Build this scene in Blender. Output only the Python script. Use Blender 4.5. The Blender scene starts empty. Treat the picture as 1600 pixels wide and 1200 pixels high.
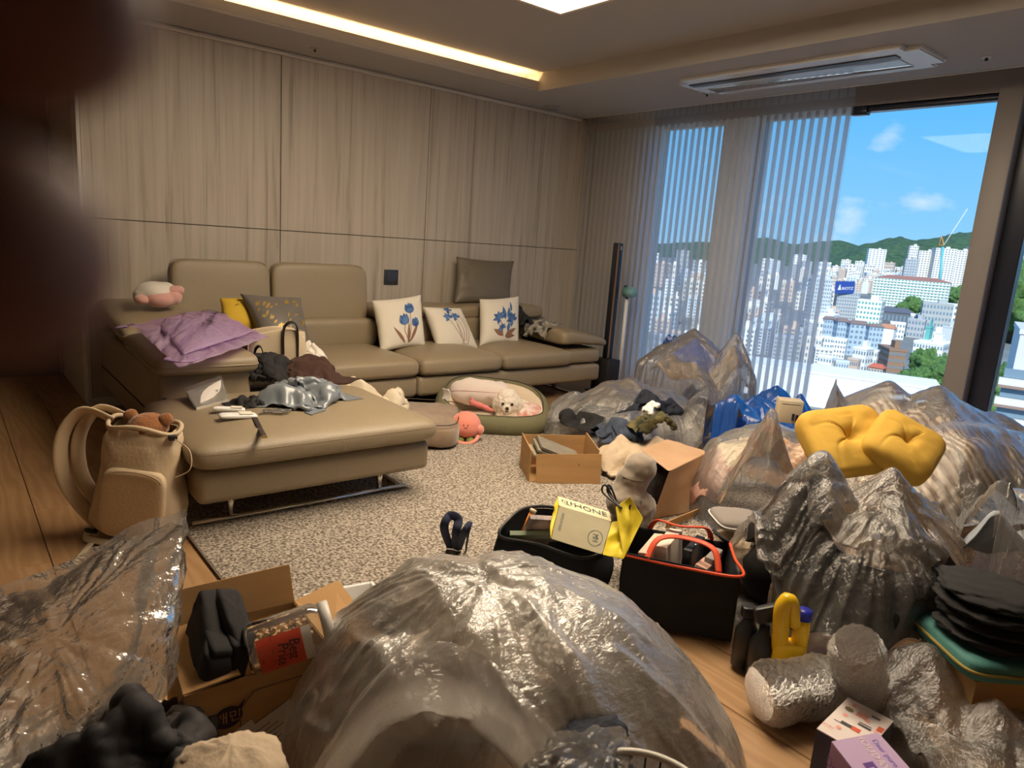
import bpy, bmesh, math, random
import numpy as np
from mathutils import Vector, Matrix
random.seed(7)
S = bpy.context.scene
COL = S.collection

# ---------------------------------------------------------------- camera, sky, sun, exposure
FPX = 1110.889                                   # focal length in pixels of the 1600x1200 frame
YAW, PITCH, ROLL = 0.6879, -0.2003, 0.0729
CAM = np.array([-4.70, -5.0188, 1.2252])
AF = np.array([math.sin(YAW)*math.cos(PITCH), math.cos(YAW)*math.cos(PITCH), math.sin(PITCH)])
_r0 = np.array([math.cos(YAW), -math.sin(YAW), 0]); _u0 = np.cross(_r0, AF)
AR = math.cos(ROLL)*_r0 + math.sin(ROLL)*_u0
AU = -math.sin(ROLL)*_r0 + math.cos(ROLL)*_u0
cd = bpy.data.cameras.new('camera'); cam = bpy.data.objects.new('camera', cd); COL.objects.link(cam)
cd.sensor_width = 36; cd.lens = FPX/1600*36; cd.clip_start = 0.005; cd.clip_end = 9000
cd.dof.use_dof = True; cd.dof.focus_distance = 3.2; cd.dof.aperture_fstop = 7.0
cam.matrix_world = Matrix(((AR[0], AU[0], -AF[0], CAM[0]), (AR[1], AU[1], -AF[1], CAM[1]), (AR[2], AU[2], -AF[2], CAM[2]), (0, 0, 0, 1)))
S.camera = cam
S.view_settings.view_transform = 'Standard'; S.view_settings.look = 'None'
S.view_settings.exposure = 0.0; S.view_settings.gamma = 1.0; S.view_settings.use_curve_mapping = False
S.cycles.transparent_max_bounces = 24; S.cycles.max_bounces = 8; S.cycles.sample_clamp_indirect = 6.0

def ray(x, y): return AF + AR*(x-800)/FPX + AU*(600-y)/FPX
def Wd(x, y, t): return CAM + ray(x, y)*t        # point of the place at a depth
def Wz(x, y, z): d = ray(x, y); return CAM + d*((z-CAM[2])/d[2])
def Wx(x, y, v): d = ray(x, y); return CAM + d*((v-CAM[0])/d[0])
def Wy(x, y, v): d = ray(x, y); return CAM + d*((v-CAM[1])/d[1])

world = bpy.data.worlds.new('sky'); S.world = world; world.use_nodes = True
def build_sky():
    nt = world.node_tree; N = nt.nodes; L = nt.links; N.clear()
    out = N.new('ShaderNodeOutputWorld'); bg = N.new('ShaderNodeBackground'); L.new(bg.outputs[0], out.inputs[0])
    tc = N.new('ShaderNodeTexCoord'); sep = N.new('ShaderNodeSeparateXYZ'); L.new(tc.outputs['Generated'], sep.inputs[0])
    ramp = N.new('ShaderNodeValToRGB'); L.new(sep.outputs[2], ramp.inputs[0])
    e = ramp.color_ramp.elements
    e[0].position = 0.0; e[0].color = (0.36, 0.66, 0.95, 1)
    e[1].position = 0.5; e[1].color = (0.06, 0.29, 0.86, 1)
    k = e.new(0.05); k.color = (0.27, 0.60, 0.97, 1)
    k = e.new(0.2); k.color = (0.115, 0.48, 0.97, 1)
    no = N.new('ShaderNodeTexNoise'); no.inputs['Scale'].default_value = 9; no.inputs['Detail'].default_value = 7; no.inputs['Roughness'].default_value = .6
    mp = N.new('ShaderNodeMapping'); mp.inputs['Scale'].default_value = (1, 1, 2.6); L.new(tc.outputs['Generated'], mp.inputs[0]); L.new(mp.outputs[0], no.inputs['Vector'])
    total = None
    for (px, py, rad, amp) in ((1395, 212, .035, .30), (1325, 330, .03, .30), (1440, 315, .06, .17), (1160, 350, .12, .16), (1330, 352, .05, .16)):
        d = ray(px, py); d = d/np.linalg.norm(d)
        vd = N.new('ShaderNodeVectorMath'); vd.operation = 'DISTANCE'; L.new(tc.outputs['Generated'], vd.inputs[0]); vd.inputs[1].default_value = tuple(d)
        mr = N.new('ShaderNodeMapRange'); mr.inputs[1].default_value = 0; mr.inputs[2].default_value = rad; mr.inputs[3].default_value = amp; mr.inputs[4].default_value = 0
        L.new(vd.outputs['Value'], mr.inputs[0])
        if total is None: total = mr.outputs[0]
        else:
            ad = N.new('ShaderNodeMath'); ad.operation = 'ADD'; L.new(total, ad.inputs[0]); L.new(mr.outputs[0], ad.inputs[1]); total = ad.outputs[0]
    ad = N.new('ShaderNodeMath'); ad.operation = 'ADD'; L.new(total, ad.inputs[0]); L.new(no.outputs[0], ad.inputs[1])
    cr = N.new('ShaderNodeMapRange'); cr.inputs[1].default_value = .64; cr.inputs[2].default_value = .95; cr.inputs[3].default_value = 0; cr.inputs[4].default_value = .8
    L.new(ad.outputs[0], cr.inputs[0])
    mx = N.new('ShaderNodeMixRGB'); L.new(cr.outputs[0], mx.inputs[0]); L.new(ramp.outputs[0], mx.inputs[1]); mx.inputs[2].default_value = (.86, .9, .97, 1)
    L.new(mx.outputs[0], bg.inputs[0]); bg.inputs[1].default_value = 1.15
build_sky()
sl = bpy.data.lights.new('sun', 'SUN'); so = bpy.data.objects.new('sun_offscreen', sl); COL.objects.link(so)
sl.energy = 6.0; sl.angle = .009; sl.color = (1, .96, .88)
so.rotation_euler = Vector((.62, .40, -.62)).to_track_quat('-Z', 'Y').to_euler()   # from behind the house, over the roof

# ---------------------------------------------------------------- helpers
_MI = {}
def reg(o, m): _MI[o.name] = m; return o
def thing(name, label, cat, loc=(0, 0, 0), group=None, rz=0.0):
    o = bpy.data.objects.new(name, None); COL.objects.link(o); o.empty_display_size = .05
    o.location = tuple(float(a) for a in loc); o.rotation_euler = (0, 0, rz); o['label'] = label; o['category'] = cat
    if group: o['group'] = group
    _MI[o.name] = (Matrix.Translation(o.location) @ Matrix.Rotation(rz, 4, 'Z'))
    return o
def tag(o, label, cat, group=None):
    o['label'] = label; o['category'] = cat
    if group: o['group'] = group
    return o
def link(name, me, mat=None, parent=None, world=True):
    """world=True: mesh coordinates are world coordinates, also below a parent"""
    o = bpy.data.objects.new(name, me); COL.objects.link(o)
    if mat is not None and not me.materials: me.materials.append(mat)
    if parent is not None:
        o.parent = parent
        pm = _MI.get(parent.name, Matrix.Identity(4))
        if world: o.matrix_parent_inverse = pm.inverted(); _MI[o.name] = Matrix.Identity(4)
        else: _MI[o.name] = pm.copy()
    else: _MI[o.name] = Matrix.Identity(4)
    return o
def mk(name, V, Fc, mat=None, parent=None, smooth=True, world=True):
    me = bpy.data.meshes.new(name)
    me.from_pydata([tuple(map(float, v)) for v in V], [], [tuple(int(i) for i in f) for f in Fc]); me.update()
    if smooth: me.shade_smooth()
    return link(name, me, mat, parent, world)
def bmk(name, bm, mat=None, parent=None, smooth=False, world=True):
    me = bpy.data.meshes.new(name); bm.to_mesh(me); bm.free()
    if smooth: me.shade_smooth()
    return link(name, me, mat, parent, world)
def struct(o): o['kind'] = 'structure'; return o
def rot_m(ax): return (Matrix.Rotation(ax[2], 3, 'Z') @ Matrix.Rotation(ax[1], 3, 'Y') @ Matrix.Rotation(ax[0], 3, 'X'))
def box_bm(c, s, rot=(0, 0, 0), bev=0, seg=2, bm=None):
    own = bm is None
    b = bmesh.new(); bmesh.ops.create_cube(b, size=1)
    for v in b.verts: v.co = Vector((v.co.x*s[0], v.co.y*s[1], v.co.z*s[2]))
    if bev > 0: bmesh.ops.bevel(b, geom=b.edges[:], offset=min(bev, min(s)*.49), segments=seg, affect='EDGES', profile=.5)
    R = rot_m(rot)
    for v in b.verts: v.co = R @ v.co + Vector(tuple(map(float, c)))
    if own: return b
    off = len(bm.verts); vs = [bm.verts.new(v.co) for v in b.verts]
    b.verts.index_update()
    for f in b.faces: bm.faces.new([vs[v.index] for v in f.verts])
    b.free(); return bm
def box(name, c, s, mat, parent=None, rot=(0, 0, 0), bev=0.0, seg=2, smooth=None, world=True):
    o = bmk(name, box_bm(c, s, rot, bev, seg), mat, parent, smooth=False, world=world)
    if bev > 0 and seg > 1: o.data.shade_smooth(); o.data.set_sharp_from_angle(angle=math.radians(50)) if seg < 3 else None
    return o
def box2(name, lo, hi, mat, parent=None, **k):
    c = [(a+b)/2 for a, b in zip(lo, hi)]; s = [abs(b-a) for a, b in zip(lo, hi)]
    return box(name, c, s, mat, parent, **k)
def superq(c, s, e1=.35, e2=.25, rot=(0, 0, 0), nu=40, nv=22, crown=0.0):
    """rounded cushion block: superellipsoid of full size s"""
    V = []; Fc = []
    def sp(a, e): return math.copysign(abs(a)**e, a)
    R = rot_m(rot)
    for j in range(nv+1):
        la = -math.pi/2 + math.pi*j/nv
        for i in range(nu):
            lo = 2*math.pi*(i+.5)/nu
            x = sp(math.cos(la), e1)*sp(math.cos(lo), e2); y = sp(math.cos(la), e1)*sp(math.sin(lo), e2); z = sp(math.sin(la), e1)
            zz = z*s[2]/2
            if crown and z > 0: zz += crown*(1-min(1, x*x))*(1-min(1, y*y))*z
            p = R @ Vector((x*s[0]/2, y*s[1]/2, zz)); V.append((p.x+c[0], p.y+c[1], p.z+c[2]))
    for j in range(nv):
        for i in range(nu): Fc.append((j*nu+i, j*nu+(i+1) % nu, (j+1)*nu+(i+1) % nu, (j+1)*nu+i))
    return V, Fc
def cushion(name, lo, hi, mat, parent=None, e1=.4, e2=.16, crown=0.0, rot=(0, 0, 0), **k):
    c = [(a+b)/2 for a, b in zip(lo, hi)]; s = [abs(b-a) for a, b in zip(lo, hi)]
    V, Fc = superq(c, s, e1, e2, rot, 72, 26, crown); return mk(name, V, Fc, mat, parent, **k)
def tube_vf(pts, r, n=8, closed=False, flat=1.0, up=None):
    P = [np.array(p, float) for p in pts]; V = []; Fc = []; m = len(P)
    rr = r if hasattr(r, '__len__') else [r]*m
    prev = None
    for i, p in enumerate(P):
        a = P[(i-1) % m] if (closed or i > 0) else p; b = P[(i+1) % m] if (closed or i < m-1) else p
        t = b-a; t = t/(np.linalg.norm(t)+1e-9)
        if prev is None:
            h = np.array(up if up is not None else ((0, 0, 1) if abs(t[2]) < .9 else (1, 0, 0)), float)
        else: h = prev
        n1 = h - t*np.dot(h, t); n1 /= np.linalg.norm(n1)+1e-9; n2 = np.cross(t, n1); prev = n1
        for k in range(n):
            an = 2*math.pi*k/n; V.append(p + rr[i]*(math.cos(an)*n1*flat + math.sin(an)*n2))
    for i in range(m if closed else m-1):
        for k in range(n):
            i2 = (i+1) % m; Fc.append((i*n+k, i*n+(k+1) % n, i2*n+(k+1) % n, i2*n+k))
    if not closed: Fc.append(tuple(range(n-1, -1, -1))); Fc.append(tuple((m-1)*n+k for k in range(n)))
    return V, Fc
def tube(name, pts, r, mat, parent=None, n=8, closed=False, flat=1.0, up=None, world=True):
    V, Fc = tube_vf(pts, r, n, closed, flat, up); return mk(name, V, Fc, mat, parent, world=world)
def spline(pts, n=24, closed=False):
    P = [np.array(p, float) for p in pts]; out = []; m = len(P); segs = m if closed else m-1
    for s in range(segs):
        p1, p2 = P[s], P[(s+1) % m]
        p0 = P[(s-1) % m] if (closed or s > 0) else p1; p3 = P[(s+2) % m] if (closed or s < m-2) else p2
        for k in range(n):
            t = k/n; out.append(.5*((2*p1)+(-p0+p2)*t+(2*p0-5*p1+4*p2-p3)*t*t+(-p0+3*p1-3*p2+p3)*t**3))
    if not closed: out.append(P[-1])
    return out
def lathe(name, prof, c, mat, parent=None, n=28, axis=None, world=True):
    """prof: (radius, height) pairs; axis: rotation euler"""
    R = rot_m(axis) if axis else Matrix.Identity(3); V = []; Fc = []
    for (r, h) in prof:
        for k in range(n):
            a = 2*math.pi*k/n; p = R @ Vector((r*math.cos(a), r*math.sin(a), h)); V.append((p.x+c[0], p.y+c[1], p.z+c[2]))
    for j in range(len(prof)-1):
        for k in range(n): Fc.append((j*n+k, j*n+(k+1) % n, (j+1)*n+(k+1) % n, (j+1)*n+k))
    if prof[0][0] > 1e-4: Fc.append(tuple(range(n-1, -1, -1)))
    if prof[-1][0] > 1e-4: Fc.append(tuple((len(prof)-1)*n+k for k in range(n)))
    return mk(name, V, Fc, mat, parent, world=world)
# value noise on (.., 3) arrays
def vnoise(P, seed=0):
    P = np.asarray(P, float); i = np.floor(P).astype(np.int64); f = P-i; f = f*f*(3-2*f)
    def h(a, b, c):
        n = (a*374761393 + b*668265263 + c*2147483647 + seed*974711) & 0xffffffff
        n = ((n ^ (n >> 13))*1274126177) & 0xffffffff
        return ((n ^ (n >> 16)) & 0xffff)/65535.0*2-1
    x, y, z = i[..., 0], i[..., 1], i[..., 2]; fx, fy, fz = f[..., 0], f[..., 1], f[..., 2]; r = 0
    for dx in (0, 1):
        for dy in (0, 1):
            for dz in (0, 1):
                r = r + h(x+dx, y+dy, z+dz)*np.where(dx, fx, 1-fx)*np.where(dy, fy, 1-fy)*np.where(dz, fz, 1-fz)
    return r
def fbm(P, seed=0, oct=3):
    r = 0; a = 1.0
    for k in range(oct): r = r + a*vnoise(np.asarray(P)*(2**k), seed+k); a *= .5
    return r
def grid_faces(n, m, off=0): return [(off+i*m+j, off+(i+1)*m+j, off+(i+1)*m+j+1, off+i*m+j+1) for i in range(n-1) for j in range(m-1)]
def lump(name, c, s, mat, parent=None, amp=.12, freq=3.0, seed=0, rot=(0, 0, 0), fold=.05, foldf=9.0, nu=56, nv=30, floor=None):
    """soft crumpled heap of cloth: ellipsoid with folds; s = half sizes"""
    V, Fc = superq((0, 0, 0), (2, 2, 2), 1, 1, (0, 0, 0), nu, nv); V = np.array(V)
    rad = 1 + amp*fbm(V*freq*.5, seed) + fold*(1-2*np.abs(np.sin((V@np.array([1.0, .7, .5]) + .6*fbm(V*1.7, seed+9))*foldf)))
    V = V*rad[:, None]*np.array(s); R = np.array(rot_m(rot)); V = V@R.T + np.array(c)
    if floor is not None: V[:, 2] = np.maximum(V[:, 2], floor)
    return mk(name, V, Fc, mat, parent)

# ------------------------------------------------ draping: a small cloth solver, so films and fabrics fold as they lie
def _con(A, B, Lr, k):
    d = B-A; l = np.sqrt((d*d).sum(-1, keepdims=True))+1e-9; c = d*((l-Lr)/l*(.5*k)); A += c; B -= c
def hfield(c, rx, ry, ht, seed=0, rough=.5, freq=3.0, rz=0.0, n=72, base=0.0, flat=.62, aniso=.4, peaks=()):
    """heap surface under a cloth or film: a dome broken by ridges; c is the middle of its foot"""
    R_ = max(rx, ry)*1.06; u = np.linspace(-R_, R_, n); X, Y = np.meshgrid(u, u, indexing='ij'); cs, sn = math.cos(rz), math.sin(rz); A = (X*cs+Y*sn)/rx; B = (-X*sn+Y*cs)/ry
    r2 = A*A+B*B; env = np.clip(1-r2, 0, 1)**flat; O = X*0+seed; wa = .35*fbm(np.stack([A*1.3, B*1.3, O], -1), seed+1); rg = 1-np.abs(vnoise(np.stack([(A+wa)*freq, (B-wa)*freq*aniso, O+3], -1), seed+2))*1.9
    rg2 = 1-np.abs(vnoise(np.stack([(A*.6-B+wa)*freq*.9, (B*.7+A)*freq*aniso*1.2, O+5], -1), seed+4))*1.9; k = np.clip(.6*rg+.5*rg2, -.4, 1.05)
    Z = base+c[2]+ht*env*(1-rough+rough*k); Z[r2 >= 1] = -9
    for (px_, py_, pz_, sl_) in peaks:
        dd = np.hypot(X+c[0]-px_, Y+c[1]-py_); Z = np.where(r2 < 1.3, np.maximum(Z, pz_-sl_*dd*(1+.12*np.sin(6*np.arctan2(Y+c[1]-py_, X+c[0]-px_)))), Z)
    return ('h', c[0]-R_, c[1]-R_, 2*R_/(n-1), Z)
def h_at(hf, x, y):
    _, x0, y0, s, Z = hf; n = Z.shape[0]; a = (x-x0)/s; b = (y-y0)/s; ok = (a > 0) & (a < n-1.001) & (b > 0) & (b < n-1.001); a = np.clip(a, 0, n-1.002); b = np.clip(b, 0, n-1.002); i = a.astype(int); j = b.astype(int); fa = a-i; fb = b-j
    z = Z[i, j]*(1-fa)*(1-fb)+Z[i+1, j]*fa*(1-fb)+Z[i, j+1]*(1-fa)*fb+Z[i+1, j+1]*fa*fb; return np.where(ok, z, -9)
def drape(P, w, h, col=(), pins=(), steps=90, iters=5, floor=.008, g=.0016, bend=.1, fric=.45, damp=.96, seed=0, jit=.006, wind=None):
    """P (n,m,3) start shape; w,h rest size; col: ('e',c,r) ellipsoids, ('b',lo,hi) boxes; pins: (i,j,target,radius)"""
    rng = np.random.RandomState(seed); P = P.astype(float).copy(); n, m = P.shape[:2]; dx = w/(n-1); dy = h/(m-1); dg = math.hypot(dx, dy)
    P += rng.normal(0, jit, P.shape); Q = P.copy(); P0 = P.copy(); pl = []
    for (pi, pj, T, rad) in pins:
        ii, jj = np.mgrid[0:n, 0:m]; msk = (ii-pi)**2+(jj-pj)**2 <= rad*rad
        off = (np.stack([(ii-pi)*dx, (jj-pj)*dy, 0*ii], -1)[msk])*.3
        off = off + rng.normal(0, dx*.25, off.shape); pl.append((msk, np.array(T, float), off))
    for s in range(steps):
        v = (P-Q)*damp; Q = P.copy(); P = P+v; P[..., 2] -= g
        if wind is not None: P += np.asarray(wind)*g
        for it in range(iters):
            for (a, b) in ((P[0:n-1:2], P[1:n:2]), (P[1:n-1:2], P[2:n:2])):
                k = min(len(a), len(b)); _con(a[:k], b[:k], dx, 1)
            for (a, b) in ((P[:, 0:m-1:2], P[:, 1:m:2]), (P[:, 1:m-1:2], P[:, 2:m:2])):
                k = min(a.shape[1], b.shape[1]); _con(a[:, :k], b[:, :k], dy, 1)
            _con(P[:-1, :-1], P[1:, 1:], dg, .3); _con(P[1:, :-1], P[:-1, 1:], dg, .3)
            if bend:
                _con(P[:-2], P[2:], 2*dx, bend); _con(P[:, :-2], P[:, 2:], 2*dy, bend)
            for (msk, T, off) in pl:
                t = min(1, (s+1)/(steps*.5)); P[msk] = P0[msk]*(1-t) + (T+off)*t
            if it % 2 == 0 or it == iters-1:
                hit = np.zeros((n, m), bool)
                for cc in col:
                    if cc[0] == 'h':
                        z_ = h_at(cc, P[..., 0], P[..., 1]); ins = P[..., 2] < z_; P[..., 2] = np.maximum(P[..., 2], z_); hit |= ins
                    elif cc[0] == 'e':
                        q = (P-np.array(cc[1]))/np.array(cc[2]); d = np.sqrt((q*q).sum(-1)); ins = d < 1
                        if ins.any(): P[ins] = np.array(cc[1]) + q[ins]/(d[ins][:, None]+1e-6)*np.array(cc[2]); hit |= ins
                    else:
                        lo = np.array(cc[1]); hi = np.array(cc[2]); ins = ((P > lo) & (P < hi)).all(-1)
                        if ins.any():
                            X = P[ins]; pen = np.concatenate([X-lo, hi-X], -1); pen[:, 2] = 9; k = pen.argmin(-1)
                            for a in range(3):
                                X[k == a, a] = lo[a]; X[k == a+3, a] = hi[a]
                            P[ins] = X; hit |= ins
                low = P[..., 2] < floor; P[..., 2] = np.maximum(P[..., 2], floor); hit |= low
                Q[hit] += (P[hit]-Q[hit])*fric
    return P
def flat_grid(c, w, h, n, m, rz=0, shrink=1.0, tilt=(0, 0)):
    u = np.linspace(-.5, .5, n)*w*shrink; v = np.linspace(-.5, .5, m)*h*shrink
    U, Vv = np.meshgrid(u, v, indexing='ij'); cs, sn = math.cos(rz), math.sin(rz)
    return np.stack([c[0]+U*cs-Vv*sn, c[1]+U*sn+Vv*cs, c[2]+U*tilt[0]+Vv*tilt[1]], -1)
def sheet(name, P, mat, parent=None, thick=0.0, sub=1):
    n, m = P.shape[:2]; o = mk(name, P.reshape(-1, 3), grid_faces(n, m), mat, parent)
    if thick: md = o.modifiers.new('thickness', 'SOLIDIFY'); md.thickness = thick; md.offset = 0
    if sub: md = o.modifiers.new('smooth', 'SUBSURF'); md.levels = sub; md.render_levels = sub
    return o
def refine(G, amp=.006, freq=7.0, seed=0, ang=.6, fine=.5, w=1.0, h=1.0, K=9.0, rad=.8):
    """double the grid and press creases into it: folds running out from the middle, long creases one way, fine crinkles"""
    def up(A):
        B = np.empty((2*A.shape[0]-1,)+A.shape[1:]); B[::2] = A; B[1::2] = (A[1:]+A[:-1])/2; B[1:-1] = (B[:-2]+2*B[1:-1]+B[2:])/4; return B
    P = up(G); P = np.swapaxes(up(np.swapaxes(P, 0, 1)), 0, 1); N_, M_ = P.shape[:2]; rg_ = random.Random(seed)
    U, V_ = np.meshgrid(np.linspace(0, w, N_), np.linspace(0, h, M_), indexing='ij'); O = U*0+seed; s_ = max(w, h); sk = 1/s_
    wr = .07*s_*fbm(np.stack([U*3*sk, V_*3*sk, O], -1), seed+1); c, s = math.cos(ang), math.sin(ang)
    X = (U*c+V_*s+wr)*freq*1.4; Y = (-U*s+V_*c+wr)*freq*.22
    rid = lambda A, B, k: 1-2*np.abs(vnoise(np.stack([A, B, O+k], -1), seed+k))
    cu, cv = w*(.5+rg_.uniform(-.14, .14)), h*(.5+rg_.uniform(-.14, .14)); dx, dy = U-cu+wr*.5, V_-cv+wr*.5; r = np.sqrt(dx*dx+dy*dy)+1e-6; th = np.stack([dx/r, dy/r], -1)
    rr = r/s_; radial = 1-2*np.abs(vnoise(np.stack([th[..., 0]*K*.5, th[..., 1]*K*.5, rr*2.2+seed], -1), seed+11)); r2 = 1-2*np.abs(vnoise(np.stack([th[..., 0]*K*1.1, th[..., 1]*K*1.1, rr*4+seed], -1), seed+12))
    d = rad*(radial+.45*r2)*np.clip(rr*4, 0, 1.2)+.7*rid(X, Y, 3)+.3*rid(X*.8+Y*3, Y*3.5-X*.5, 4)+fine*.35*rid(X*2.6, Y*6, 6)+fine*.2*rid(X*4.5+Y*3, Y*14, 7)
    d = amp*d*(.5+.7*np.clip(.5+vnoise(np.stack([U*2.2*sk, V_*2.2*sk, O], -1), seed+8), 0, 1))
    du = np.gradient(P, axis=0); dv = np.gradient(P, axis=1); nn = np.cross(du, dv); nn /= np.linalg.norm(nn, axis=-1, keepdims=True)+1e-9
    return P+nn*d[..., None]
def cloth(name, label, cat, c, w, h, ht, mat, seed, rz=0.0, n=30, shrink=.6, thick=.003, amp=.004, group=None, steps=55, extra=()):
    """crumpled garment lying in a heap about ht high, its foot at c"""
    rg = random.Random(seed); c = np.array(c, float); cols = list(extra)+[hfield(c, w*.40, h*.40, ht, seed, .75, 2.6, rz)]
    P0 = flat_grid((c[0], c[1], c[2]+ht+.05), w, h, n, n, rz, shrink); P0 = P0+.05*w*np.stack([fbm(P0*9, seed), fbm(P0*9, seed+5), fbm(P0*11, seed+9)], -1)
    G = drape(P0, w, h, cols, (), steps, 5, c[2], seed=seed, jit=.012, bend=.06); G = refine(G, amp*1.5, 3.5/max(w, h), seed, rg.uniform(0, 3), .35, w, h, 7, .7); G[..., 2] = np.maximum(G[..., 2], c[2])
    o = sheet(name, G, mat, None, thick, sub=0); return tag(o, label, cat, group)
def surf_map(P, uv, off=.002):
    """map (u,v) in 0..1 onto a grid surface with a small lift along its normal"""
    n, m = P.shape[:2]; uv = np.asarray(uv, float); a = np.clip(uv[:, 0], 0, .9999)*(n-1); b = np.clip(uv[:, 1], 0, .9999)*(m-1)
    i = a.astype(int); j = b.astype(int); fa = (a-i)[:, None]; fb = (b-j)[:, None]
    p00, p10, p01, p11 = P[i, j], P[i+1, j], P[i, j+1], P[i+1, j+1]
    p = p00*(1-fa)*(1-fb)+p10*fa*(1-fb)+p01*(1-fa)*fb+p11*fa*fb
    nn = np.cross((p10-p00)*(1-fb)+(p11-p01)*fb, (p01-p00)*(1-fa)+(p11-p10)*fa); nn /= np.linalg.norm(nn, axis=1)[:, None]+1e-9
    return p+nn*off
_TX = {}
def text_vf(s, size=1.0, align='CENTER'):
    key = (s, align)
    if key not in _TX:
        cu = bpy.data.curves.new('t', 'FONT'); cu.body = s; cu.align_x = align; cu.align_y = 'CENTER'; cu.resolution_u = 3
        ob = bpy.data.objects.new('t', cu); me = bpy.data.meshes.new_from_object(ob)
        V = np.array([v.co[:] for v in me.vertices]).reshape(-1, 3); Fc = [tuple(p.vertices) for p in me.polygons]
        bpy.data.meshes.remove(me); bpy.data.objects.remove(ob); bpy.data.curves.remove(cu); _TX[key] = (V, Fc)
    V, Fc = _TX[key]; return V*size, Fc
def text_plane(name, s, o, ux, uy, size, mat, parent, off=.0012):
    """flat lettering: o origin, ux reading direction, uy up direction"""
    V, Fc = text_vf(s, size); o = np.array(o, float); ux = np.array(ux, float); ux /= np.linalg.norm(ux); uy = np.array(uy, float); uy /= np.linalg.norm(uy)
    nn = np.cross(ux, uy); W = o+V[:, :1]*ux+V[:, 1:2]*uy+nn*off
    return mk(name, W, Fc, mat, parent, smooth=False)
def poly_plane(name, polys, o, ux, uy, mat, parent, off=.001):
    V = []; Fc = []; o = np.array(o, float); ux = np.array(ux, float)/np.linalg.norm(ux); uy = np.array(uy, float)/np.linalg.norm(uy); nn = np.cross(ux, uy)
    for pl in polys:
        k = len(V); V += [o+a*ux+b*uy+nn*off for a, b in pl]; Fc.append(tuple(range(k, k+len(pl))))
    return mk(name, V, Fc, mat, parent, smooth=False)
def ell2(cx, cy, a, b, rot=0, n=14): return [(cx+a*math.cos(t)*math.cos(rot)-b*math.sin(t)*math.sin(rot), cy+a*math.cos(t)*math.sin(rot)+b*math.sin(t)*math.cos(rot)) for t in [2*math.pi*k/n for k in range(n)]]
def line2(pts, w):
    out = []
    for (a, b) in zip(pts[:-1], pts[1:]):
        d = np.array(b)-np.array(a); d = d/(np.linalg.norm(d)+1e-9); q = np.array([-d[1], d[0]])*w/2
        out.append([tuple(np.array(a)+q), tuple(np.array(a)-q), tuple(np.array(b)-q), tuple(np.array(b)+q)])
    return out
def rect2(x0, y0, x1, y1): return [(x0, y0), (x1, y0), (x1, y1), (x0, y1)]

# ------------------------------------------------ materials
def NM(name):
    m = bpy.data.materials.new(name); m.use_nodes = True; nt = m.node_tree
    return m, nt, nt.nodes['Principled BSDF']
def bump_on(nt, b, scale, dist, detail=3, mapping=None, kind='noise'):
    N, L = nt.nodes, nt.links
    tc = N.new('ShaderNodeTexCoord'); src = tc.outputs['Object']
    if mapping: mp = N.new('ShaderNodeMapping'); mp.inputs['Scale'].default_value = mapping; L.new(src, mp.inputs[0]); src = mp.outputs[0]
    if kind == 'voronoi': t = N.new('ShaderNodeTexVoronoi'); t.inputs['Scale'].default_value = scale
    else: t = N.new('ShaderNodeTexNoise'); t.inputs['Scale'].default_value = scale; t.inputs['Detail'].default_value = detail
    L.new(src, t.inputs['Vector'])
    bp = N.new('ShaderNodeBump'); bp.inputs['Distance'].default_value = dist; bp.inputs['Strength'].default_value = 1
    L.new(t.outputs[0], bp.inputs['Height']); L.new(bp.outputs[0], b.inputs['Normal']); return bp
def M(name, col, rough=.6, metal=0, bump=0, bs=60, var=0, vs=6, sheen=0, spec=.5, sss=0, kind='noise', col2=None, mapping=None):
    m, nt, b = NM(name); b.inputs['Base Color'].default_value = (*col, 1); b.inputs['Roughness'].default_value = rough
    b.inputs['Metallic'].default_value = metal; b.inputs['Specular IOR Level'].default_value = spec
    if sheen: b.inputs['Sheen Weight'].default_value = sheen
    if sss: b.inputs['Subsurface Weight'].default_value = sss; b.inputs['Subsurface Radius'].default_value = (.006, .003, .002)
    if var or col2:
        N, L = nt.nodes, nt.links; tc = N.new('ShaderNodeTexCoord'); src = tc.outputs['Object']
        if mapping: mp = N.new('ShaderNodeMapping'); mp.inputs['Scale'].default_value = mapping; L.new(src, mp.inputs[0]); src = mp.outputs[0]
        t = N.new('ShaderNodeTexNoise'); t.inputs['Scale'].default_value = vs; t.inputs['Detail'].default_value = 4; L.new(src, t.inputs['Vector'])
        r = N.new('ShaderNodeValToRGB'); r.color_ramp.elements[0].position = .35; r.color_ramp.elements[1].position = .65
        c2 = col2 if col2 else tuple(c*(1-var) for c in col)
        r.color_ramp.elements[0].color = (*c2, 1); r.color_ramp.elements[1].color = (*col, 1)
        L.new(t.outputs[0], r.inputs[0]); L.new(r.outputs[0], b.inputs['Base Color'])
    if bump: bump_on(nt, b, bs, bump, kind=kind, mapping=mapping)
    return m
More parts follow.
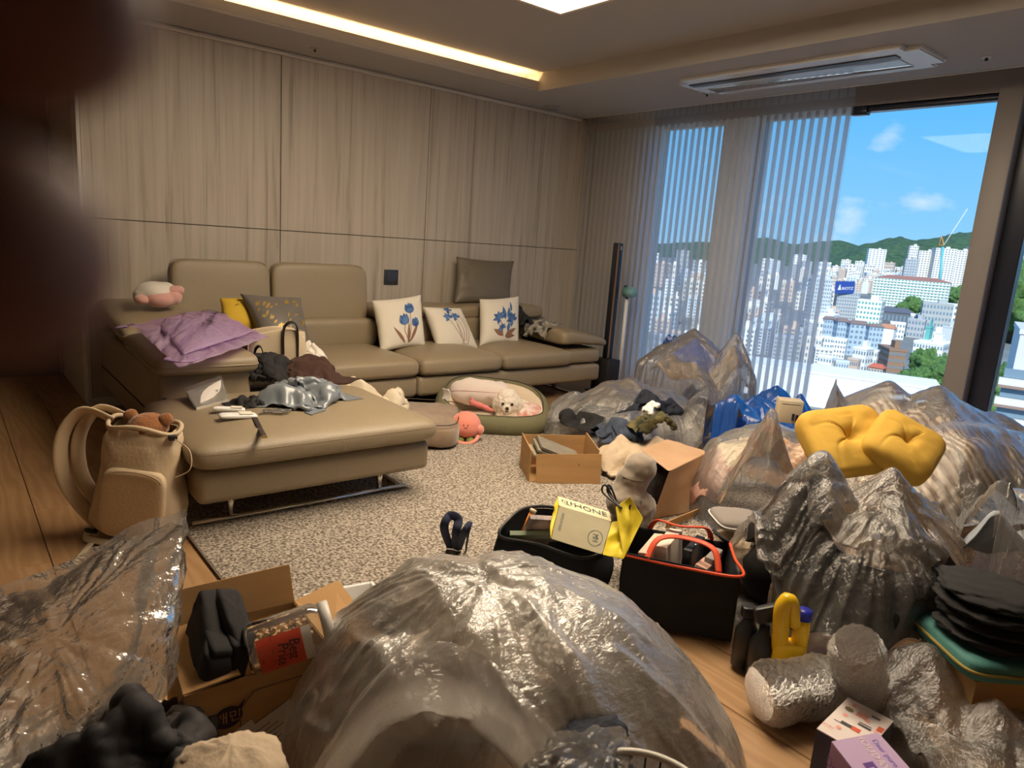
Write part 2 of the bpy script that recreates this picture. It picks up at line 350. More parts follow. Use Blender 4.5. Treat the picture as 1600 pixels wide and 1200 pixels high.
def film(name, tint=(.96, .94, .9), haze=.3, hcol=(.85, .82, .78), rough=.16, bump=.004, bs=26, gloss=1.0, edge=.55):
    """thin plastic film: clear, with a milky share that grows at grazing angles, and a glossy crinkled skin"""
    m = bpy.data.materials.new(name); m.use_nodes = True; nt = m.node_tree; N, L = nt.nodes, nt.links; N.clear()
    out = N.new('ShaderNodeOutputMaterial'); tr = N.new('ShaderNodeBsdfTransparent'); tr.inputs[0].default_value = (*tint, 1)
    df = N.new('ShaderNodeBsdfDiffuse'); df.inputs[0].default_value = (*hcol, 1); tl = N.new('ShaderNodeBsdfTranslucent'); tl.inputs[0].default_value = (*hcol, 1)
    mm = N.new('ShaderNodeMixShader'); mm.inputs[0].default_value = .45; L.new(df.outputs[0], mm.inputs[1]); L.new(tl.outputs[0], mm.inputs[2])
    gl = N.new('ShaderNodeBsdfGlossy'); gl.inputs['Roughness'].default_value = rough; gl.inputs['Color'].default_value = (gloss, gloss, gloss, 1)
    tc = N.new('ShaderNodeTexCoord'); t = N.new('ShaderNodeTexNoise'); t.inputs['Scale'].default_value = bs; t.inputs['Detail'].default_value = 5; t.inputs['Roughness'].default_value = .6
    mp = N.new('ShaderNodeMapping'); mp.inputs['Scale'].default_value = (1, 1.8, .8); L.new(tc.outputs['Object'], mp.inputs[0]); L.new(mp.outputs[0], t.inputs['Vector'])
    ab = N.new('ShaderNodeMath'); ab.operation = 'SUBTRACT'; L.new(t.outputs[0], ab.inputs[0]); ab.inputs[1].default_value = .5
    a2 = N.new('ShaderNodeMath'); a2.operation = 'ABSOLUTE'; L.new(ab.outputs[0], a2.inputs[0])
    bp = N.new('ShaderNodeBump'); bp.inputs['Distance'].default_value = bump*4; L.new(a2.outputs[0], bp.inputs['Height'])
    for s in (df, tl, gl): L.new(bp.outputs[0], s.inputs['Normal'])
    fr = N.new('ShaderNodeFresnel'); fr.inputs[0].default_value = 1.5; L.new(bp.outputs[0], fr.inputs['Normal']); fh = N.new('ShaderNodeFresnel'); fh.inputs[0].default_value = 1.5
    ff = N.new('ShaderNodeMath'); ff.operation = 'MULTIPLY_ADD'; L.new(fh.outputs[0], ff.inputs[0]); ff.inputs[1].default_value = edge; ff.inputs[2].default_value = haze; ff.use_clamp = True
    m1 = N.new('ShaderNodeMixShader'); L.new(ff.outputs[0], m1.inputs[0]); L.new(tr.outputs[0], m1.inputs[1]); L.new(mm.outputs[0], m1.inputs[2])
    fg = N.new('ShaderNodeMath'); fg.operation = 'MULTIPLY_ADD'; L.new(fr.outputs[0], fg.inputs[0]); fg.inputs[1].default_value = 1.25; fg.inputs[2].default_value = .05; fg.use_clamp = True
    m2 = N.new('ShaderNodeMixShader'); L.new(fg.outputs[0], m2.inputs[0]); L.new(m1.outputs[0], m2.inputs[1]); L.new(gl.outputs[0], m2.inputs[2])
    L.new(m2.outputs[0], out.inputs[0]); return m
def emit(name, col, st):
    m = bpy.data.materials.new(name); m.use_nodes = True; nt = m.node_tree; nt.nodes.clear()
    o = nt.nodes.new('ShaderNodeOutputMaterial'); e = nt.nodes.new('ShaderNodeEmission'); e.inputs[0].default_value = (*col, 1); e.inputs[1].default_value = st
    nt.links.new(e.outputs[0], o.inputs[0]); return m
def glass(name, tint=(.93, .97, .97), refl=.16):
    m = bpy.data.materials.new(name); m.use_nodes = True; nt = m.node_tree; N, L = nt.nodes, nt.links; N.clear()
    out = N.new('ShaderNodeOutputMaterial'); tr = N.new('ShaderNodeBsdfTransparent'); tr.inputs[0].default_value = (*tint, 1)
    gl = N.new('ShaderNodeBsdfGlossy'); gl.inputs['Roughness'].default_value = .02; mx = N.new('ShaderNodeMixShader')
    fr = N.new('ShaderNodeFresnel'); fr.inputs[0].default_value = 1.5
    ma = N.new('ShaderNodeMath'); ma.operation = 'MULTIPLY_ADD'; L.new(fr.outputs[0], ma.inputs[0]); ma.inputs[1].default_value = refl; ma.inputs[2].default_value = 0; ma.use_clamp = True
    L.new(ma.outputs[0], mx.inputs[0]); L.new(tr.outputs[0], mx.inputs[1]); L.new(gl.outputs[0], mx.inputs[2]); L.new(mx.outputs[0], out.inputs[0]); return m

# ================================================================= THE ROOM
H, HC = 2.35, 2.48
XB = -0.99          # window-side edge of the ceiling coffer
YB = -0.566         # sofa-wall edge of the coffer
def wood_mat():
    m, nt, b = NM('oak plank'); N, L = nt.nodes, nt.links
    tc = N.new('ShaderNodeTexCoord'); oi = N.new('ShaderNodeObjectInfo')
    ad = N.new('ShaderNodeVectorMath'); ad.operation = 'ADD'; L.new(tc.outputs['Object'], ad.inputs[0])
    cx = N.new('ShaderNodeCombineXYZ'); mu = N.new('ShaderNodeMath'); mu.operation = 'MULTIPLY'; mu.inputs[1].default_value = 40; L.new(oi.outputs['Random'], mu.inputs[0]); L.new(mu.outputs[0], cx.inputs[0]); L.new(mu.outputs[0], cx.inputs[1])
    L.new(cx.outputs[0], ad.inputs[1])
    mp = N.new('ShaderNodeMapping'); mp.inputs['Scale'].default_value = (9, 1.1, 1); L.new(ad.outputs[0], mp.inputs[0])
    w = N.new('ShaderNodeTexWave'); w.inputs['Scale'].default_value = .8; w.inputs['Distortion'].default_value = 16; w.inputs['Detail'].default_value = 3; w.inputs['Detail Scale'].default_value = 1.2; L.new(mp.outputs[0], w.inputs['Vector'])
    r = N.new('ShaderNodeValToRGB'); r.color_ramp.elements[0].color = (.33, .185, .085, 1); r.color_ramp.elements[1].color = (.40, .24, .115, 1); L.new(w.outputs[0], r.inputs[0])
    L.new(r.outputs[0], b.inputs['Base Color']); b.inputs['Roughness'].default_value = .42
    return m
def panel_mat():
    m, nt, b = NM('veined stone panel'); N, L = nt.nodes, nt.links
    tc = N.new('ShaderNodeTexCoord'); mp = N.new('ShaderNodeMapping'); mp.inputs['Scale'].default_value = (10, 1, .30); mp.inputs['Rotation'].default_value = (0, .06, 0); L.new(tc.outputs['Object'], mp.inputs[0])
    n1 = N.new('ShaderNodeTexNoise'); n1.inputs['Scale'].default_value = 2.2; n1.inputs['Detail'].default_value = 6; n1.inputs['Roughness'].default_value = .62; n1.inputs['Distortion'].default_value = .5; L.new(mp.outputs[0], n1.inputs['Vector'])
    r = N.new('ShaderNodeValToRGB'); e = r.color_ramp.elements; e[0].position = .30; e[0].color = (.33, .27, .205, 1); e[1].position = .60; e[1].color = (.54, .47, .385, 1)
    k = e.new(.44); k.color = (.47, .405, .325, 1)
    L.new(n1.outputs[0], r.inputs[0]); L.new(r.outputs[0], b.inputs['Base Color']); b.inputs['Roughness'].default_value = .48; return m
MAT_wood = wood_mat(); MAT_panel = panel_mat()
MAT_ceil = M('ceiling paint', (.47, .45, .43), .85); MAT_trim = M('pale trim', (.70, .65, .58), .55); MAT_wall = M('plain wall', (.55, .48, .40), .8, var=.06, vs=2)
MAT_dark = M('grout', (.16, .13, .11), .8); MAT_frame = M('window frame taupe', (.30, .275, .265), .45); MAT_navy = M('dark frame', (.018, .022, .04), .25)
MAT_white = M('white plastic', (.82, .81, .79), .4)

# floor with single planks
fl = struct(box2('floor', (-8, -8.2, -.12), (.42, 2.6, -.012), MAT_dark))
pw, pl_ = .23, 1.6
plank_me = None
bm = box_bm((0, 0, -.006), (pw-.003, pl_-.003, .012), bev=.0012, seg=1); plank_me = bpy.data.meshes.new('plank'); bm.to_mesh(plank_me); bm.free(); plank_me.materials.append(MAT_wood)
i = 0; x = -7.9
while x < .40:
    y = -8.1 + (i % 3)*.53
    while y < 2.5:
        xx, yy = x+pw/2, y+pl_/2
        if -6.6 < xx and -6.6 < yy < 2.0 and not (xx < -5.2 and yy < -3.5): link('plank', plank_me, None, fl).location = (xx, yy, 0)
        y += pl_
    x += pw; i += 1

# sofa wall in stone panels, two rows
wb = struct(box2('wall_back', (-3.98, .012, 0), (.45, .16, 2.6), MAT_dark))
ZP = 1.1705; js = [-3.98, -2.782, -1.598, -.41, .215]
for a, b_ in zip(js[:-1], js[1:]):
    for (z0, z1) in ((0, ZP), (ZP, H)):
        box2('panel', (a+.0026, 0, z0+.0026), (b_-.0026, .012, z1-.0026), MAT_panel, wb, bev=.001, seg=1)
box2('wall_edge', (-4.0, -.004, 0), (-3.98, .16, H), MAT_trim, wb, bev=.002, seg=1)
struct(box2('trim_1', (-3.98, -.035, H-.03), (0, 0, H), MAT_trim, bev=.012, seg=3))
# hall beyond the wall end
struct(box2('wall_hall', (-8, 1.15, 0), (-3.9, 1.3, 2.6), MAT_wall))
d = struct(box2('door_1', (-4.75, 1.10, 0), (-4.02, 1.15, 2.1), M('dark door', (.09, .085, .095), .5, bump=.0004, bs=200)))
lathe('door_handle', [(.011, 0), (.011, .04), (.02, .045), (.02, .05)], (-4.68, 1.10, 1.0), MAT_trim, d, axis=(math.pi/2, 0, 0))
struct(box2('baseboard_hall', (-8, 1.13, 0), (-4.76, 1.15, .07), MAT_trim, bev=.004, seg=1))
struct(box2('wall_hall_side', (-4.0, .16, 0), (-3.9, 1.2, 2.6), MAT_wall))
struct(box2('wall_left', (-8.1, -8.2, 0), (-8, 1.3, 2.6), MAT_wall)); struct(box2('wall_front', (-8, -8.3, 0), (.42, -8.2, 2.6), MAT_wall))

# ceiling: lowered soffit ring around a raised field
XL, YF = -5.6, -5.4
struct(box2('ceiling', (-8.1, -8.3, HC), (.46, 1.3, HC+.2), MAT_ceil))
def soffit(n, lo, hi): struct(box2(n, (*lo, H), (*hi, HC), MAT_ceil))
soffit('ceiling_soffit_back', (-8.1, YB+.14, ), (0, .16)); soffit('ceiling_soffit_right', (XB, -8.3), (0, YB+.14)); soffit('ceiling_soffit_left', (-8.1, -8.3), (XL, YB+.14)); soffit('ceiling_soffit_front', (XL, -8.3), (XB, YF)); soffit('ceiling_soffit_hall', (-8.1, .16), (-3.9, 1.3))
# light cove along the sofa wall: shelf, upstand and LED strip
struct(box2('trim_2', (XL, YB, H), (XB, YB+.14, H+.014), MAT_ceil)); struct(box2('trim_3', (XL, YB, H+.014), (XB, YB+.018, H+.072), MAT_ceil, bev=.002, seg=1))
led = box2('led_strip', (XL+.1, YB+.06, H+.0145), (XB-.06, YB+.075, H+.022), emit('warm led', (1, .60, .25), 125))
tag(led, 'warm glowing light strip hidden in the ceiling cove above the sofa wall', 'light strip')
# ceiling lamp: corner in view, the rest lengthened to light the foreground
lm = thing('ceiling_lamp', 'flush ceiling lamp lengthened out of view with a glowing warm white panel', 'lamp', (-2.3, -2.45, HC))
LX0, LX1, LY0, LY1 = -3.16, -1.96, -4.0, -1.87
bm = bmesh.new()
for (a, b_) in (((LX0, LY0), (LX1, LY0+.022)), ((LX0, LY1-.022), (LX1, LY1)), ((LX0, LY0+.022), (LX0+.022, LY1-.022)), ((LX1-.022, LY0+.022), (LX1, LY1-.022))):
    box_bm(((a[0]+b_[0])/2, (a[1]+b_[1])/2, HC-.026), (b_[0]-a[0], b_[1]-a[1], .052), bm=bm)
bmk('lamp_frame', bm, M('lamp frame', (.85, .74, .62), .5), lm)
box2('lamp_panel', (LX0+.022, LY0+.022, HC-.044), (LX1-.022, LY1-.022, HC-.004), emit('warm lamp panel', (1, .82, .60), 15.5), lm)
# window side
def wbox(n, lo, hi, m, **k): return struct(box2(n, lo, hi, m, **k))
wbox('ceiling_curtain_box', (0, -8.3, HC-.02), (.46, .16, HC), MAT_ceil)
wbox('trim_4', (0, -8.2, H-.004), (.018, 0, HC), MAT_trim)
wbox('wall_right_corner', (.22, -.72, 0), (.42, .05, HC), MAT_wall)
wbox('wall_right_sill', (.22, -8.2, 0), (.42, -.72, .10), MAT_trim); wbox('wall_right_head', (.20, -8.2, 2.262), (.42, -.72, HC), MAT_frame)
wbox('wall_right_end', (.22, -8.2, 0), (.42, -5.2, HC), MAT_wall)
MAT_glass = glass('window glass')
def window(n, y0, y1, z0=.10, z1=2.262, fw=.045, fm=None):
    w = thing(n, 'x', 'window', (.3, (y0+y1)/2, z0)); del w['label']; del w['category']; struct(w)
    fm = fm or MAT_frame; x0, x1 = .25, .32
    box2('window_frame', (x0, y0, z0), (x1, y0+fw, z1), fm, w, bev=.003, seg=1); box2('window_frame', (x0, y1-fw, z0), (x1, y1, z1), fm, w, bev=.003, seg=1)
    box2('window_frame', (x0, y0+fw, z1-.03), (x1, y1-fw, z1), fm, w, bev=.003, seg=1); box2('window_frame', (x0, y0+fw, z0), (x1, y1-fw, z0+.05), fm, w, bev=.003, seg=1)
    box2('window_pane', (.282, y0+fw, z0+.05), (.29, y1-fw, z1-.03), MAT_glass, w); return w
window('window_1', -1.44, -.72, fm=MAT_trim); wbox('trim_5', (.22, -1.72, .1), (.34, -1.44, 2.262), M('white window post', (.72, .75, .79), .4), bev=.006, seg=2)
w2 = window('window_2', -3.345, -1.72)
wbox('trim_6', (.16, -3.455, .05), (.34, -3.325, HC-.02), MAT_frame, bev=.006, seg=2)
window('window_3', -5.2, -3.455, fw=.115, fm=MAT_navy)
# roller casing and rail under the window head
rc = thing('blind_cassette', 'dark slim blind cassette across the top of the clear window pane', 'blind', (.23, -2.9, 2.22))
box2('casing', (.2, -3.32, 2.222), (.25, -2.55, 2.258), MAT_navy, rc, bev=.01, seg=2); box2('end_cap', (.195, -2.55, 2.205), (.255, -2.44, 2.262), MAT_navy, rc, bev=.006, seg=2)
# skirting
struct(box2('baseboard_back', (-3.98, -.012, 0), (0, 0, .06), MAT_trim, bev=.003, seg=1))

# ceiling fittings
ac = thing('ceiling_air_conditioner', 'long white ceiling air conditioner with a dark vent slot', 'air conditioner', (-.515, -2.44, H))
MAT_acw = M('glossy white panel', (.78, .79, .80), .06, spec=.7)
bm = bmesh.new(); bmesh.ops.create_cube(bm, size=1)
for v in bm.verts: v.co = Vector((v.co.x*.47, v.co.y*1.56, v.co.z*.022))
bmesh.ops.bevel(bm, geom=[e for e in bm.edges if abs(e.verts[0].co.z-e.verts[1].co.z) > .01], offset=.07, segments=8, affect='EDGES')
bmesh.ops.bevel(bm, geom=[e for e in bm.edges if e.verts[0].co.z < 0 and e.verts[1].co.z < 0], offset=.008, segments=2, affect='EDGES')
for v in bm.verts: v.co += Vector((-.515, -2.44, H-.011))
o = bmk('cover', bm, MAT_acw, ac); o.data.shade_smooth(); o.data.set_sharp_from_angle(angle=.6)
box2('vent_slot', (-.64, -3.08, H-.0275), (-.575, -1.72, H-.0205), M('vent slot', (.02, .018, .022), .35), ac, bev=.003, seg=1)
box2('vent_flap', (-.565, -3.06, H-.0262), (-.36, -1.76, H-.0212), M('mirror white flap', (.72, .73, .74), .03, metal=.55), ac, bev=.002, seg=2)
bev = thing('smoke_detector', 'round white smoke detector on the ceiling near the room corner', 'detector', tuple(Wz(863, 167, H)))
c = Wz(863, 167, H); lathe('housing', [(.001, H-.028), (.045, H-.026), (.06, H-.014), (.066, H)], (c[0], c[1], 0), MAT_ceil, bev); lathe('slot_shadow_ring', [(.048, H-.0275), (.052, H-.0275), (.052, H-.02)], (c[0], c[1], 0), M('grey slot shadow', (.30, .29, .28), .6), bev)
MAT_blk = M('black plastic', (.012, .012, .014), .4)
for (px, py, lab) in ((1542, 89, 'small chrome sprinkler head on the ceiling beyond the air conditioner'), (1105, 146, 'tiny dark sprinkler cap in the ceiling between air conditioner and curtain'), (492, 76, 'tiny dark sprinkler cap in the ceiling strip above the sofa')):
    c = Wz(px, py, H); s = thing('sprinkler', lab, 'sprinkler', tuple(c), 'ceiling sprinklers')
    lathe('plate', [(.001, H-.006), (.022, H-.006), (.03, H)], (c[0], c[1], 0), MAT_white if px > 1500 else MAT_ceil, s, n=20); lathe('nozzle', [(.001, H-.02), (.008, H-.02), (.008, H-.005)], (c[0], c[1], 0), MAT_blk, s, n=12)

# wall switch
sw = thing('wall_switch', 'dark square wall switch plate on the stone panel above the sofa', 'switch', tuple(Wy(610, 433, 0)))
a = Wy(600, 421, 0); b_ = Wy(621, 445, 0)
box2('plate', (a[0], -.010, b_[2]), (b_[0], 0, a[2]), M('slate plate', (.035, .04, .055), .35), sw, bev=.003, seg=2)
box2('rocker', (a[0]+.02, -.014, b_[2]+.02), (b_[0]-.02, -.009, a[2]-.02), M('slate rocker', (.045, .05, .068), .3), sw, bev=.002, seg=2)

# ---------------------------------------------------------------- curtain of sheer and opaque vertical vanes
def sheer(name, alpha, col, trl=.5):
    m = bpy.data.materials.new(name); m.use_nodes = True; nt = m.node_tree; N, L = nt.nodes, nt.links; N.clear()
    out = N.new('ShaderNodeOutputMaterial'); tr = N.new('ShaderNodeBsdfTransparent'); df = N.new('ShaderNodeBsdfDiffuse'); tl = N.new('ShaderNodeBsdfTranslucent')
    df.inputs[0].default_value = (*col, 1); tl.inputs[0].default_value = (*col, 1); a = N.new('ShaderNodeMixShader'); a.inputs[0].default_value = trl
    L.new(df.outputs[0], a.inputs[1]); L.new(tl.outputs[0], a.inputs[2]); b = N.new('ShaderNodeMixShader'); b.inputs[0].default_value = alpha
    L.new(tr.outputs[0], b.inputs[1]); L.new(a.outputs[0], b.inputs[2]); L.new(b.outputs[0], out.inputs[0]); return m
cu = thing('sheer_curtain', 'white sheer curtain with upright opaque vanes drawn over the left window', 'curtain', (.09, -1.26, 0))
MS, MV = sheer('sheer voile', .26, (.88, .90, .93), .75), sheer('opaque vane fabric', .84, (.64, .67, .72), .65)
pitch = .0628; nv_ = 40; P = []
ys = np.linspace(.0, -2.52, nv_*4+1); zs = np.linspace(.03, 2.44, 9)
P = np.array([[(.085+.011*math.sin(2*math.pi*y/pitch), y, z) for z in zs] for y in ys]); sheet('sheer_panel', P, MS, cu, sub=0)
for k in range(nv_):
    y = -.014-k*pitch; t = np.linspace(0, 1, 4); wv = .034
    P = np.array([[(.097+.006*math.sin(math.pi*a), y-wv*a, z) for z in (.05, .8, 1.6, 2.24)] for a in t]); sheet('vane', P, MV, cu, sub=0)
sheet('heading', np.array([[(.078, y, z) for z in (2.3, 2.44)] for y in np.linspace(0, -2.52, 12)]), sheer('heading tape', .35, (.8, .82, .84)), cu, sub=0)
box2('curtain_track', (.06, -5.0, 2.44), (.12, 0, 2.46), MAT_white, cu)

# ---------------------------------------------------------------- rug
def rug_mat():
    m, nt, b = NM('loop pile'); N, L = nt.nodes, nt.links; tc = N.new('ShaderNodeTexCoord')
    t = N.new('ShaderNodeTexNoise'); t.inputs['Scale'].default_value = 95; t.inputs['Detail'].default_value = 2; L.new(tc.outputs['Object'], t.inputs['Vector'])
    r = N.new('ShaderNodeValToRGB'); r.color_ramp.elements[0].position = .36; r.color_ramp.elements[1].position = .64
    r.color_ramp.elements[0].color = (.13, .105, .08, 1); r.color_ramp.elements[1].color = (.53, .465, .39, 1); L.new(t.outputs[0], r.inputs[0]); L.new(r.outputs[0], b.inputs['Base Color'])
    b.inputs['Roughness'].default_value = .95; b.inputs['Specular IOR Level'].default_value = .1
    bp = N.new('ShaderNodeBump'); bp.inputs['Distance'].default_value = .006; L.new(t.outputs[0], bp.inputs['Height']); L.new(bp.outputs[0], b.inputs['Normal']); return m
rug = thing('rug', 'flecked beige loop pile rug lying under the ottoman', 'rug', (-2.6, -2.2, 0))
box2('pile', (-4.0, -3.62, .002), (-1.2, -.72, .013), rug_mat(), rug, bev=.003, seg=2)
MAT_bind = M('rug binding', (.16, .12, .09), .9)
for (lo, hi) in (((-4.006, -3.626, .001), (-4.0, -.714, .012)), ((-4.0, -3.626, .001), (-1.2, -3.62, .012))): box2('binding', lo, hi, MAT_bind, rug)

# ---------------------------------------------------------------- sectional sofa
def leather():
    m, nt, b = NM('taupe leather'); b.inputs['Base Color'].default_value = (.285, .225, .145, 1); b.inputs['Roughness'].default_value = .40
    N, L = nt.nodes, nt.links; tc = N.new('ShaderNodeTexCoord'); t = N.new('ShaderNodeTexNoise'); t.inputs['Scale'].default_value = 3.5; t.inputs['Detail'].default_value = 3; L.new(tc.outputs['Object'], t.inputs['Vector'])
    v = N.new('ShaderNodeTexVoronoi'); v.inputs['Scale'].default_value = 320; L.new(tc.outputs['Object'], v.inputs['Vector'])
    ad = N.new('ShaderNodeMath'); ad.operation = 'MULTIPLY_ADD'; L.new(t.outputs[0], ad.inputs[0]); ad.inputs[1].default_value = 9.0; L.new(v.outputs[0], ad.inputs[2])
    bp = N.new('ShaderNodeBump'); bp.inputs['Distance'].default_value = .0012; bp.inputs['Strength'].default_value = .6; L.new(ad.outputs[0], bp.inputs['Height']); L.new(bp.outputs[0], b.inputs['Normal']); return m
ML = leather(); MPIP = M('leather piping', (.30, .235, .15), .45); MSEAM_SHADE = M('seam and gap shade', (.055, .042, .03), .7); MCH = M('chrome', (.78, .76, .72), .12, metal=1)  # seam tone darkened to stand for the shadowed gap along the stitching
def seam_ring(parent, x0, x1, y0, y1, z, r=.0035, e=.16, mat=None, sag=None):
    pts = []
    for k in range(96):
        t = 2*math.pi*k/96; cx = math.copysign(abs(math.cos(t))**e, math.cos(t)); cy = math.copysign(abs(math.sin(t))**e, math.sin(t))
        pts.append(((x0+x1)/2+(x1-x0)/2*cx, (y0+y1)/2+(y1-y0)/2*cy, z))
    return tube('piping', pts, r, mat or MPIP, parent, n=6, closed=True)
sofa = thing('sectional_sofa', 'long taupe leather corner sofa along the stone panel wall', 'sofa', (-2.2, -.5, 0))
for (a, b_) in ((-3.52, -2.212), (-2.206, -.465)): box2('base_rail', (a, -1.0, .135), (b_, -.1, .272), ML, sofa, bev=.03, seg=4)
for (a, b_) in ((-3.53, -2.915), (-2.915, -2.212), (-2.207, -1.508), (-1.504, -.812)):
    cushion('seat_cushion', (a, -1.035, .262), (b_, -.33, .415), ML, sofa, e1=.5, e2=.12, crown=.022); seam_ring(sofa, a+.002, b_-.002, -1.032, -.335, .349, r=.0028, e=.12, mat=MSEAM_SHADE)
cushion('arm_block', (-.815, -.985, .268), (-.455, -.1, .405), ML, sofa, e1=.4, e2=.14)
# right arm: wing-shaped pad drooping outward
V, Fc = superq((0, 0, 0), (.52, .84, .14), .5, .2, (0, 0, 0), 72, 24); V = np.array(V)
tt = (V[:, 0]+.26)/.52; V[:, 2] *= (1.1-.55*tt); V[:, 2] += .012-.09*np.clip(tt-.35, 0, 1)**1.2 + .02*(V[:, 1]+.43)
Va = V + np.array([-.635, -.57, .478]); o = mk('arm_pad', Va, Fc, ML, sofa)
bk = box2('lower_back', (-3.55, -.36, .27), (-.5, -.10, .585), ML, sofa, bev=.06, seg=5)
for (a, b_) in ((-2.92, -2.215), (-2.21, -1.51), (-1.505, -.815)): cushion('back_cushion', (a, -.43, .38), (b_, -.2, .60), ML, sofa, e1=.4, e2=.14)
for (a, b_) in ((-3.58, -2.965), (-2.955, -2.255)):
    V, Fc = superq(((a+b_)/2, -.27, .752), (b_-a, .13, .42), .3, .3, (-.10, 0, 0), 72, 24); h_ = mk('headrest', V, Fc, ML, sofa)
    pts = []
    for k in range(80):
        t = 2*math.pi*k/80; pts.append(((a+b_)/2+(b_-a)/2*.995*math.copysign(abs(math.cos(t))**.2, math.cos(t)), -.27-.1*.0+.1*.21*math.copysign(abs(math.sin(t))**.2, math.sin(t))*1.0, .752+.209*math.copysign(abs(math.sin(t))**.2, math.sin(t))))
    tube('piping', pts, .0032, MPIP, h_, n=6, closed=True)
for (a, b_) in ((-2.235, -1.5), (-1.495, -.62)): cushion('headrest', (a, -.42, .575), (b_, -.12, .69), ML, sofa, e1=.45, e2=.14)
# left arm: deep body with a tilting two-piece pad
box2('arm_body', (-3.925, -1.505, .135), (-3.50, -.02, .50), ML, sofa, bev=.025, seg=4)
tube('piping', [(-3.928, -1.49, .272), (-3.928, -.04, .272)], .003, MSEAM_SHADE, sofa, n=6)
def arm_pad(y0, y1, z0, z1, x0=-3.955, x1=-3.475, th=.115):
    V, Fc = superq((0, 0, 0), (x1-x0, y1-y0, th), .55, .14, (0, 0, 0), 72, 24, crown=.02); V = np.array(V)
    t = (V[:, 1]/(y1-y0)+.5); V[:, 2] += z0+(z1-z0)*t; V[:, 0] += (x0+x1)/2; V[:, 1] += (y0+y1)/2; p = mk('arm_pad', V, Fc, ML, sofa)
    pts = []
    for k in range(96):
        a = 2*math.pi*k/96; yy = math.copysign(abs(math.sin(a))**.14, math.sin(a)); pts.append(((x0+x1)/2+(x1-x0)/2*math.copysign(abs(math.cos(a))**.14, math.cos(a)), (y0+y1)/2+(y1-y0)/2*yy, z0+(z1-z0)*(yy*.5+.5)))
    tube('piping', pts, .004, MPIP, p, n=6, closed=True)
arm_pad(-1.575, -.86, .535, .555); arm_pad(-.855, -.05, .57, .655)
box2('brand_tag', (-3.912, -1.510, .335), (-3.895, -1.503, .385), M('black tag', (.02, .02, .02), .5), sofa, bev=.001, seg=1)
for (lx, ly) in ((-.62, -.62), (-2.05, -.62), (-3.3, -.62)):
    o = box('leg', (lx, ly, .072), (.022, .05, .13), MCH, sofa, bev=.002, seg=1); box('leg_foot', (lx, ly+.05, .008), (.022, .5, .012), MCH, o, bev=.002, seg=1)
# ---------------------------------------------------------------- ottoman
ott = thing('ottoman', 'large taupe leather ottoman on chrome rails in front of the corner sofa', 'ottoman', (-3.46, -1.9, 0))
box2('base_rail', (-3.975, -2.30, .132), (-2.935, -1.5, .272), ML, ott, bev=.03, seg=4)
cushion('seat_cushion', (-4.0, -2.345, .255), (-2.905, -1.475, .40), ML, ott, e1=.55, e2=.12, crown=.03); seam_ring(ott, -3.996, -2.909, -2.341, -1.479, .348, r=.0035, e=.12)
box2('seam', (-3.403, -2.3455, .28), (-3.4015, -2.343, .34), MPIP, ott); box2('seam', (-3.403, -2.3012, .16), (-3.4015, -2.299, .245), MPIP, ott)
for lx in (-3.815, -3.13):
    for ly in (-2.175, -1.62): tube('leg', [(lx, ly, .014), (lx, ly, .14)], .014, MCH, ott, n=16)
for ly in (-2.19, -1.60): tube('floor_rail', [(-3.97, ly, .024), (-3.0, ly, .024)], .011, MCH, ott, n=12)
for lx in (-3.02,): tube('floor_rail', [(lx, -2.19, .024), (lx, -1.60, .024)], .011, MCH, ott, n=12)

from mathutils.bvhtree import BVHTree
def top_of(objs):
    trees = []
    for o in objs: trees.append(BVHTree.FromPolygons([v.co[:] for v in o.data.vertices], [p.vertices[:] for p in o.data.polygons]))
    def f(x, y, d=.43):
        z = -9
        for t in trees:
            r = t.ray_cast(Vector((float(x), float(y), 3)), Vector((0, 0, -1)))
            if r[0] is not None: z = max(z, r[0].z)
        return z if z > -9 else d
    return f
OTTZ = top_of([o for o in ott.children if o.name.startswith('seat_cushion')])
def on_ott(px, py, lift=0.0):
    p = Wz(px, py, .43)
    for _ in range(6): p = Wz(px, py, OTTZ(p[0], p[1], .41))
    return p+np.array([0, 0, lift])
def rest_on(G, f, lift=.003):
    H_ = np.array([[f(x, y, -9) for x, y in zip(r[:, 0], r[:, 1])] for r in G]); G = G.copy(); G[..., 2] = np.maximum(G[..., 2], H_+lift); return G

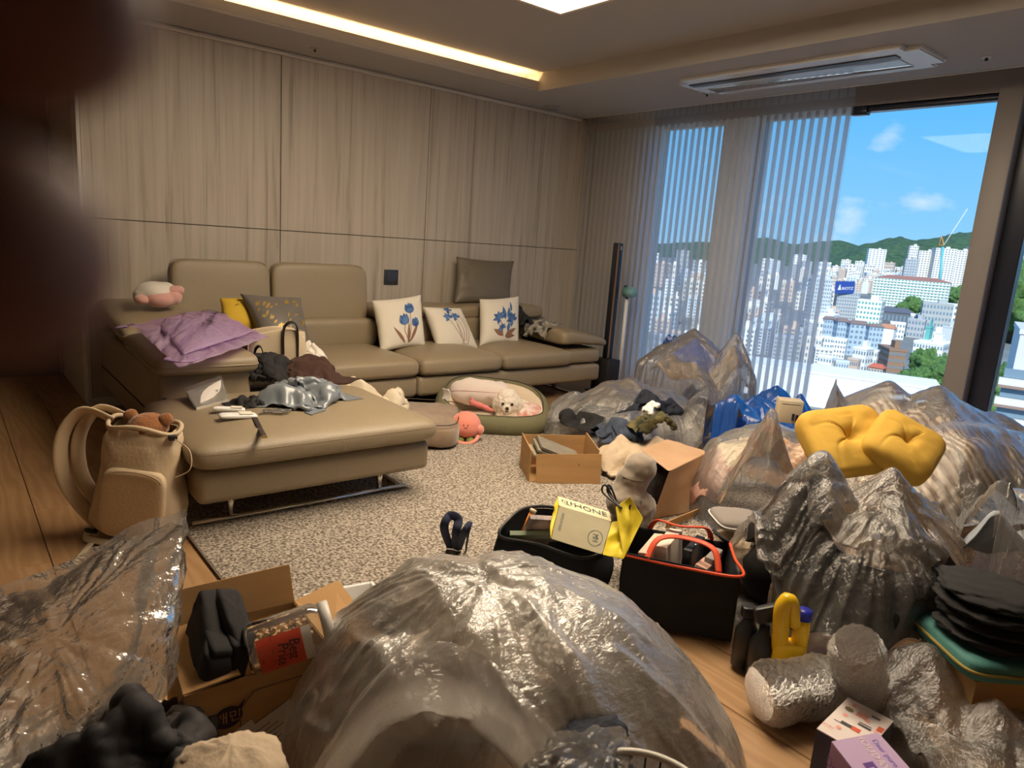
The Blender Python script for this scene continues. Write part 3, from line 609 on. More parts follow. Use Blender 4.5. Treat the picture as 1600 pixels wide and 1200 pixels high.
# ================================================================= THE TOWN BEYOND THE WINDOW
GZ = -48.0                                        # street level below the flat
def horizon(px): return 363+(px-816)*.0676
def ground_at(px, py): return Wz(px, py, GZ)
MAT_pane = M('town window glass', (.17, .24, .31), .25); MAT_paneg = M('green glazing', (.10, .36, .32), .2)
_bm_cache = {}
def bmat(col, rough=.8):
    k = tuple(round(c, 3) for c in col)
    if k not in _bm_cache: _bm_cache[k] = M('facade', col, rough, var=.06, vs=.15)
    return _bm_cache[k]
def building(label, px0, px1, ytop, ybase, col, floors=0, cols=0, yaw=None, depth=None, roof=None, group=None, glassm=None, slab=0, dist=None, name='town_building', cat='building'):
    """block standing on the street: its foot is seen at ybase, its roof line at ytop"""
    pc = (px0+px1)/2; g = ground_at(pc, max(ybase, horizon(pc)+6)) if dist is None else None
    if g is None: dv = ray(pc, ybase); g = CAM+dv*dist; g[2] = GZ
    t = float(np.dot(g-CAM, AF)); w = (px1-px0)/FPX*t
    dv = ray(pc, ytop); k = np.linalg.norm((g-CAM)[:2])/np.linalg.norm(dv[:2]); ztop = CAM[2]+dv[2]*k; h = max(4, ztop-GZ)
    vd = (g-CAM)[:2]; va = math.atan2(vd[1], vd[0]); rz = va-math.pi/2+(yaw if yaw is not None else random.uniform(-.5, .5))
    dp = depth if depth else w*random.uniform(.5, .9)
    ca, sa = abs(math.cos(rz-(va-math.pi/2))), abs(math.sin(rz-(va-math.pi/2))); w2 = max(w*.5, (w-dp*sa*.9)/max(.3, ca))
    b = thing(name, label, cat, (g[0], g[1], GZ), group, rz)
    box('walls', (0, dp/2, h/2), (w2, dp, h), bmat(col), b, world=False)
    if roof:
        bm = bmesh.new(); e = .5; vs = [bm.verts.new(p) for p in ((-w2/2-e, -e, h), (w2/2+e, -e, h), (w2/2+e, dp+e, h), (-w2/2-e, dp+e, h), (-w2/2+w2*.18, dp/2, h+min(4, dp*.3)), (w2/2-w2*.18, dp/2, h+min(4, dp*.3)))]
        for f in ((0, 1, 5, 4), (1, 2, 5), (2, 3, 4, 5), (3, 0, 4), (3, 2, 1, 0)): bm.faces.new([vs[i] for i in f])
        bmk('roof', bm, bmat(roof), b, world=False)
    else:
        box('parapet', (0, dp/2, h+.4), (w2+.4, dp+.4, .8), bmat(tuple(min(.9, c*1.05) for c in col)), b, world=False)
        if h > 12: box('roof_house', (w2*.15, dp*.5, h+2.2), (min(6, w2*.3), min(6, dp*.5), 3.4), bmat(tuple(c*.95 for c in col)), b, world=False)
    if floors and cols:
        V = []; Fc = []
        def quad(p):
            k = len(V); V.extend(p); Fc.append((k, k+1, k+2, k+3))
        fh = h/floors
        lo = max(0, floors-24)
        for f in range(lo, floors):
            z0 = f*fh+fh*.32; z1 = f*fh+fh*.80
            for c in range(cols):
                x0 = -w2/2+w2*(c+.22)/cols; x1 = -w2/2+w2*(c+.78)/cols
                quad([(x0, -.12, z0), (x1, -.12, z0), (x1, -.12, z1), (x0, -.12, z1)])
            sc = max(1, int(cols*dp/w2*.7))
            for c in range(sc):
                y0 = dp*(c+.25)/sc; y1 = dp*(c+.7)/sc
                quad([(-w2/2-.12, y1, z0), (-w2/2-.12, y0, z0), (-w2/2-.12, y0, z1), (-w2/2-.12, y1, z1)])
                quad([(w2/2+.12, y0, z0), (w2/2+.12, y1, z0), (w2/2+.12, y1, z1), (w2/2+.12, y0, z1)])
        o = mk('windows', V, Fc, glassm or MAT_pane, b, smooth=False, world=False); o['kind'] = 'stuff'
        if slab:
            bm = bmesh.new()
            for f in range(lo, floors): box_bm((0, -.5, f*fh+.3), (w2*1.01, 1.0, fh*.26), bm=bm)
            o = bmk('balconies', bm, bmat((.82, .80, .76)), b, world=False); o['kind'] = 'stuff'
    return b
WH = (.84, .83, .80); CR = (.76, .70, .62); BR = (.28, .17, .11); GY = (.42, .43, .45); PK = (.62, .47, .38)
town = M('town ground', (.23, .24, .22), .95, var=.4, vs=.02)
st = struct(box2('ground', (20, -1500, GZ-2), (5000, 4200, GZ-.05), town))
GC = 'pale apartment towers in a row below the wooded hill'
for (a, b_, t, bs, fl_, co) in ((1408, 1422, 384, 463, 20, 4), (1424, 1452, 392, 463, 20, 6), (1448, 1482, 388, 466, 22, 7), (1480, 1503, 391, 466, 21, 5), (1500, 1529, 386, 466, 22, 6)):
    building('tall pale apartment tower standing before the wooded hill by the crane', a, b_, t, bs, CR, fl_, co, yaw=.25, group=GC)
building('long pale slab of flats with green balconies and a brown roof edge', 1362, 1468, 437, 489, WH, 12, 22, yaw=-.12, depth=16, roof=(.30, .14, .11), glassm=MAT_paneg, slab=1)
bb = building('dark office block carrying a big blue billboard on its roof', 1302, 1338, 457, 500, GY, 8, 9, yaw=.2, depth=14)
pl0 = Wd(1306, 458, float(np.dot(np.array(bb.location)-CAM, AF))*.99); t_ = float(np.dot(pl0-CAM, AF)); sx = 1/FPX*t_
sg = thing('billboard', 'blue rooftop billboard with white lettering on the dark office block', 'billboard', tuple(pl0))
o_ = Wd(1320, 449, t_); box('board', o_, (30*sx, .6, 19*sx), M('billboard blue', (.02, .06, .28), .5), sg, rot=(0, -.07, -YAW))
_ux = np.array([math.cos(YAW), -math.sin(YAW), .07]); poly_plane('emblem', [[(-11*sx, -4*sx), (-6*sx, -4*sx), (-8.5*sx, 5*sx)]], o_-AF*.5, _ux, (0, 0, 1), MAT_white, sg, off=.2); text_plane('lettering', 'BIOTZ', o_-AF*.5+_ux*4*sx-np.array([0, 0, 2*sx]), _ux, (0, 0, 1), 6.2*sx, MAT_white, sg, off=.2)
building('white block with teal windows beside the billboard office', 1334, 1372, 470, 508, WH, 5, 7, yaw=-.2, glassm=MAT_paneg)
building('pale glass office slab rising left of the billboard block', 1255, 1290, 436, 520, (.55, .58, .6), 14, 9, yaw=.3)
building('broad brown brick block with a mansard row of windows', 1376, 1416, 548, 590, BR, 4, 7, yaw=.3, depth=18)
building('white corner block with a teal glass stair tower', 1412, 1466, 536, 600, WH, 6, 10, yaw=-.25, depth=18, slab=0)
building('slim teal stair tower on the white corner block', 1430, 1440, 511, 594, (.12, .38, .36), 0, 0, yaw=-.25, depth=5)
building('grey arched gable building behind the white corner block', 1466, 1482, 511, 560, (.50, .53, .56), 0, 0, yaw=0)
building('white office with square windows beside the taupe window post', 1481, 1504, 510, 585, WH, 8, 4, yaw=-.3)
building('terraced grey hillside flats stepping down below the trees', 1436, 1480, 475, 522, (.40, .42, .43), 5, 9, yaw=.1)
building('white block with small windows above the terraced flats', 1470, 1505, 476, 515, WH, 4, 7, yaw=-.2)
building('long low dark warehouse with pale gable', 1368, 1424, 488, 508, (.12, .13, .16), 1, 10, yaw=.1, roof=(.10, .11, .14))
GB = 'blue grey walk-up flats with dark hipped roofs'
for k, (a, b_) in enumerate(((1280, 1300), (1300, 1322), (1320, 1352), (1350, 1374))):
    building('blue grey walk-up block with a dark hipped roof in the stepped row', a, b_, 498+k*4, 548+k*4, (.40, .50, .62), 6, 4, yaw=.35, roof=(.22, .15, .13), group=GB)
building('white house with orange flat roof beyond the walk-ups', 1366, 1392, 512, 545, WH, 0, 0, yaw=-.2, roof=(.50, .22, .12))
GW = 'white low houses at the foot of the town'
for (a, b_, t, bs) in ((1272, 1300, 528, 562), (1296, 1318, 531, 560), (1322, 1350, 545, 592), (1345, 1364, 548, 590), (1270, 1296, 558, 596)):
    building('white low house with small dark windows among the near rooftops', a, b_, t, bs, WH, 4, 5, group=GW)
for (a, b_, t, bs, tn, tc) in ((1300, 1322, 566, 600, 'pale blue', (.6, .65, .7)), (1388, 1410, 505, 530, 'white', WH), (1415, 1440, 500, 528, 'grey', GY), (1318, 1336, 562, 598, 'peach', PK), (1396, 1420, 590, 612, 'white', WH), (1440, 1470, 520, 552, 'cream', CR), (1420, 1438, 492, 515, 'white', WH)):
    building(tn+' small house wedged between the larger near blocks', a, b_, t, bs, tc, 3, 5, group=tn+' small houses between the near blocks')
building('low tan house with red roof at the near edge of town', 1352, 1376, 574, 600, (.6, .45, .34), 2, 5, roof=(.5, .12, .07))
building('long white garden wall building below all the rooftops', 1160, 1440, 588, 640, (.80, .80, .80), 0, 0, yaw=0, depth=20)
# building close by, seen through the right-hand pane: bands of balconies
nb = building('large pale block with brown banded balconies outside the right-hand pane', 1552, 1700, 525, 760, (.62, .60, .58), 0, 0, yaw=.1, dist=118, depth=22)
w_ = 15.0
for k in range(9):
    z = 2.6-(k*3.3)
    zc = 22+k*-3.3+10
    box('balcony_band', (0, -.6, zc), (17.5, 1.4, 1.1), bmat((.70, .69, .68)), nb, world=False); box('brown_band', (0, -.75, zc-.8), (17.5, 1.2, .45), bmat((.30, .19, .15)), nb, world=False)
    box('window_band', (0, -.12, zc+1.4), (16.4, .3, 1.5), MAT_pane, nb, world=False)
building('tall pale tower far behind the banded balcony block', 1585, 1640, 390, 470, CR, 20, 8, yaw=.2)
# the crowded town: many small blocks
R2 = random.Random(5)
TONES = (('white', WH), ('cream', CR), ('pale blue', (.6, .65, .7)), ('peach', PK), ('grey', GY))
USED = []
def free(px, py, w):
    g = ground_at(px+w/2, py); r = w/FPX*float(np.dot(g-CAM, AF))*.62
    if any(math.hypot(g[0]-q[0], g[1]-q[1]) < r+q[2] for q in USED): return False
    USED.append((g[0], g[1], r)); return True
for k in range(260):
    px = R2.uniform(1288, 1425); py = horizon(px)+R2.uniform(33, 62); w_ = R2.uniform(8, 17); hh = R2.uniform(12, 28)
    if len(USED) > 85 or not free(px, py, w_): continue
    tn, tcol = R2.choice(TONES[:4]); fl_ = R2.choice((5, 7, 9)); wd = {5: 'low', 7: 'mid-height', 9: 'many-storeyed'}[fl_]
    building(tn+' '+wd+' block in the crowded town under the hill', px, px+w_, py-hh, py, tcol, fl_, R2.randint(3, 5), yaw=R2.uniform(-.4, .4), group=tn+' '+wd+' blocks of the crowded town')
n0 = len(USED)
for k in range(400):
    px = R2.uniform(985, 1285); py = horizon(px)+R2.uniform(33, 190); w_ = R2.uniform(10, 20)+(py-400)*.10; hh = R2.uniform(16, 34)+(py-420)*.12
    if len(USED)-n0 > 85 or not free(px, py, w_): continue
    tn, tcol = R2.choice(TONES); fl_ = R2.choice((4, 6, 8)); wd = {4: 'low', 6: 'mid-height', 8: 'many-storeyed'}[fl_]
    building(tn+' '+wd+' block seen dimly through the curtain', px, px+w_, py-hh, py, tcol, fl_, R2.randint(3, 6), yaw=R2.uniform(-.5, .5), group=tn+' '+wd+' blocks behind the curtain')
building('tall slim white tower crowning the crowded town', 1350, 1377, 389, 440, WH, 16, 5, yaw=.2); building('grey stepped tower beside the slim white tower', 1405, 1425, 405, 466, GY, 14, 5, yaw=.2)
# hills
def hill(name, label, prof, dist, dpt, mat, seed, rough=1.0):
    V = []; n = len(prof); Fc = []; m = 9
    xs = np.linspace(prof[0][0], prof[-1][0], 110); ys = np.interp(xs, [p[0] for p in prof], [p[1] for p in prof])
    for i, (px, py) in enumerate(zip(xs, ys)):
        top = Wd(px, py, dist); d = ray(px, py)[:2]; d = d/np.linalg.norm(d)
        zt = top[2]+rough*dist*.0012*float(fbm(np.array([[px*.11, seed, 0]]), seed)[0])
        for j in range(m):
            s = j/(m-1); q = top[:2]-d*dpt*(1-s)**1.2*(1 if j < m else 1); z = GZ+(zt-GZ)*math.sin(s*math.pi/2)
            z += rough*dist*.0018*float(fbm(np.array([[px*.05, j*1.3, seed]]), seed+3)[0])*(s < 1)
            V.append((q[0], q[1], z))
        q = top[:2]+d*dpt; V.append((q[0], q[1], GZ))
    m += 1
    for i in range(109):
        for j in range(m-1): Fc.append((i*m+j, (i+1)*m+j, (i+1)*m+j+1, i*m+j+1))
    return tag(mk(name, V, Fc, mat), label, 'hill')
MAT_hill = M('wooded hill', (.055, .115, .045), .95, bump=6.0, bs=.06, col2=(.022, .055, .028), vs=.045)
hill('wooded_hill', 'dark green wooded hill rising behind the apartment towers', [(1270, 404), (1300, 399), (1340, 385), (1385, 373), (1405, 370), (1425, 376), (1460, 372), (1500, 364), (1530, 360), (1620, 352), (1760, 372)], 3600, 700, MAT_hill, 3)
hill('distant_hills', 'low wooded hills on the far horizon behind the town', [(960, 385), (1080, 378), (1150, 378), (1195, 370), (1240, 382), (1275, 378), (1312, 375), (1345, 385), (1400, 395)], 6200, 900, MAT_hill, 5, .35)
# trees near the house and on the slopes
MAT_leaf = M('tree leaves', (.10, .20, .045), .8, bump=.3, bs=2.5, col2=(.03, .085, .02), vs=.7); MAT_trunk = M('trunk', (.12, .08, .05), .9)
def tree(label, px, py, rpx, group=None, seed=0):
    t_ = 300.0
    for _ in range(8): rad = rpx/FPX*t_; t_ = (CAM[2]-GZ-rad*1.15)/-ray(px, py)[2]
    c = Wd(px, py, t_); t = thing('tree', label, 'tree', (c[0], c[1], GZ), group)
    tube('trunk', [(c[0], c[1], GZ), (c[0], c[1], c[2])], rad*.1, MAT_trunk, t, n=8)
    V, Fc = superq((0, 0, 0), (2, 2, 2), 1, 1, (0, 0, 0), 60, 40); V = np.array(V); rr = 1+.25*fbm(V*2.2, seed)+.16*fbm(V*8, seed+4)
    mk('crown', V*rr[:, None]*np.array([rad, rad, rad*.95])+c, Fc, MAT_leaf, t)
for k, (px, py, rp) in enumerate(((1452, 572, 26), (1478, 588, 24), (1424, 598, 20), (1440, 590, 18))): tree('leafy green tree standing outside below the window by the post', px, py, rp, 'trees below the window', k)
for k, (px, py, rp) in enumerate(((1425, 478, 15), (1408, 485, 11), (1490, 463, 15), (1506, 468, 15), (1520, 462, 14))): tree('dark tree clump growing between the town blocks', px, py, rp, 'trees between the town blocks', k+8)
for k, (px, py, rp) in enumerate(((1572, 598, 26), (1592, 632, 30), (1562, 640, 24), (1590, 470, 30), (1608, 470, 34), (1612, 655, 34))): tree('bushy green tree outside the right-hand pane', px, py, rp, 'trees outside the right-hand pane', k+14)
# crane
cr = thing('tower_crane', 'tower crane with teal mast and long raised jib before the hill', 'crane', tuple(Wd(1470, 466, 1000)))
MAT_cr = M('teal mast', (.10, .42, .46), .6); MAT_or = M('orange cab', (.62, .28, .08), .6)
tube('mast', [Wd(1466, 466, 1000), Wd(1473, 386, 1000)], 1.8, MAT_cr, cr, n=4); tube('jib', [Wd(1474, 384, 1000), Wd(1512, 326, 1000)], .7, M('pale jib', (.6, .6, .6), .6), cr, n=4)
tube('cab_frame', [Wd(1467, 383, 1000), Wd(1471, 369, 1000), Wd(1475, 383, 1000), Wd(1467, 383, 1000)], 1.0, MAT_or, cr, n=4)

# ================================================================= THINGS ON AND AROUND THE SOFA
def pillow4(name, c, thick, mat, parent=None, n=34, pinch=.07, seed=0, wr=.006, back=True):
    """soft square cushion spanned by four corner points (bl, br, tr, tl as seen from its printed face); returns object and face grid"""
    bl, br, tr, tl = [np.array(p, float) for p in c]; u = np.linspace(-1, 1, n); U, W_ = np.meshgrid(u, u, indexing='ij')
    a = (U*(1-pinch*(1-W_**2)*(np.abs(U)**1))+1)/2; b = (W_*(1-pinch*(1-U**2))+1)/2
    a, b = a[..., None], b[..., None]; base = bl*(1-a)*(1-b)+br*a*(1-b)+tr*a*b+tl*(1-a)*b
    nn = np.cross(br-bl, tl-bl); nn /= np.linalg.norm(nn)
    t = (np.clip((1-U**2)*(1-W_**2), 0, 1)**.42)*thick/2
    wrk = wr*fbm(np.stack([U*3, W_*3, U*0+seed], -1), seed)*(np.abs(U)**2+np.abs(W_)**2)*.8*(t/(thick/2))
    Fr = base+nn*(t+wrk)[..., None]; Bk = base-nn*(t-wrk)[..., None]
    k = n*n; f1 = grid_faces(n, n); f2 = [tuple(reversed(f)) for f in grid_faces(n, n, k)]
    o = mk(name, np.concatenate([Fr.reshape(-1, 3), Bk.reshape(-1, 3)]), f1+f2, mat, parent)
    bmm = bmesh.new(); bmm.from_mesh(o.data); bmesh.ops.remove_doubles(bmm, verts=bmm.verts, dist=.0006); bmesh.ops.recalc_face_normals(bmm, faces=bmm.faces); bmm.to_mesh(o.data); bmm.free(); o.data.shade_smooth()
    return o, Fr
def print_on(name, polys, G, mat, parent, off=.0025):
    """flat print: polygons in 0..1 face coordinates laid onto a cushion or bag face"""
    V = []; Fc = []
    for pl in polys:
        k = len(V); V += pl; Fc.append(tuple(range(k, k+len(pl))))
    bmm = bmesh.new(); vs = [bmm.verts.new((a, b, 0)) for a, b in V]
    for f in Fc:
        try: bmm.faces.new([vs[i] for i in f])
        except ValueError: pass
    bmesh.ops.triangulate(bmm, faces=bmm.faces[:]); bmesh.ops.subdivide_edges(bmm, edges=[e for e in bmm.edges if e.calc_length() > .05], cuts=2)
    bmm.verts.index_update(); uv = np.array([(v.co.x, v.co.y) for v in bmm.verts]); W_ = surf_map(G, uv, off); fs = [tuple(v.index for v in f.verts) for f in bmm.faces]; bmm.free()
    return mk(name, W_, fs, mat, parent)
def print_text(name, s, G, u, v, size, mat, parent, ang=0, asp=1.0, off=.0025):
    V, Fc = text_vf(s, size); c_, s_ = math.cos(ang), math.sin(ang); x = V[:, 0]*asp; y = V[:, 1]
    return mk(name, surf_map(G, np.stack([u+x*c_-y*s_, v+x*s_+y*c_], -1), off), Fc, mat, parent, smooth=False)
MAT_linen = M('cream linen', (.74, .68, .57), .85, bump=.0006, bs=400); MAT_blue = M('print blue', (.025, .075, .22), .8, col2=(.10, .20, .42), vs=30); MAT_stem = M('print brown', (.25, .13, .085), .85)
def petal(cx, cy, l, w, ang): 
    pts = []
    for t in np.linspace(0, 1, 9): pts.append((l*t, w*math.sin(math.pi*t**.8)*.5))
    for t in np.linspace(1, 0, 9)[1:-1]: pts.append((l*t, -w*math.sin(math.pi*t**.8)*.5))
    return [(cx+a*math.cos(ang)-b*math.sin(ang), cy+a*math.sin(ang)+b*math.cos(ang)) for a, b in pts]
def flower_pillow(label, bl, br, tr, tl, kind, seed):
    c = (Wy(*bl, -.66), Wy(*br, -.66), Wy(*tr, -.47), Wy(*tl, -.47)); o_ = thing('throw_pillow', label, 'pillow', tuple((c[0]+c[1])/2), 'white floral pillows on the sofa')
    p, G = pillow4('cover', c, .15, MAT_linen, o_, seed=seed)
    bp_, sp_ = [], []
    if kind == 0:
        for (x, y, r) in ((.64, .72, .115), (.50, .50, .115), (.74, .43, .095)):
            bp_ += [petal(x, y-r, 2*r, r*1.3, math.pi/2-.25), petal(x-.01, y-r, 1.9*r, r*1.2, math.pi/2+.3), petal(x, y-r, 2.1*r, r, math.pi/2)]
            sp_ += line2([(x, y-r), (x-.02, .28), (.58, .06)], .014)
        sp_ += [petal(.50, .05, .42, .06, 2.2), petal(.56, .05, .40, .06, 1.5), petal(.60, .06, .45, .07, 1.05)]
    elif kind == 1:
        for (x, y, r) in ((.50, .86, .09), (.40, .66, .1), (.60, .68, .1)):
            for a in (.3, 1.1, 1.9, 2.8, 4.0): bp_.append(petal(x, y, r*1.35, r*.75, a))
            sp_ += line2([(x, y-.03), (x+.08, .4), (.62, .05)], .013)
        sp_ += line2([(.72, .8), (.76, .4), (.66, .05)], .014)+line2([(.8, .7), (.82, .35), (.7, .05)], .014)+line2([(.55, .5), (.58, .05)], .012)
    else:
        for (x, y, r) in ((.36, .50, .12), (.70, .45, .13), (.45, .28, .08)):
            for a in (.2, 1.0, 1.7, 2.5, 3.4, 4.6): bp_.append(petal(x, y, r*1.3, r*.7, a))
        bp_ += [petal(.52, .45, .32, .09, 1.75), petal(.60, .45, .28, .10, 1.5), petal(.68, .62, .24, .06, 1.6), petal(.60, .2, .2, .08, 1.5)]
        sp_ += line2([(.40, .45), (.5, .1)], .016)+line2([(.68, .4), (.55, .1)], .016)+[petal(.5, .12, .3, .1, 2.6), petal(.55, .12, .32, .1, .5), petal(.55, .1, .28, .08, .1)]
    print_on('stem_print', sp_, G, MAT_stem, o_, .002); print_on('flower_print', bp_, G, MAT_blue, o_, .003)
flower_pillow('white pillow with three blue tulips standing beside the leather headrest', (594, 551), (665, 541), (658, 460), (580, 469), 0, 1)
flower_pillow('white pillow with blue irises slumped sideways between two upright pillows', (682, 545), (748, 547), (719, 481), (660, 479), 1, 2)
flower_pillow('white pillow with blue lilies standing below the grey leather cushion', (749, 541), (810, 537), (811, 462), (749, 467), 2, 3)
# grey leather cushion against the wall
lc = thing('leather_cushion', 'creased grey leather cushion propped against the wall panel on the sofa back', 'cushion', tuple(Wy(755, 472, -.22)))
MGL = M('grey leather', (.165, .135, .095), .45, bump=.004, bs=9); pillow4('cover', (Wy(709, 474, -.26), Wy(797, 477, -.26), Wy(803, 408, -.10), Wy(713, 401, -.10)), .13, MGL, lc, seed=5, wr=.02)
box('zip_pull', Wy(792, 409, -.10), (.03, .008, .008), MAT_blk, lc)
# grey cushion with gold leaves, in its clear sleeve
gc = thing('gold_leaf_cushion', 'grey cushion with gold leaf print leaning beside the purple bag', 'cushion', tuple(Wy(445, 550, -.85)))
p, G = pillow4('cover', (Wy(418, 560, -.90), Wy(490, 560, -.90), Wy(470, 465, -.60), Wy(375, 459, -.60)), .16, M('grey satin cushion', (.145, .13, .115), .35, bump=.002, bs=30), gc, seed=7)
R3 = random.Random(3); print_on('leaf_print', [petal(R3.uniform(.08, .85), R3.uniform(.1, .85), R3.uniform(.07, .13), R3.uniform(.02, .04), R3.uniform(.2, 1.2)) for _ in range(46)], G, M('gold leaf', (.55, .38, .10), .35, metal=.6), gc)
yc = thing('yellow_cushion', 'small yellow cushion peeking out behind the gold leaf cushion', 'cushion', tuple(Wy(365, 500, -.62)))
p, G = pillow4('cover', (Wy(345, 520, -.68), Wy(420, 520, -.68), Wy(420, 466, -.52), Wy(343, 466, -.52)), .12, M('mustard cloth', (.62, .40, .03), .8), yc, seed=8)
print_on('dash_print', line2([(.3, .8), (.36, .84)], .02)+line2([(.42, .74), (.5, .77)], .02)+line2([(.25, .66), (.33, .7)], .02), G, MAT_blk, yc)
# soft toys: union of blobs, remeshed into one skin
def blob(name, ells, mat, parent=None, voxel=.008, smooth=8, fuzz=0, seed=0):
    bmm = bmesh.new()
    for e in ells:
        c, r = e[0], e[1]; R = rot_m(e[2]) if len(e) > 2 else Matrix.Identity(3); k = len(bmm.verts)
        bmesh.ops.create_icosphere(bmm, subdivisions=3, radius=1); bmm.verts.ensure_lookup_table()
        for v in bmm.verts[k:]: v.co = R @ Vector((v.co.x*r[0], v.co.y*r[1], v.co.z*r[2])) + Vector(tuple(map(float, c)))
    tmp = bmk('tmp', bmm, None); md = tmp.modifiers.new('r', 'REMESH'); md.mode = 'VOXEL'; md.voxel_size = voxel; md2 = tmp.modifiers.new('s', 'SMOOTH'); md2.factor = .5; md2.iterations = smooth
    dg = bpy.context.evaluated_depsgraph_get(); me = bpy.data.meshes.new_from_object(tmp.evaluated_get(dg)); old = tmp.data; bpy.data.objects.remove(tmp); bpy.data.meshes.remove(old); me.materials.clear()
    if fuzz:
        n_ = len(me.vertices); co = np.empty(n_*3); me.vertices.foreach_get('co', co); co = co.reshape(-1, 3); nr = np.empty(n_*3); me.vertex_normals.foreach_get('vector', nr); nr = nr.reshape(-1, 3)
        co = co+nr*(fuzz*(vnoise(co*90, seed)+.7*vnoise(co*45, seed+2)))[:, None]; me.vertices.foreach_set('co', co.ravel())
    me.name = name; me.shade_smooth(); return link(name, me, mat, parent)
MAT_pinkp = M('pink plush', (.62, .33, .28), .95, sheen=.5); MAT_wp = M('white plush', (.70, .64, .56), .95, sheen=.5)
pk = thing('pink_plush', 'pink and white plush toy slumped on the arm of the sofa', 'plush toy', tuple(Wy(245, 478, -.55)))
q = lambda x, y, yy=-.52: Wy(x, y, yy)
blob('body', [(q(242, 457), (.10, .11, .065)), (q(225, 462), (.06, .08, .05)), (q(258, 455), (.06, .08, .055))], MAT_wp, pk)
blob('belly', [(q(250, 467, -.58), (.085, .07, .05)), (q(270, 463, -.56), (.05, .07, .05))], MAT_pinkp, pk); blob('paw', [(q(272, 455, -.57), (.045, .045, .034)), (q(280, 453, -.58), (.03, .035, .026))], MAT_pinkp, pk); blob('paw', [(q(222, 468, -.58), (.045, .05, .03))], MAT_pinkp, pk)
# purple carrier bag spread over the arm
ARM = [('b', (-3.96, -1.58, .2), (-3.47, -.86, .615)), ('b', (-3.96, -.86, .2), (-3.47, -.04, .69)), ('b', (-3.53, -1.04, .2), (-.8, -.3, .44)), ('b', (-3.98, -1.5, .1), (-3.49, -.02, .5))]
pb = thing('purple_carrier_bag', 'purple translucent carrier bag with black print spread over the sofa arm', 'plastic bag', tuple(Wz(310, 545, .62)))
MPUR = film('purple film', (.76, .52, .93), .50, (.80, .50, .96), .12, .006, 22, gloss=1.0, edge=.4); n_, m_ = 60, 48
ARMZ = top_of([o for o in sofa.children if o.name.startswith(('arm_pad', 'seat_cushion'))][:8])
def grid4(A, B, C, D, n): U, V_ = np.meshgrid(np.linspace(0, 1, n), np.linspace(0, 1, n), indexing='ij'); U, V_ = U[..., None], V_[..., None]; return A*(1-U)*(1-V_)+B*U*(1-V_)+C*U*V_+D*(1-U)*V_, U, V_
pA, pB, pC, pD = Wz(205, 508, .665), Wz(335, 486, .665), Wz(422, 528, .63), Wz(280, 578, .60)
P_, U, V_ = grid4(pA, pB, pC, pD, 60); sg_ = (np.sin(np.pi*U)*np.sin(np.pi*V_))**.6; G = rest_on(refine(P_+np.array([0, 0, .012])+np.array([0, 0, .035])*sg_, .010, 6, 11, .5, .5, .6, .6, 7, .8), ARMZ, .004); sheet('film', G, MPUR, pb, sub=0).data.flip_normals()
P_, U, V_ = grid4(pA*.85+pC*.15, pB*.9+pD*.1, pC*.9+pA*.1, pD*.9+pB*.1, 48); sg_ = (np.sin(np.pi*U)*np.sin(np.pi*V_))**.6; G2 = refine(P_+np.array([0, 0, .035])+np.array([0, 0, .055])*sg_, .008, 5, 12, 1.1, .7, .5, .5, 6, .6); sheet('film', G2, MPUR, pb, sub=0).data.flip_normals()
for (p0_, p1_) in ((pA, pA+(pA-pC)*.10+np.array([0, 0, -.02])), (pD*.93+pB*.07+np.array([0, 0, .025]), pD+np.array([0, 0, .035]))):
    e_ = np.cross(p1_-p0_, [0, 0, 1.0]); e_ /= np.linalg.norm(e_); tube('handle', spline([p0_-e_*.055, p0_*.4+p1_*.6-e_*.05, p1_, p0_*.4+p1_*.6+e_*.05, p0_+e_*.055], 6), .014, MPUR, pb, n=8, flat=.35)
MAT_prt = M('black print', (.02, .012, .03), .5)
pic = line2([(.60, .34), (.70, .22), (.90, .22), (.90, .46), (.70, .46), (.60, .34), (.54, .40)], .014)+[rect2(.70+a*.048, .26+b*.06, .73+a*.048, .30+b*.06) for a in range(4) for b in range(3)]
print_on('pictogram', pic, G2, MAT_prt, pb, -.010)['kind'] = 'stuff'
print_text('lettering', '20', G2, .36, .22, .12, MAT_prt, pb, 1.57, off=-.010); print_text('lettering', '재사용', G2, .58, .62, .10, MAT_prt, pb, 2.3, off=-.010); print_text('lettering', '봉투', G2, .47, .70, .10, MAT_prt, pb, 2.3, off=-.010)
# canvas tote with black handles on the corner seat
MCAN = M('cream canvas', (.62, .50, .34), .9, bump=.0008, bs=300); ct = thing('canvas_tote', 'cream canvas tote with black handles standing behind the clothes pile', 'tote bag', (-3.27, -1.17, .43))
V = []; xs = np.linspace(-3.42, -3.11, 14)
G = np.array([[(x, -1.25+.02*math.sin(9*x)+(.10 if k else 0), z) for x in xs] for k in (0, 1) for z in (.43,)])
for yy in (-1.24, -1.10):
    Gp = np.array([[(x, yy+.012*math.sin(14*x+z*9), z+(.012*math.sin(17*x) if z > .6 else 0)) for z in np.linspace(.43, .645, 8)] for x in xs]); sheet('panel', Gp, MCAN, ct, thick=.004)
for xx in (-3.42, -3.11):
    Gp = np.array([[(xx+.008*math.sin(z*20), y, z) for z in np.linspace(.43, .64, 6)] for y in np.linspace(-1.24, -1.10, 5)]); sheet('gusset', Gp, MCAN, ct, thick=.004)
tube('handle', spline([(-3.24, -1.252, .52), (-3.245, -1.27, .66), (-3.21, -1.285, .70), (-3.17, -1.27, .66), (-3.16, -1.255, .5)], 8), .016, MAT_blk, ct, n=8, flat=.25); tube('handle', spline([(-3.40, -1.252, .5), (-3.40, -1.28, .56), (-3.375, -1.285, .57), (-3.35, -1.27, .5)], 8), .014, MAT_blk, ct, n=8, flat=.25)
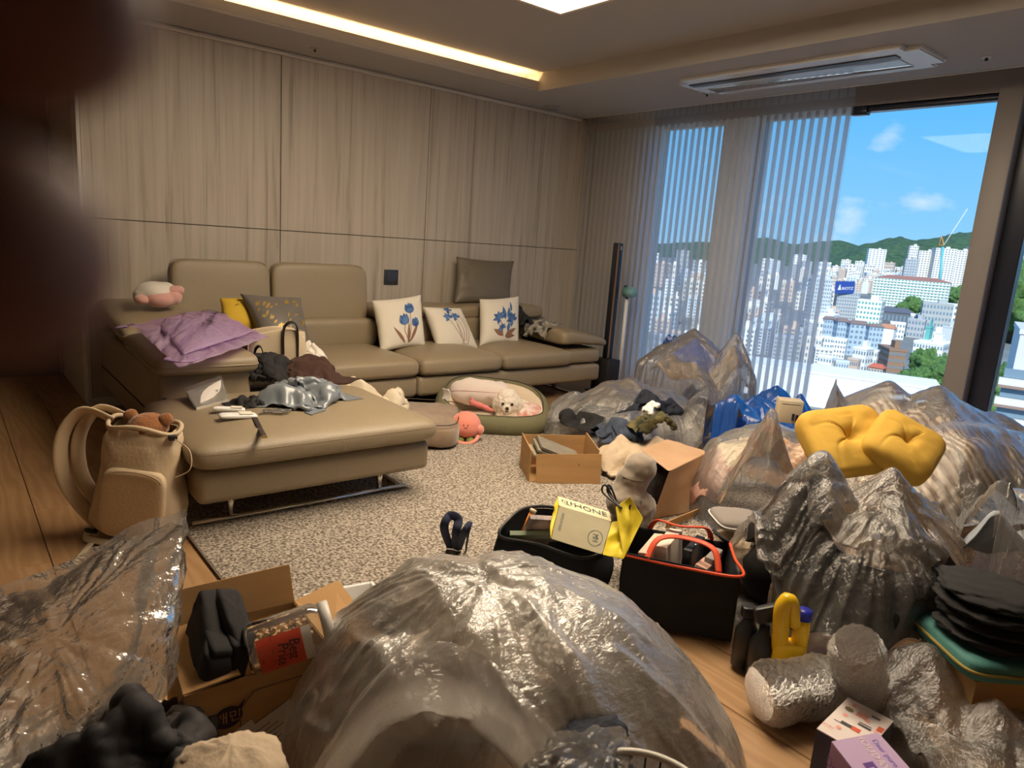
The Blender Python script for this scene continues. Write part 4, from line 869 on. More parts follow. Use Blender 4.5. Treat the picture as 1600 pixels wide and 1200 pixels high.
box('woven_label', (-3.14, -1.246, .60), (.035, .004, .03), MAT_white, ct)
cloth('white_cloth', 'crumpled white cloth beside the canvas tote on the sofa seat', 'cloth', (-3.03, -1.12, .43), .26, .24, .15, M('white cotton', (.75, .70, .62), .9), 3, amp=.005)
# clothes heap on the ottoman and corner seat
MAT_knit = M('brown rib knit', (.060, .027, .019), .95, bump=.005, bs=70, mapping=(1, 6, 1)); MAT_blackc = M('black cloth', (.012, .011, .012), .85, bump=.001, bs=60); MAT_sat = M('grey blue satin', (.19, .215, .24), .27, spec=.7)
cloth('brown_knit', 'dark brown ribbed knit heaped behind the grey satin cloth', 'sweater', (-3.17, -1.42, .40), .56, .50, .15, MAT_knit, 21, rz=.4, thick=.01, amp=.006)
cloth('black_fluffy_garment', 'black fluffy garment heaped against the sofa arm', 'garment', (-3.40, -1.42, .42), .36, .34, .16, MAT_blackc, 22, rz=.2, thick=.012, amp=.008)
OTT = [('b', (-4.0, -2.35, .1), (-2.9, -1.47, .43))]
def ott_cloth(name, label, cat, px, py, w, h, mat, seed, rz, thick, ht, amp, shrink=.6):
    p = on_ott(px, py); cols = [hfield((p[0], p[1], .40), w*.38, h*.38, ht+.03, seed, .7, 2.8, rz)]
    P0 = flat_grid((p[0], p[1], .56), w, h, 40, 36, rz, shrink); P0 = P0+.05*w*np.stack([fbm(P0*9, seed), fbm(P0*9, seed+5), fbm(P0*11, seed+9)], -1)
    G = drape(P0, w, h, cols, (), 60, 5, .40, seed=seed, jit=.012, bend=.06); G = rest_on(refine(G, amp*1.8, 6, seed, .7, .3, w, h, 7, 1.0), OTTZ); return tag(sheet(name, G, mat, None, thick, sub=0), label, cat)
ott_cloth('satin_cloth', 'crumpled grey blue satin cloth lying on the ottoman', 'cloth', 470, 622, .66, .52, MAT_sat, 5, .6, .002, .10, .005, .58)
ott_cloth('black_garment', 'thin black garment bunched on the ottoman beside the white packets', 'garment', 402, 628, .34, .26, MAT_blackc, 6, .2, .003, .05, .004, .6)
for k, ((x, y, rz, sx, sy), lab) in enumerate((((372, 653, .35, .15, .06), 'folded white paper packet lying in front on the ottoman'), ((358, 643, .1, .13, .04), 'narrow white paper packet lying behind the folded one'))):
    c_ = on_ott(x, y, .010); p_ = thing('paper_packet', lab, 'packet', tuple(c_), None); V, Fc = superq((c_[0], c_[1], c_[2]), (sx, sy, .02), .6, .25, (0, .05, rz-.5), 40, 12); mk('packet', V, Fc, MAT_white, p_); box('fold_flap', (c_[0]+.03*math.cos(rz-.5), c_[1]+.03*math.sin(rz-.5), c_[2]+.0102), (sx*.35, sy*.8, .002), MAT_linen, p_, rot=(0, .05, rz-.5))
MFOIL = film('crinkled clear wrap', (.97, .97, .96), .10, (.8, .8, .8), .1, .006, 60)
c_ = on_ott(432, 645); G = drape(flat_grid((c_[0], c_[1], .47), .14, .08, 20, 14, rz=-.2, shrink=.6), .17, .1, OTT, steps=40, seed=9, floor=.3, jit=.01); tag(sheet('clear_wrap', rest_on(G, OTTZ), MFOIL), 'scrap of crinkled clear wrap beside the black garment', 'wrapper')
sp_ = [on_ott(395+18*t, 648+36*t, .003) for t in np.linspace(0, 1, 7)]; st_ = thing('strap', 'dark woven wrist strap with brass tip lying across the ottoman', 'strap', tuple(sp_[0])); tube('band', sp_, .011, M('strap weave', (.03, .02, .016), .7), st_, n=8, flat=.2, up=(0, 0, 1)); box('tip', sp_[-1], (.018, .016, .006), M('brass', (.6, .42, .16), .25, metal=1), st_)
bx_ = thing('white_parcel', 'flat white box in a clear sleeve leaning on the front of the sofa arm', 'box', tuple(on_ott(330, 636)))
cA = (on_ott(307, 641, .012), on_ott(357, 628, .012), Wy(346, 593, -1.62), Wy(292, 611, -1.66)); nn = np.cross(cA[1]-cA[0], cA[3]-cA[0]); nn /= np.linalg.norm(nn)
V = [p_ for p_ in cA]+[p_-nn*.025 for p_ in cA]; mk('carton', V, [(0, 1, 2, 3), (7, 6, 5, 4), (0, 4, 5, 1), (1, 5, 6, 2), (2, 6, 7, 3), (3, 7, 4, 0)], M('white card', (.74, .70, .64), .5), bx_, smooth=False)
sl_ = [p_+nn*.002 for p_ in cA]; ctr = sum(sl_)/4; sl_ = [ctr+(p_-ctr)*1.10+(cA[3]-cA[0])*(.16 if i_ > 1 else .05) for i_, p_ in enumerate(sl_)]; sheet('sleeve', np.array([[sl_[0]*(1-a)*(1-b)+sl_[1]*a*(1-b)+sl_[2]*a*b+sl_[3]*(1-a)*b for b in np.linspace(0, 1, 6)] for a in np.linspace(0, 1, 6)]), MFOIL, bx_, sub=0)
text_plane('emblem', 'Y', ctr+(cA[1]-cA[0])*.28+nn*.003, cA[1]-cA[0], cA[3]-cA[0], .03, MAT_prt, bx_)
gp = on_ott(519, 628, .012); tag(lump('green_packet', gp, (.022, .03, .012), M('green white foil', (.08, .45, .26), .35, col2=(.7, .72, .68), vs=30), amp=.1, seed=4), 'small green and white packet under the satin cloth', 'packet')
# dark and patterned clothes at the right end of the sofa
MAT_pat = M('grey floral cloth', (.06, .055, .05), .8, col2=(.42, .38, .32), vs=22); SEAT = [('b', (-3.5, -1.035, .2), (-.81, -.3, .44)), ('b', (-.93, -1.0, .2), (-.33, -.14, .55)), ('b', (-2.2, -.43, .2), (-.5, -.1, .62))]
c_ = Wy(828, 500, -.55); cloth('black_jacket', 'black jacket stuffed between the lily pillow and the sofa arm', 'jacket', (c_[0]-.02, c_[1]+.06, .43), .40, .34, .30, MAT_blackc, 31, amp=.008, thick=.006)
c_ = Wy(848, 510, -.65); cloth('patterned_shirt', 'grey patterned shirt crumpled on the seat next to the right arm', 'shirt', (c_[0]+.0, c_[1], .43), .44, .36, .22, MAT_pat, 8, rz=.4, amp=.006, extra=SEAT)
lathe_o = lathe('white_saucer', [(.001, 0), (.028, 0), (.030, .006), (.028, .012), (.001, .013)], tuple(Wz(876, 511, .545)-np.array([0, 0, .004])), MAT_white); tag(lathe_o, 'small round white saucer on top of the right sofa arm', 'saucer')
# tower speaker and stick vacuum in the corner
ts = thing('tower_speaker', 'slim black tower speaker standing between sofa arm and curtain', 'speaker', (-.27, -.86, 0))
box2('column', (-.295, -.905, .28), (-.235, -.845, 1.257), M('black satin', (.013, .016, .024), .3), ts, bev=.004, seg=2); box2('wood_edge', (-.300, -.912, .30), (-.285, -.905, 1.25), M('walnut edge', (.22, .12, .07), .4), ts); box2('subwoofer', (-.36, -.985, .012), (-.215, -.80, .29), M('black matte', (.014, .013, .013), .6), ts, bev=.008, seg=2); box2('base', (-.40, -1.02, 0), (-.20, -.78, .012), MAT_blk, ts); box2('badge', (-.262, -.9075, 1.20), (-.258, -.905, 1.235), MAT_white, ts)
vc = thing('stick_vacuum', 'pale blue stick vacuum parked behind the tower speaker', 'vacuum cleaner', (-.12, -.90, 0)); MVB = M('pale blue shell', (.18, .38, .42), .3)
tube('tube', [(-.12, -.90, .06), (-.12, -.90, .80)], .016, MAT_white, vc, n=12); lathe('dust_cup', [(.001, 0), (.045, 0), (.045, .09), (.03, .11), (.001, .112)], (-.15, -.90, .86), MVB, vc, axis=(math.pi/2, 0, 0)); tube('handle', spline([(-.12, -.90, .78), (-.12, -.895, .84), (-.12, -.87, .9), (-.10, -.86, .86)], 8), .014, MAT_blk, vc); box2('floor_head', (-.2, -.95, .005), (-.04, -.86, .06), MAT_white, vc, bev=.015, seg=3)

# ---------------------------------------------------------------- dog bed, dog, toys
BC = np.array([-1.84, -1.36, 0]); lat = np.array([.78, -.626, 0]); dep = np.array([.626, .78, 0])
db = thing('dog_bed', 'olive green padded dog bed in front of the sofa', 'dog bed', tuple(BC)); MOL = M('olive canvas', (.155, .145, .075), .85, bump=.002, bs=60); MCRM = M('cream fleece lining', (.66, .55, .42), .95, bump=.002, bs=90)
nr, nc = 72, 14; Vo = []; Vi = []
for i in range(nr):
    t = 2*math.pi*i/nr; a = math.cos(t); b = math.sin(t); e_ = lambda s, p: math.copysign(abs(s)**p, s); hb = .125+.13*max(0, b)**.7+.05*max(0, -a)*(b > -.6); puff = 1+.035*math.sin(t*17)*(.5+.5*math.sin(t*5))
    for j in range(nc+1):
        s = j/nc; an = -math.pi/2+math.pi*s*1.12; rr = .335+.055*math.cos(an)*puff; z = hb*(.5+.5*math.sin(min(an, math.pi/2)))-(.02*(s > .93)); p_ = BC+lat*rr*1.0*e_(a, .8)*1.02+dep*rr*.86*e_(b, .8); Vo.append((p_[0], p_[1], max(.003, z)))
    for j in range(nc+1):
        s = j/nc; rr = .335*(1-s*.22)-.02*math.sin(math.pi*s)*puff if s < .99 else .22; z = hb*(1-s)**.8*.99+.045*s; p_ = BC+lat*rr*1.02*e_(a, .8)+dep*rr*.86*e_(b, .8); Vi.append((p_[0], p_[1], z))
ringf = [(i*(nc+1)+j, ((i+1) % nr)*(nc+1)+j, ((i+1) % nr)*(nc+1)+j+1, i*(nc+1)+j+1) for i in range(nr) for j in range(nc)]
mk('bed_wall', Vo, ringf, MOL, db); mk('lining', Vi, ringf, MCRM, db); V, Fc = superq(tuple(BC+np.array([0, 0, .03])), (.58, .50, .05), .5, .7, (0, 0, -.68), 48, 12); mk('base_pad', V, Fc, MCRM, db)
tube('rim_piping', [Vo[i*(nc+1)+nc-1] for i in range(nr)], .004, MSEAM_SHADE, db, n=6, closed=True)
c0 = BC-lat*.10+dep*.10; V, Fc = superq((0, 0, 0), (.42, .20, .17), .75, .7, (.0, 0, 0), 48, 20); V = np.array(V); V[:, 2] += .012*fbm(V*14, 4); R_ = np.array(rot_m((-.45, 0, -.68))); bcu = thing('bed_cushion', 'plump off-white cushion propped inside the dog bed', 'cushion', tuple(c0)); mk('cover', V@R_.T+c0+np.array([0, 0, .19]), Fc, M('off white cotton', (.70, .60, .55), .9), bcu)
tube('piping', [tuple(R_@np.array([.205*math.copysign(abs(math.cos(t))**.7, math.cos(t)), .098*math.copysign(abs(math.sin(t))**.7, math.sin(t)), -.02])+c0+np.array([0, 0, .19])) for t in np.linspace(0, 2*math.pi, 60, endpoint=False)], .0045, M('pink piping', (.60, .42, .40), .8), bcu, n=6, closed=True)
fc_ = Wy(690, 606, -1.22); G = np.array([[fc_+lat*(.015*math.sin(z*40)+.05*a)+dep*(-.03*a)+np.array([0, 0, -z]) for z in np.linspace(0, .13, 12)] for a in np.linspace(0, 1, 6)]); tag(sheet('white_towel', G, M('white terry', (.72, .68, .65), .95, bump=.003, bs=120), thick=.006), 'white towel edge hanging over the left rim of the dog bed', 'towel')
# dog
dg_ = thing('dog', 'fluffy white curly-haired small dog lying in the olive dog bed', 'dog', tuple(Wz(793, 650, .06))); hc = Wy(793, 630, -1.43); vw = (CAM-hc); vw[2] = 0; vw /= np.linalg.norm(vw); sd = np.array([-vw[1], vw[0], 0]); up_ = np.array([0, 0, 1.0])
MFUR = M('white curly fur', (.78, .70, .60), .95, bump=.006, bs=130, sss=.1)
blob('body', [(hc, (.088, .085, .086)), (hc+up_*.035, (.072, .07, .065)), (hc+vw*.055-up_*.02, (.045, .045, .040)), (hc+sd*.07-up_*.012, (.032, .04, .052)), (hc-sd*.07-up_*.012, (.032, .04, .052)), (hc-up_*.085+vw*.005, (.075, .075, .06)), (hc-vw*.09-up_*.075+sd*.05, (.11, .12, .075)), (hc-vw*.17-up_*.08+sd*.10, (.10, .11, .07)), (hc+vw*.06-up_*.115+sd*.035, (.024, .05, .022)), (hc+vw*.06-up_*.115-sd*.035, (.024, .05, .022)), (hc-vw*.2-up_*.04+sd*.17, (.03, .03, .04))], MFUR, dg_, voxel=.0065, smooth=4, fuzz=.0045, seed=2)
ME_ = M('dark eye', (.008, .006, .005), .12)
for s_ in (-1, 1):
    V, Fc = superq(tuple(hc+vw*.082+sd*.030*s_+up_*.012), (.020, .020, .020), 1, 1, (0, 0, 0), 20, 12); mk('eye', V, Fc, ME_, dg_)
V, Fc = superq(tuple(hc+vw*.104-up_*.012), (.026, .024, .022), 1, 1, (0, 0, 0), 20, 12); mk('nose', V, Fc, ME_, dg_); V, Fc = superq(tuple(hc+vw*.098-up_*.034), (.022, .014, .006), 1, 1, (0, 0, math.atan2(sd[1], sd[0])), 20, 10); mk('mouth', V, Fc, M('mouth', (.05, .02, .018), .6), dg_)
# printed blanket beside the dog
MPRN = M('floral print blanket', (.74, .66, .60), .9, col2=(.60, .24, .20), vs=26); c_ = hc-vw*.02-sd*.16; c_[2] = .2
c_ = hc+sd*.15-vw*.05; G = drape(flat_grid((c_[0], c_[1], .24), .24, .22, 28, 28, rz=.3, shrink=.8), .27, .25, [('e', (c_[0], c_[1], .08), (.11, .10, .07))], steps=60, seed=14, floor=.055, jit=.008); tag(sheet('printed_blanket', G, MPRN, thick=.004), 'small white blanket with red flower print beside the dog', 'blanket')
c_ = Wy(748, 634, -1.42); tb = thing('pink_bone_toy', 'pink fabric bone toy in the dog bed before the cushion', 'dog toy', tuple(c_)); MPK = M('coral pink', (.68, .20, .18), .85)
blob('toy', [(c_+lat*.00+up_*.005, (.05, .02, .02), (0, .25, -.68)), (c_-lat*.045+up_*.02, (.02, .02, .024)), (c_+lat*.05-up_*.012, (.022, .022, .02)), (c_+lat*.075-up_*.02, (.03, .014, .014), (0, .2, -.68))], MPK, tb, voxel=.005); tube('tuft', [c_-lat*.045+up_*.03, c_-lat*.05+up_*.055], [.012, .006], MPK, tb, n=8)
# coral plush ball
pc_ = np.array([-2.245, -1.62, 0]); pp = thing('coral_plush', 'round coral pink plush with tiny smiling face and green feet', 'plush toy', tuple(pc_)); MCO = M('coral plush', (.80, .26, .19), .95, sheen=.4); MCO2 = M('coral plush rim', (.80, .30, .23), .95, sheen=.4)
vw2 = (CAM-pc_); vw2[2] = 0; vw2 /= np.linalg.norm(vw2); sd2 = np.array([-vw2[1], vw2[0], 0]); k_ = pc_+up_*.105
blob('body', [(k_, (.092, .088, .082)), (k_-up_*.012, (.098, .09, .07))], MCO, pp, voxel=.006); tube('skirt_rim', spline([k_+sd2*.088*s_+vw2*.05*c__-up_*(.03+.035*max(0, c__)) for s_, c__ in ((-1.02, .2), (-.75, 1.3), (-.35, 1.75), (0, 1.85), (.35, 1.75), (.75, 1.3), (1.02, .2))], 6), .012, MCO2, pp, n=10)
for s_ in (-1, 1):
    blob('flap', [(k_+sd2*s_*.085-up_*.02+vw2*.03, (.028, .028, .034))], MCO2, pp, voxel=.006); blob('foot', [(pc_+sd2*s_*.03+vw2*.06+up_*.022, (.026, .028, .022))], M('green felt', (.22, .24, .05), .9), pp, voxel=.005); V, Fc = superq(tuple(k_+vw2*.0885+sd2*.013*s_+up_*.018), (.007, .006, .007), 1, 1, (0, 0, 0), 12, 8); mk('eye', V, Fc, MAT_blk, pp)
tube('smile', spline([k_+vw2*.0915+sd2*a*.009+up_*(.004-.004*(1-a*a)) for a in (-1, -.5, 0, .5, 1)], 4), .0013, MAT_blk, pp, n=6)
# beige floor cushion and cream quilt behind the ottoman
fcu = thing('floor_cushion', 'worn beige velvet floor cushion between ottoman and dog bed', 'cushion', (-2.47, -1.42, 0)); MVEL = M('worn velvet', (.33, .24, .165), .9, col2=(.25, .17, .11), vs=9, sheen=.4)
V, Fc = superq((-2.50, -1.38, .085), (.62, .66, .15), .4, .35, (0, 0, -.62), 64, 20); V = np.array(V); V[:, 2] = np.maximum(V[:, 2]+.012*fbm(V*6, 3), .014); mk('cover', V, Fc, MVEL, fcu)
tube('seam', [tuple(V_) for V_ in np.array(superq((-2.50, -1.38, .16), (.60, .64, .001), 1, .35, (0, 0, -.62), 64, 2)[0])[64:128]], .003, MSEAM_SHADE, fcu, n=5, closed=True)
cloth('cream_quilt', 'cream ruffled quilt heaped on the floor behind the ottoman', 'quilt', (-2.76, -1.27, .016), .84, .60, .44, M('cream quilt', (.70, .60, .45), .9, bump=.002, bs=70), 4, rz=-.55, n=40, thick=.014, amp=.008, extra=[('b', (-4, -2.35, 0), (-2.9, -1.47, .44)), ('b', (-3.5, -1.04, 0), (-.5, -.1, .44))])

# ---------------------------------------------------------------- backpack with teddy
bp_ = thing('backpack', 'cream canvas roll-top backpack standing on the wood floor by the ottoman', 'backpack', (-4.15, -2.12, 0)); MBP = M('cream backpack canvas', (.60, .47, .31), .8, bump=.0015, bs=90)
V, Fc = superq((0, 0, 0), (2, 2, 2), .45, .55, (0, 0, 0), 64, 40); V = np.array(V); tz = (V[:, 2]+1)/2
sx = .150*(1.0-.10*tz+.05*np.sin(tz*7)); sy = .115*(1.05-.35*tz**2); W_ = np.stack([V[:, 0]*sx, V[:, 1]*sy, tz*.45+.006], -1); W_ += (.010*fbm(W_*14, 6))[:, None]*np.stack([V[:, 0], V[:, 1], 0*V[:, 0]], -1)
Rb = np.array(rot_m((.04, .10, -.55))); fcs = [f for f in Fc if not all(tz[i] > .965 for i in f)]; mk('body', W_@Rb.T+np.array([-4.15, -2.12, 0]), fcs, MBP, bp_)
toW = lambda x, y, z: tuple(Rb@np.array([x, y, z])+np.array([-4.15, -2.12, 0]))
mk('front_pocket', *(lambda V_, F_: (np.array(V_)@Rb.T+np.array([-4.15, -2.12, 0]), F_))(*superq((.01, -.105, .17), (.23, .05, .27), .4, .4, (0, 0, 0), 48, 20)), MBP, bp_)
tube('pocket_zip', [toW(.01+.10*math.cos(t), -.131, .27+.035*math.sin(t)) for t in np.linspace(0, math.pi, 16)], .003, M('zip tape', (.42, .31, .19), .8), bp_, n=6)
for (x0, s_) in ((-.14, 0), (-.10, .05)):
    tube('shoulder_strap', spline([toW(x0+.02, .02+s_, .44), toW(x0-.08, .0+s_, .47), toW(x0-.14, -.02+s_, .36), toW(x0-.12, -.03+s_, .2), toW(x0-.02, -.04+s_, .07), toW(x0+.03, -.03+s_, .05)], 10), .030, MBP, bp_, n=10, flat=.28, up=(1, 0, 0))
tube('webbing', spline([toW(-.13, -.05, .06), toW(-.15, -.10, .015), toW(-.10, -.12, .012), toW(.02, -.13, .012)], 10), .013, MCAN, bp_, n=8, flat=.2, up=(0, 0, 1)); tube('webbing', spline([Wz(152, 832, .012), Wz(145, 845, .01), Wz(115, 882, .006)], 8), .013, MCAN, bp_, n=8, flat=.15, up=(0, 0, 1)); box('buckle', toW(-.14, -.08, .03), (.04, .025, .016), MAT_blk, bp_, rot=(0, .4, .4), bev=.003); box('buckle', toW(.12, -.06, .43), (.03, .02, .02), MAT_blk, bp_, bev=.003); tube('cord', spline([toW(.12, -.06, .43), toW(.19, -.09, .40), toW(.20, -.10, .33), toW(.15, -.10, .29)], 8), .0025, MCAN, bp_, n=6)
tube('opening_rim', [toW(.128*math.cos(t), .075*math.sin(t), .445+.012*math.sin(3*t)) for t in np.linspace(0, 2*math.pi, 40, endpoint=False)], .009, MBP, bp_, n=8, closed=True)
td = thing('teddy_bear', 'brown teddy bear peeking out of the top of the backpack', 'plush toy', toW(0, 0, .40)); MTD = M('brown teddy fur', (.30, .115, .035), .95, bump=.004, bs=140, sheen=.4)
blob('head', [(toW(.01, 0, .435), (.075, .062, .06)), (toW(.02, -.04, .42), (.045, .035, .035))], MTD, td, voxel=.006, fuzz=.002); 
for s_ in (-1, 1): blob('ear', [(toW(.01+.062*s_, 0, .475), (.028, .018, .028))], MTD, td, voxel=.005, fuzz=.0015)
# ---------------------------------------------------------------- small carton with papers on the rug
def carton_mat(n, c, c2): return M(n, c, .85, col2=c2, vs=3, bump=.0004, bs=120, mapping=(1, 1, 8))
MCB = carton_mat('corrugated card', (.50, .29, .12), (.44, .25, .10)); MCB2 = MCB
def quad_board(name, a, b, c, d, mat, parent, th=.005):
    P_ = [np.array(p, float) for p in (a, b, c, d)]; nn = np.cross(P_[1]-P_[0], P_[3]-P_[0]); nn /= np.linalg.norm(nn); V_ = [p+nn*th/2 for p in P_]+[p-nn*th/2 for p in P_]
    return mk(name, V_, [(0, 1, 2, 3), (7, 6, 5, 4), (0, 4, 5, 1), (1, 5, 6, 2), (2, 6, 7, 3), (3, 7, 4, 0)], mat, parent, smooth=False)
ca = thing('carton', 'small open brown carton holding papers on the rug', 'carton', (-2.25, -2.32, 0)); z1 = .175
fl_, fr_ = np.array([-2.395, -2.405, .014]), np.array([-2.075, -2.575, .014]); dv = np.array([.135, .235, 0]); kl, kr = fl_+dv, fr_+dv; Z = np.array([0, 0, z1])
quad_board('bottom', fl_, fr_, kr, kl, MCB2, ca); quad_board('side_panel', kl, kr, kr+Z, kl+Z, MCB2, ca); quad_board('side_panel', fr_, kr, kr+Z*1.1, fr_+Z, MCB, ca); quad_board('side_panel', kl, fl_, fl_+Z*.98-dv*.05, kl+Z*1.05, MCB2, ca)
quad_board('front_flap', fl_+np.array([.02, -.035, .0]), fr_+np.array([.0, -.03, 0]), fr_+Z*.9+np.array([0, -.02, 0]), fl_+Z*.86+np.array([.02, -.02, 0]), MCB, ca); text_plane('mark', 'Y', (fl_+fr_)/2+np.array([.05, -.055, .1]), fr_-fl_, (0, 0, 1), .022, MAT_prt, ca, off=.004)
for k, (u_, zz, tl_) in enumerate(((.30, .10, .22), (.42, .12, .30), (.55, .13, .36))):
    c_ = fl_+(fr_-fl_)*(.40+.05*k)+dv*(.5)+np.array([0, 0, zz]); tag(box('paper_stack', c_, (.24, .17, .012), M('grey paper', (.36-.06*k, .31-.05*k, .22-.03*k), .8, var=.15, vs=20), rot=(tl_*.3, tl_, -.49)), ('lowest sheet bundle in the small carton', 'middle sheet bundle in the small carton', 'topmost printed sheet bundle slanting in the small carton')[k], 'papers', 'papers in the small carton')

# ================================================================= BAGS AND HEAPS BY THE WINDOW
FCL = film('clear film', (.97, .965, .95), .14, (.95, .93, .90), .14, .004, 24, edge=.8)
FMK = film('milky film', (.96, .94, .91), .20, (.97, .95, .93), .17, .004, 20, edge=.7)
FBL = film('blue bag film', (.08, .32, .85), .84, (.012, .16, .74), .2, .003, 18, edge=.4)
def heap(c, r, n, seed, s=.5, peaks=(), rough=.16):
    """rough filling of a bag, with the points where the film is pulled up"""
    return [hfield((c[0], c[1], 0), r[0]*1.04, r[1]*1.04, c[2]+r[2], seed, rough, 1.7, .3*seed, flat=.5, n=96, peaks=[(p[0], p[1], p[2], k) for p, k in peaks])]
def grow(cols, d): return [('e', c[1], tuple(a+d for a in c[2])) if c[0] == 'e' else (('h', c[1], c[2], c[3], np.where(c[4] > -1, c[4]+d, c[4])) if c[0] == 'h' else ('b', tuple(a-d for a in c[1]), tuple(a+d for a in c[2]))) for c in cols]
def garment(name, label, cat, c, r, mat, seed, amp=.2, fold=.06, foldf=9, rot=(0, 0, 0), group=None): return tag(lump(name, c, r, mat, amp=amp, seed=seed, fold=fold, foldf=foldf, rot=rot, floor=.016), label, cat, group)
def bag(name, label, c, w, h, cols, mat, n=72, m=64, rz=0, pins=(), seed=0, shrink=.72, steps=90, z=None, jit=.014, cat='plastic bag', floor=.016, parent=None, tilt=(0, 0), bend=.05, thick=0, amp=.011, freq=6, P0=None, ang=.6, K=9, rad=.8):
    if P0 is None: P0 = flat_grid((c[0], c[1], z if z is not None else c[2]), w, h, n, m, rz, shrink, tilt)
    P0 = P0+.05*np.stack([fbm(P0*4, seed), fbm(P0*4, seed+5), fbm(P0*5, seed+9)], -1)
    G = drape(P0, w, h, cols, pins, steps, 5, floor, seed=seed, jit=jit, bend=bend); G = refine(G, amp, freq, seed, ang, .5, w, h, K, rad); G[..., 2] = np.maximum(G[..., 2], floor-.004); o = sheet(name, G, mat, parent, thick, sub=0)
    if parent is None: tag(o, label, cat)
    return o, G
def smooth_z(hf, it=6):
    Z = hf[4].copy(); Z[Z < -1] = 0
    for _ in range(it): Z[1:-1, 1:-1] = (Z[1:-1, 1:-1]*4+Z[:-2, 1:-1]+Z[2:, 1:-1]+Z[1:-1, :-2]+Z[1:-1, 2:])/8
    return ('h', hf[1], hf[2], hf[3], Z)
def bulge(c, rx, ry, ht, peaks, seed, rough=.14, rz=0.0, flat=.45): return smooth_z(hfield((c[0], c[1], 0), rx, ry, ht, seed, rough, 1.8, rz, n=110, flat=flat, peaks=[(p[0], p[1], p[2], k) for p, k in peaks]), 4)
PRESS = [(-1.20, -2.04, .50), (-.36, -1.86, .38), (-.76, -2.64, .34), (-1.64, -3.26, .38), (-1.22, -3.82, .62), (-2.40, -4.08, .39), (-2.08, -4.50, .38), (-2.10, -3.0, .14), (-1.84, -1.36, .38), (-2.22, -2.38, .18), (-2.80, -3.67, .20), (-2.86, -4.11, .06), (-2.85, -4.30, .08)]+[tuple(Wz(1545, 1012, .22)[:2])+(.17,)]
def press(G, c, gap=.004, r=.30):
    """bags packed side by side flatten against each other: nothing of one heap reaches beyond the contact face to the next"""
    for q in PRESS:
        if math.hypot(q[0]-c[0], q[1]-c[1]) < .06: r = q[2]
    for q in PRESS:
        d = math.hypot(q[0]-c[0], q[1]-c[1])
        if d < .06 or d > r+q[2]+.05: continue
        n = np.array([(q[0]-c[0])/d, (q[1]-c[1])/d]); t = d*r/(r+q[2])-gap; e = (G[..., 0]-c[0])*n[0]+(G[..., 1]-c[1])*n[1]-t; k = np.maximum(e, 0)*.985; G[..., 0] -= k*n[0]; G[..., 1] -= k*n[1]
    return G
def bagh(name, label, c, rx, ry, hf, mat, seed, rz=0.0, n=84, amp=.010, freq=6, K=9, rad=.9, ang=.6, parent=None, lift=.012, skirt=1.04):
    """film lying over a heap: every point of an oval sheet rests on the heap, then the film is creased"""
    u = np.linspace(-1, 1, n); A, B = np.meshgrid(u, u, indexing='ij'); X = A*np.sqrt(1-B*B/2)*rx*skirt; Y = B*np.sqrt(1-A*A/2)*ry*skirt; cs, sn = math.cos(rz), math.sin(rz); x = c[0]+X*cs-Y*sn; y = c[1]+X*sn+Y*cs; r = np.hypot(X/rx, Y/ry)
    wob = 1+.05*vnoise(np.stack([A*3, B*3, A*0+seed], -1), seed); x = c[0]+(x-c[0])*wob; y = c[1]+(y-c[1])*wob; P = np.stack([x, y, np.maximum(h_at(hf, x, y), 0)+lift], -1); G = refine(P, amp, freq, seed, ang, .5, 2*rx, 2*ry, K, rad); G[..., 2] = np.maximum(G[..., 2], .006); G = press(G, c)
    o = sheet(name, G, mat, parent, 0, sub=0)
    if parent is None: tag(o, label, 'plastic bag')
    return o, G
def patch(name, label, cat, hf, c, rx, ry, a0, a1, r0, r1, mat, seed, sc=.90, amp=.006, thick=.006, group=None, rz=0.0):
    """garment or quilt pressed against the film over part of the heap; angles counted from the side facing the photographer, positive to the right"""
    f0 = math.atan2(CAM[1]-c[1], CAM[0]-c[0]); n, m = 40, 48; R_, T = np.meshgrid(np.linspace(r0, r1, n), np.linspace(a0, a1, m), indexing='ij'); wob = .04*vnoise(np.stack([R_*4, T*3, R_*0+seed], -1), seed); R_ = np.clip(R_+wob, .02, 1.0); T = f0+T+wob*2
    x = c[0]+np.cos(T)*R_*rx; y = c[1]+np.sin(T)*R_*ry; z = np.maximum(h_at(hf, x, y)*sc-.012, .02); G = refine(np.stack([x, y, z], -1), amp, 7, seed, 1.2, .4, rx, (a1-a0)*rx*.6, 6, .5); G[..., 2] = np.maximum(G[..., 2], .012); G = press(G, c, .018)
    return tag(sheet(name, G, mat, None, thick, sub=0), label, cat, group)
MAT_navyc = M('navy cloth', (.014, .018, .032), .85, bump=.001, bs=80); MAT_denim = M('denim', (.030, .042, .075), .85, bump=.001, bs=200, col2=(.06, .08, .12), vs=25); MAT_camo = M('camouflage cloth', (.16, .13, .05), .85, col2=(.035, .04, .02), vs=14); MAT_beige = M('beige fleece', (.58, .46, .33), .95, bump=.004, bs=45); MAT_greyc = M('grey cloth', (.26, .23, .21), .9); MAT_pinkc = M('dusty pink cloth', (.52, .29, .22), .9, var=.2, vs=6)
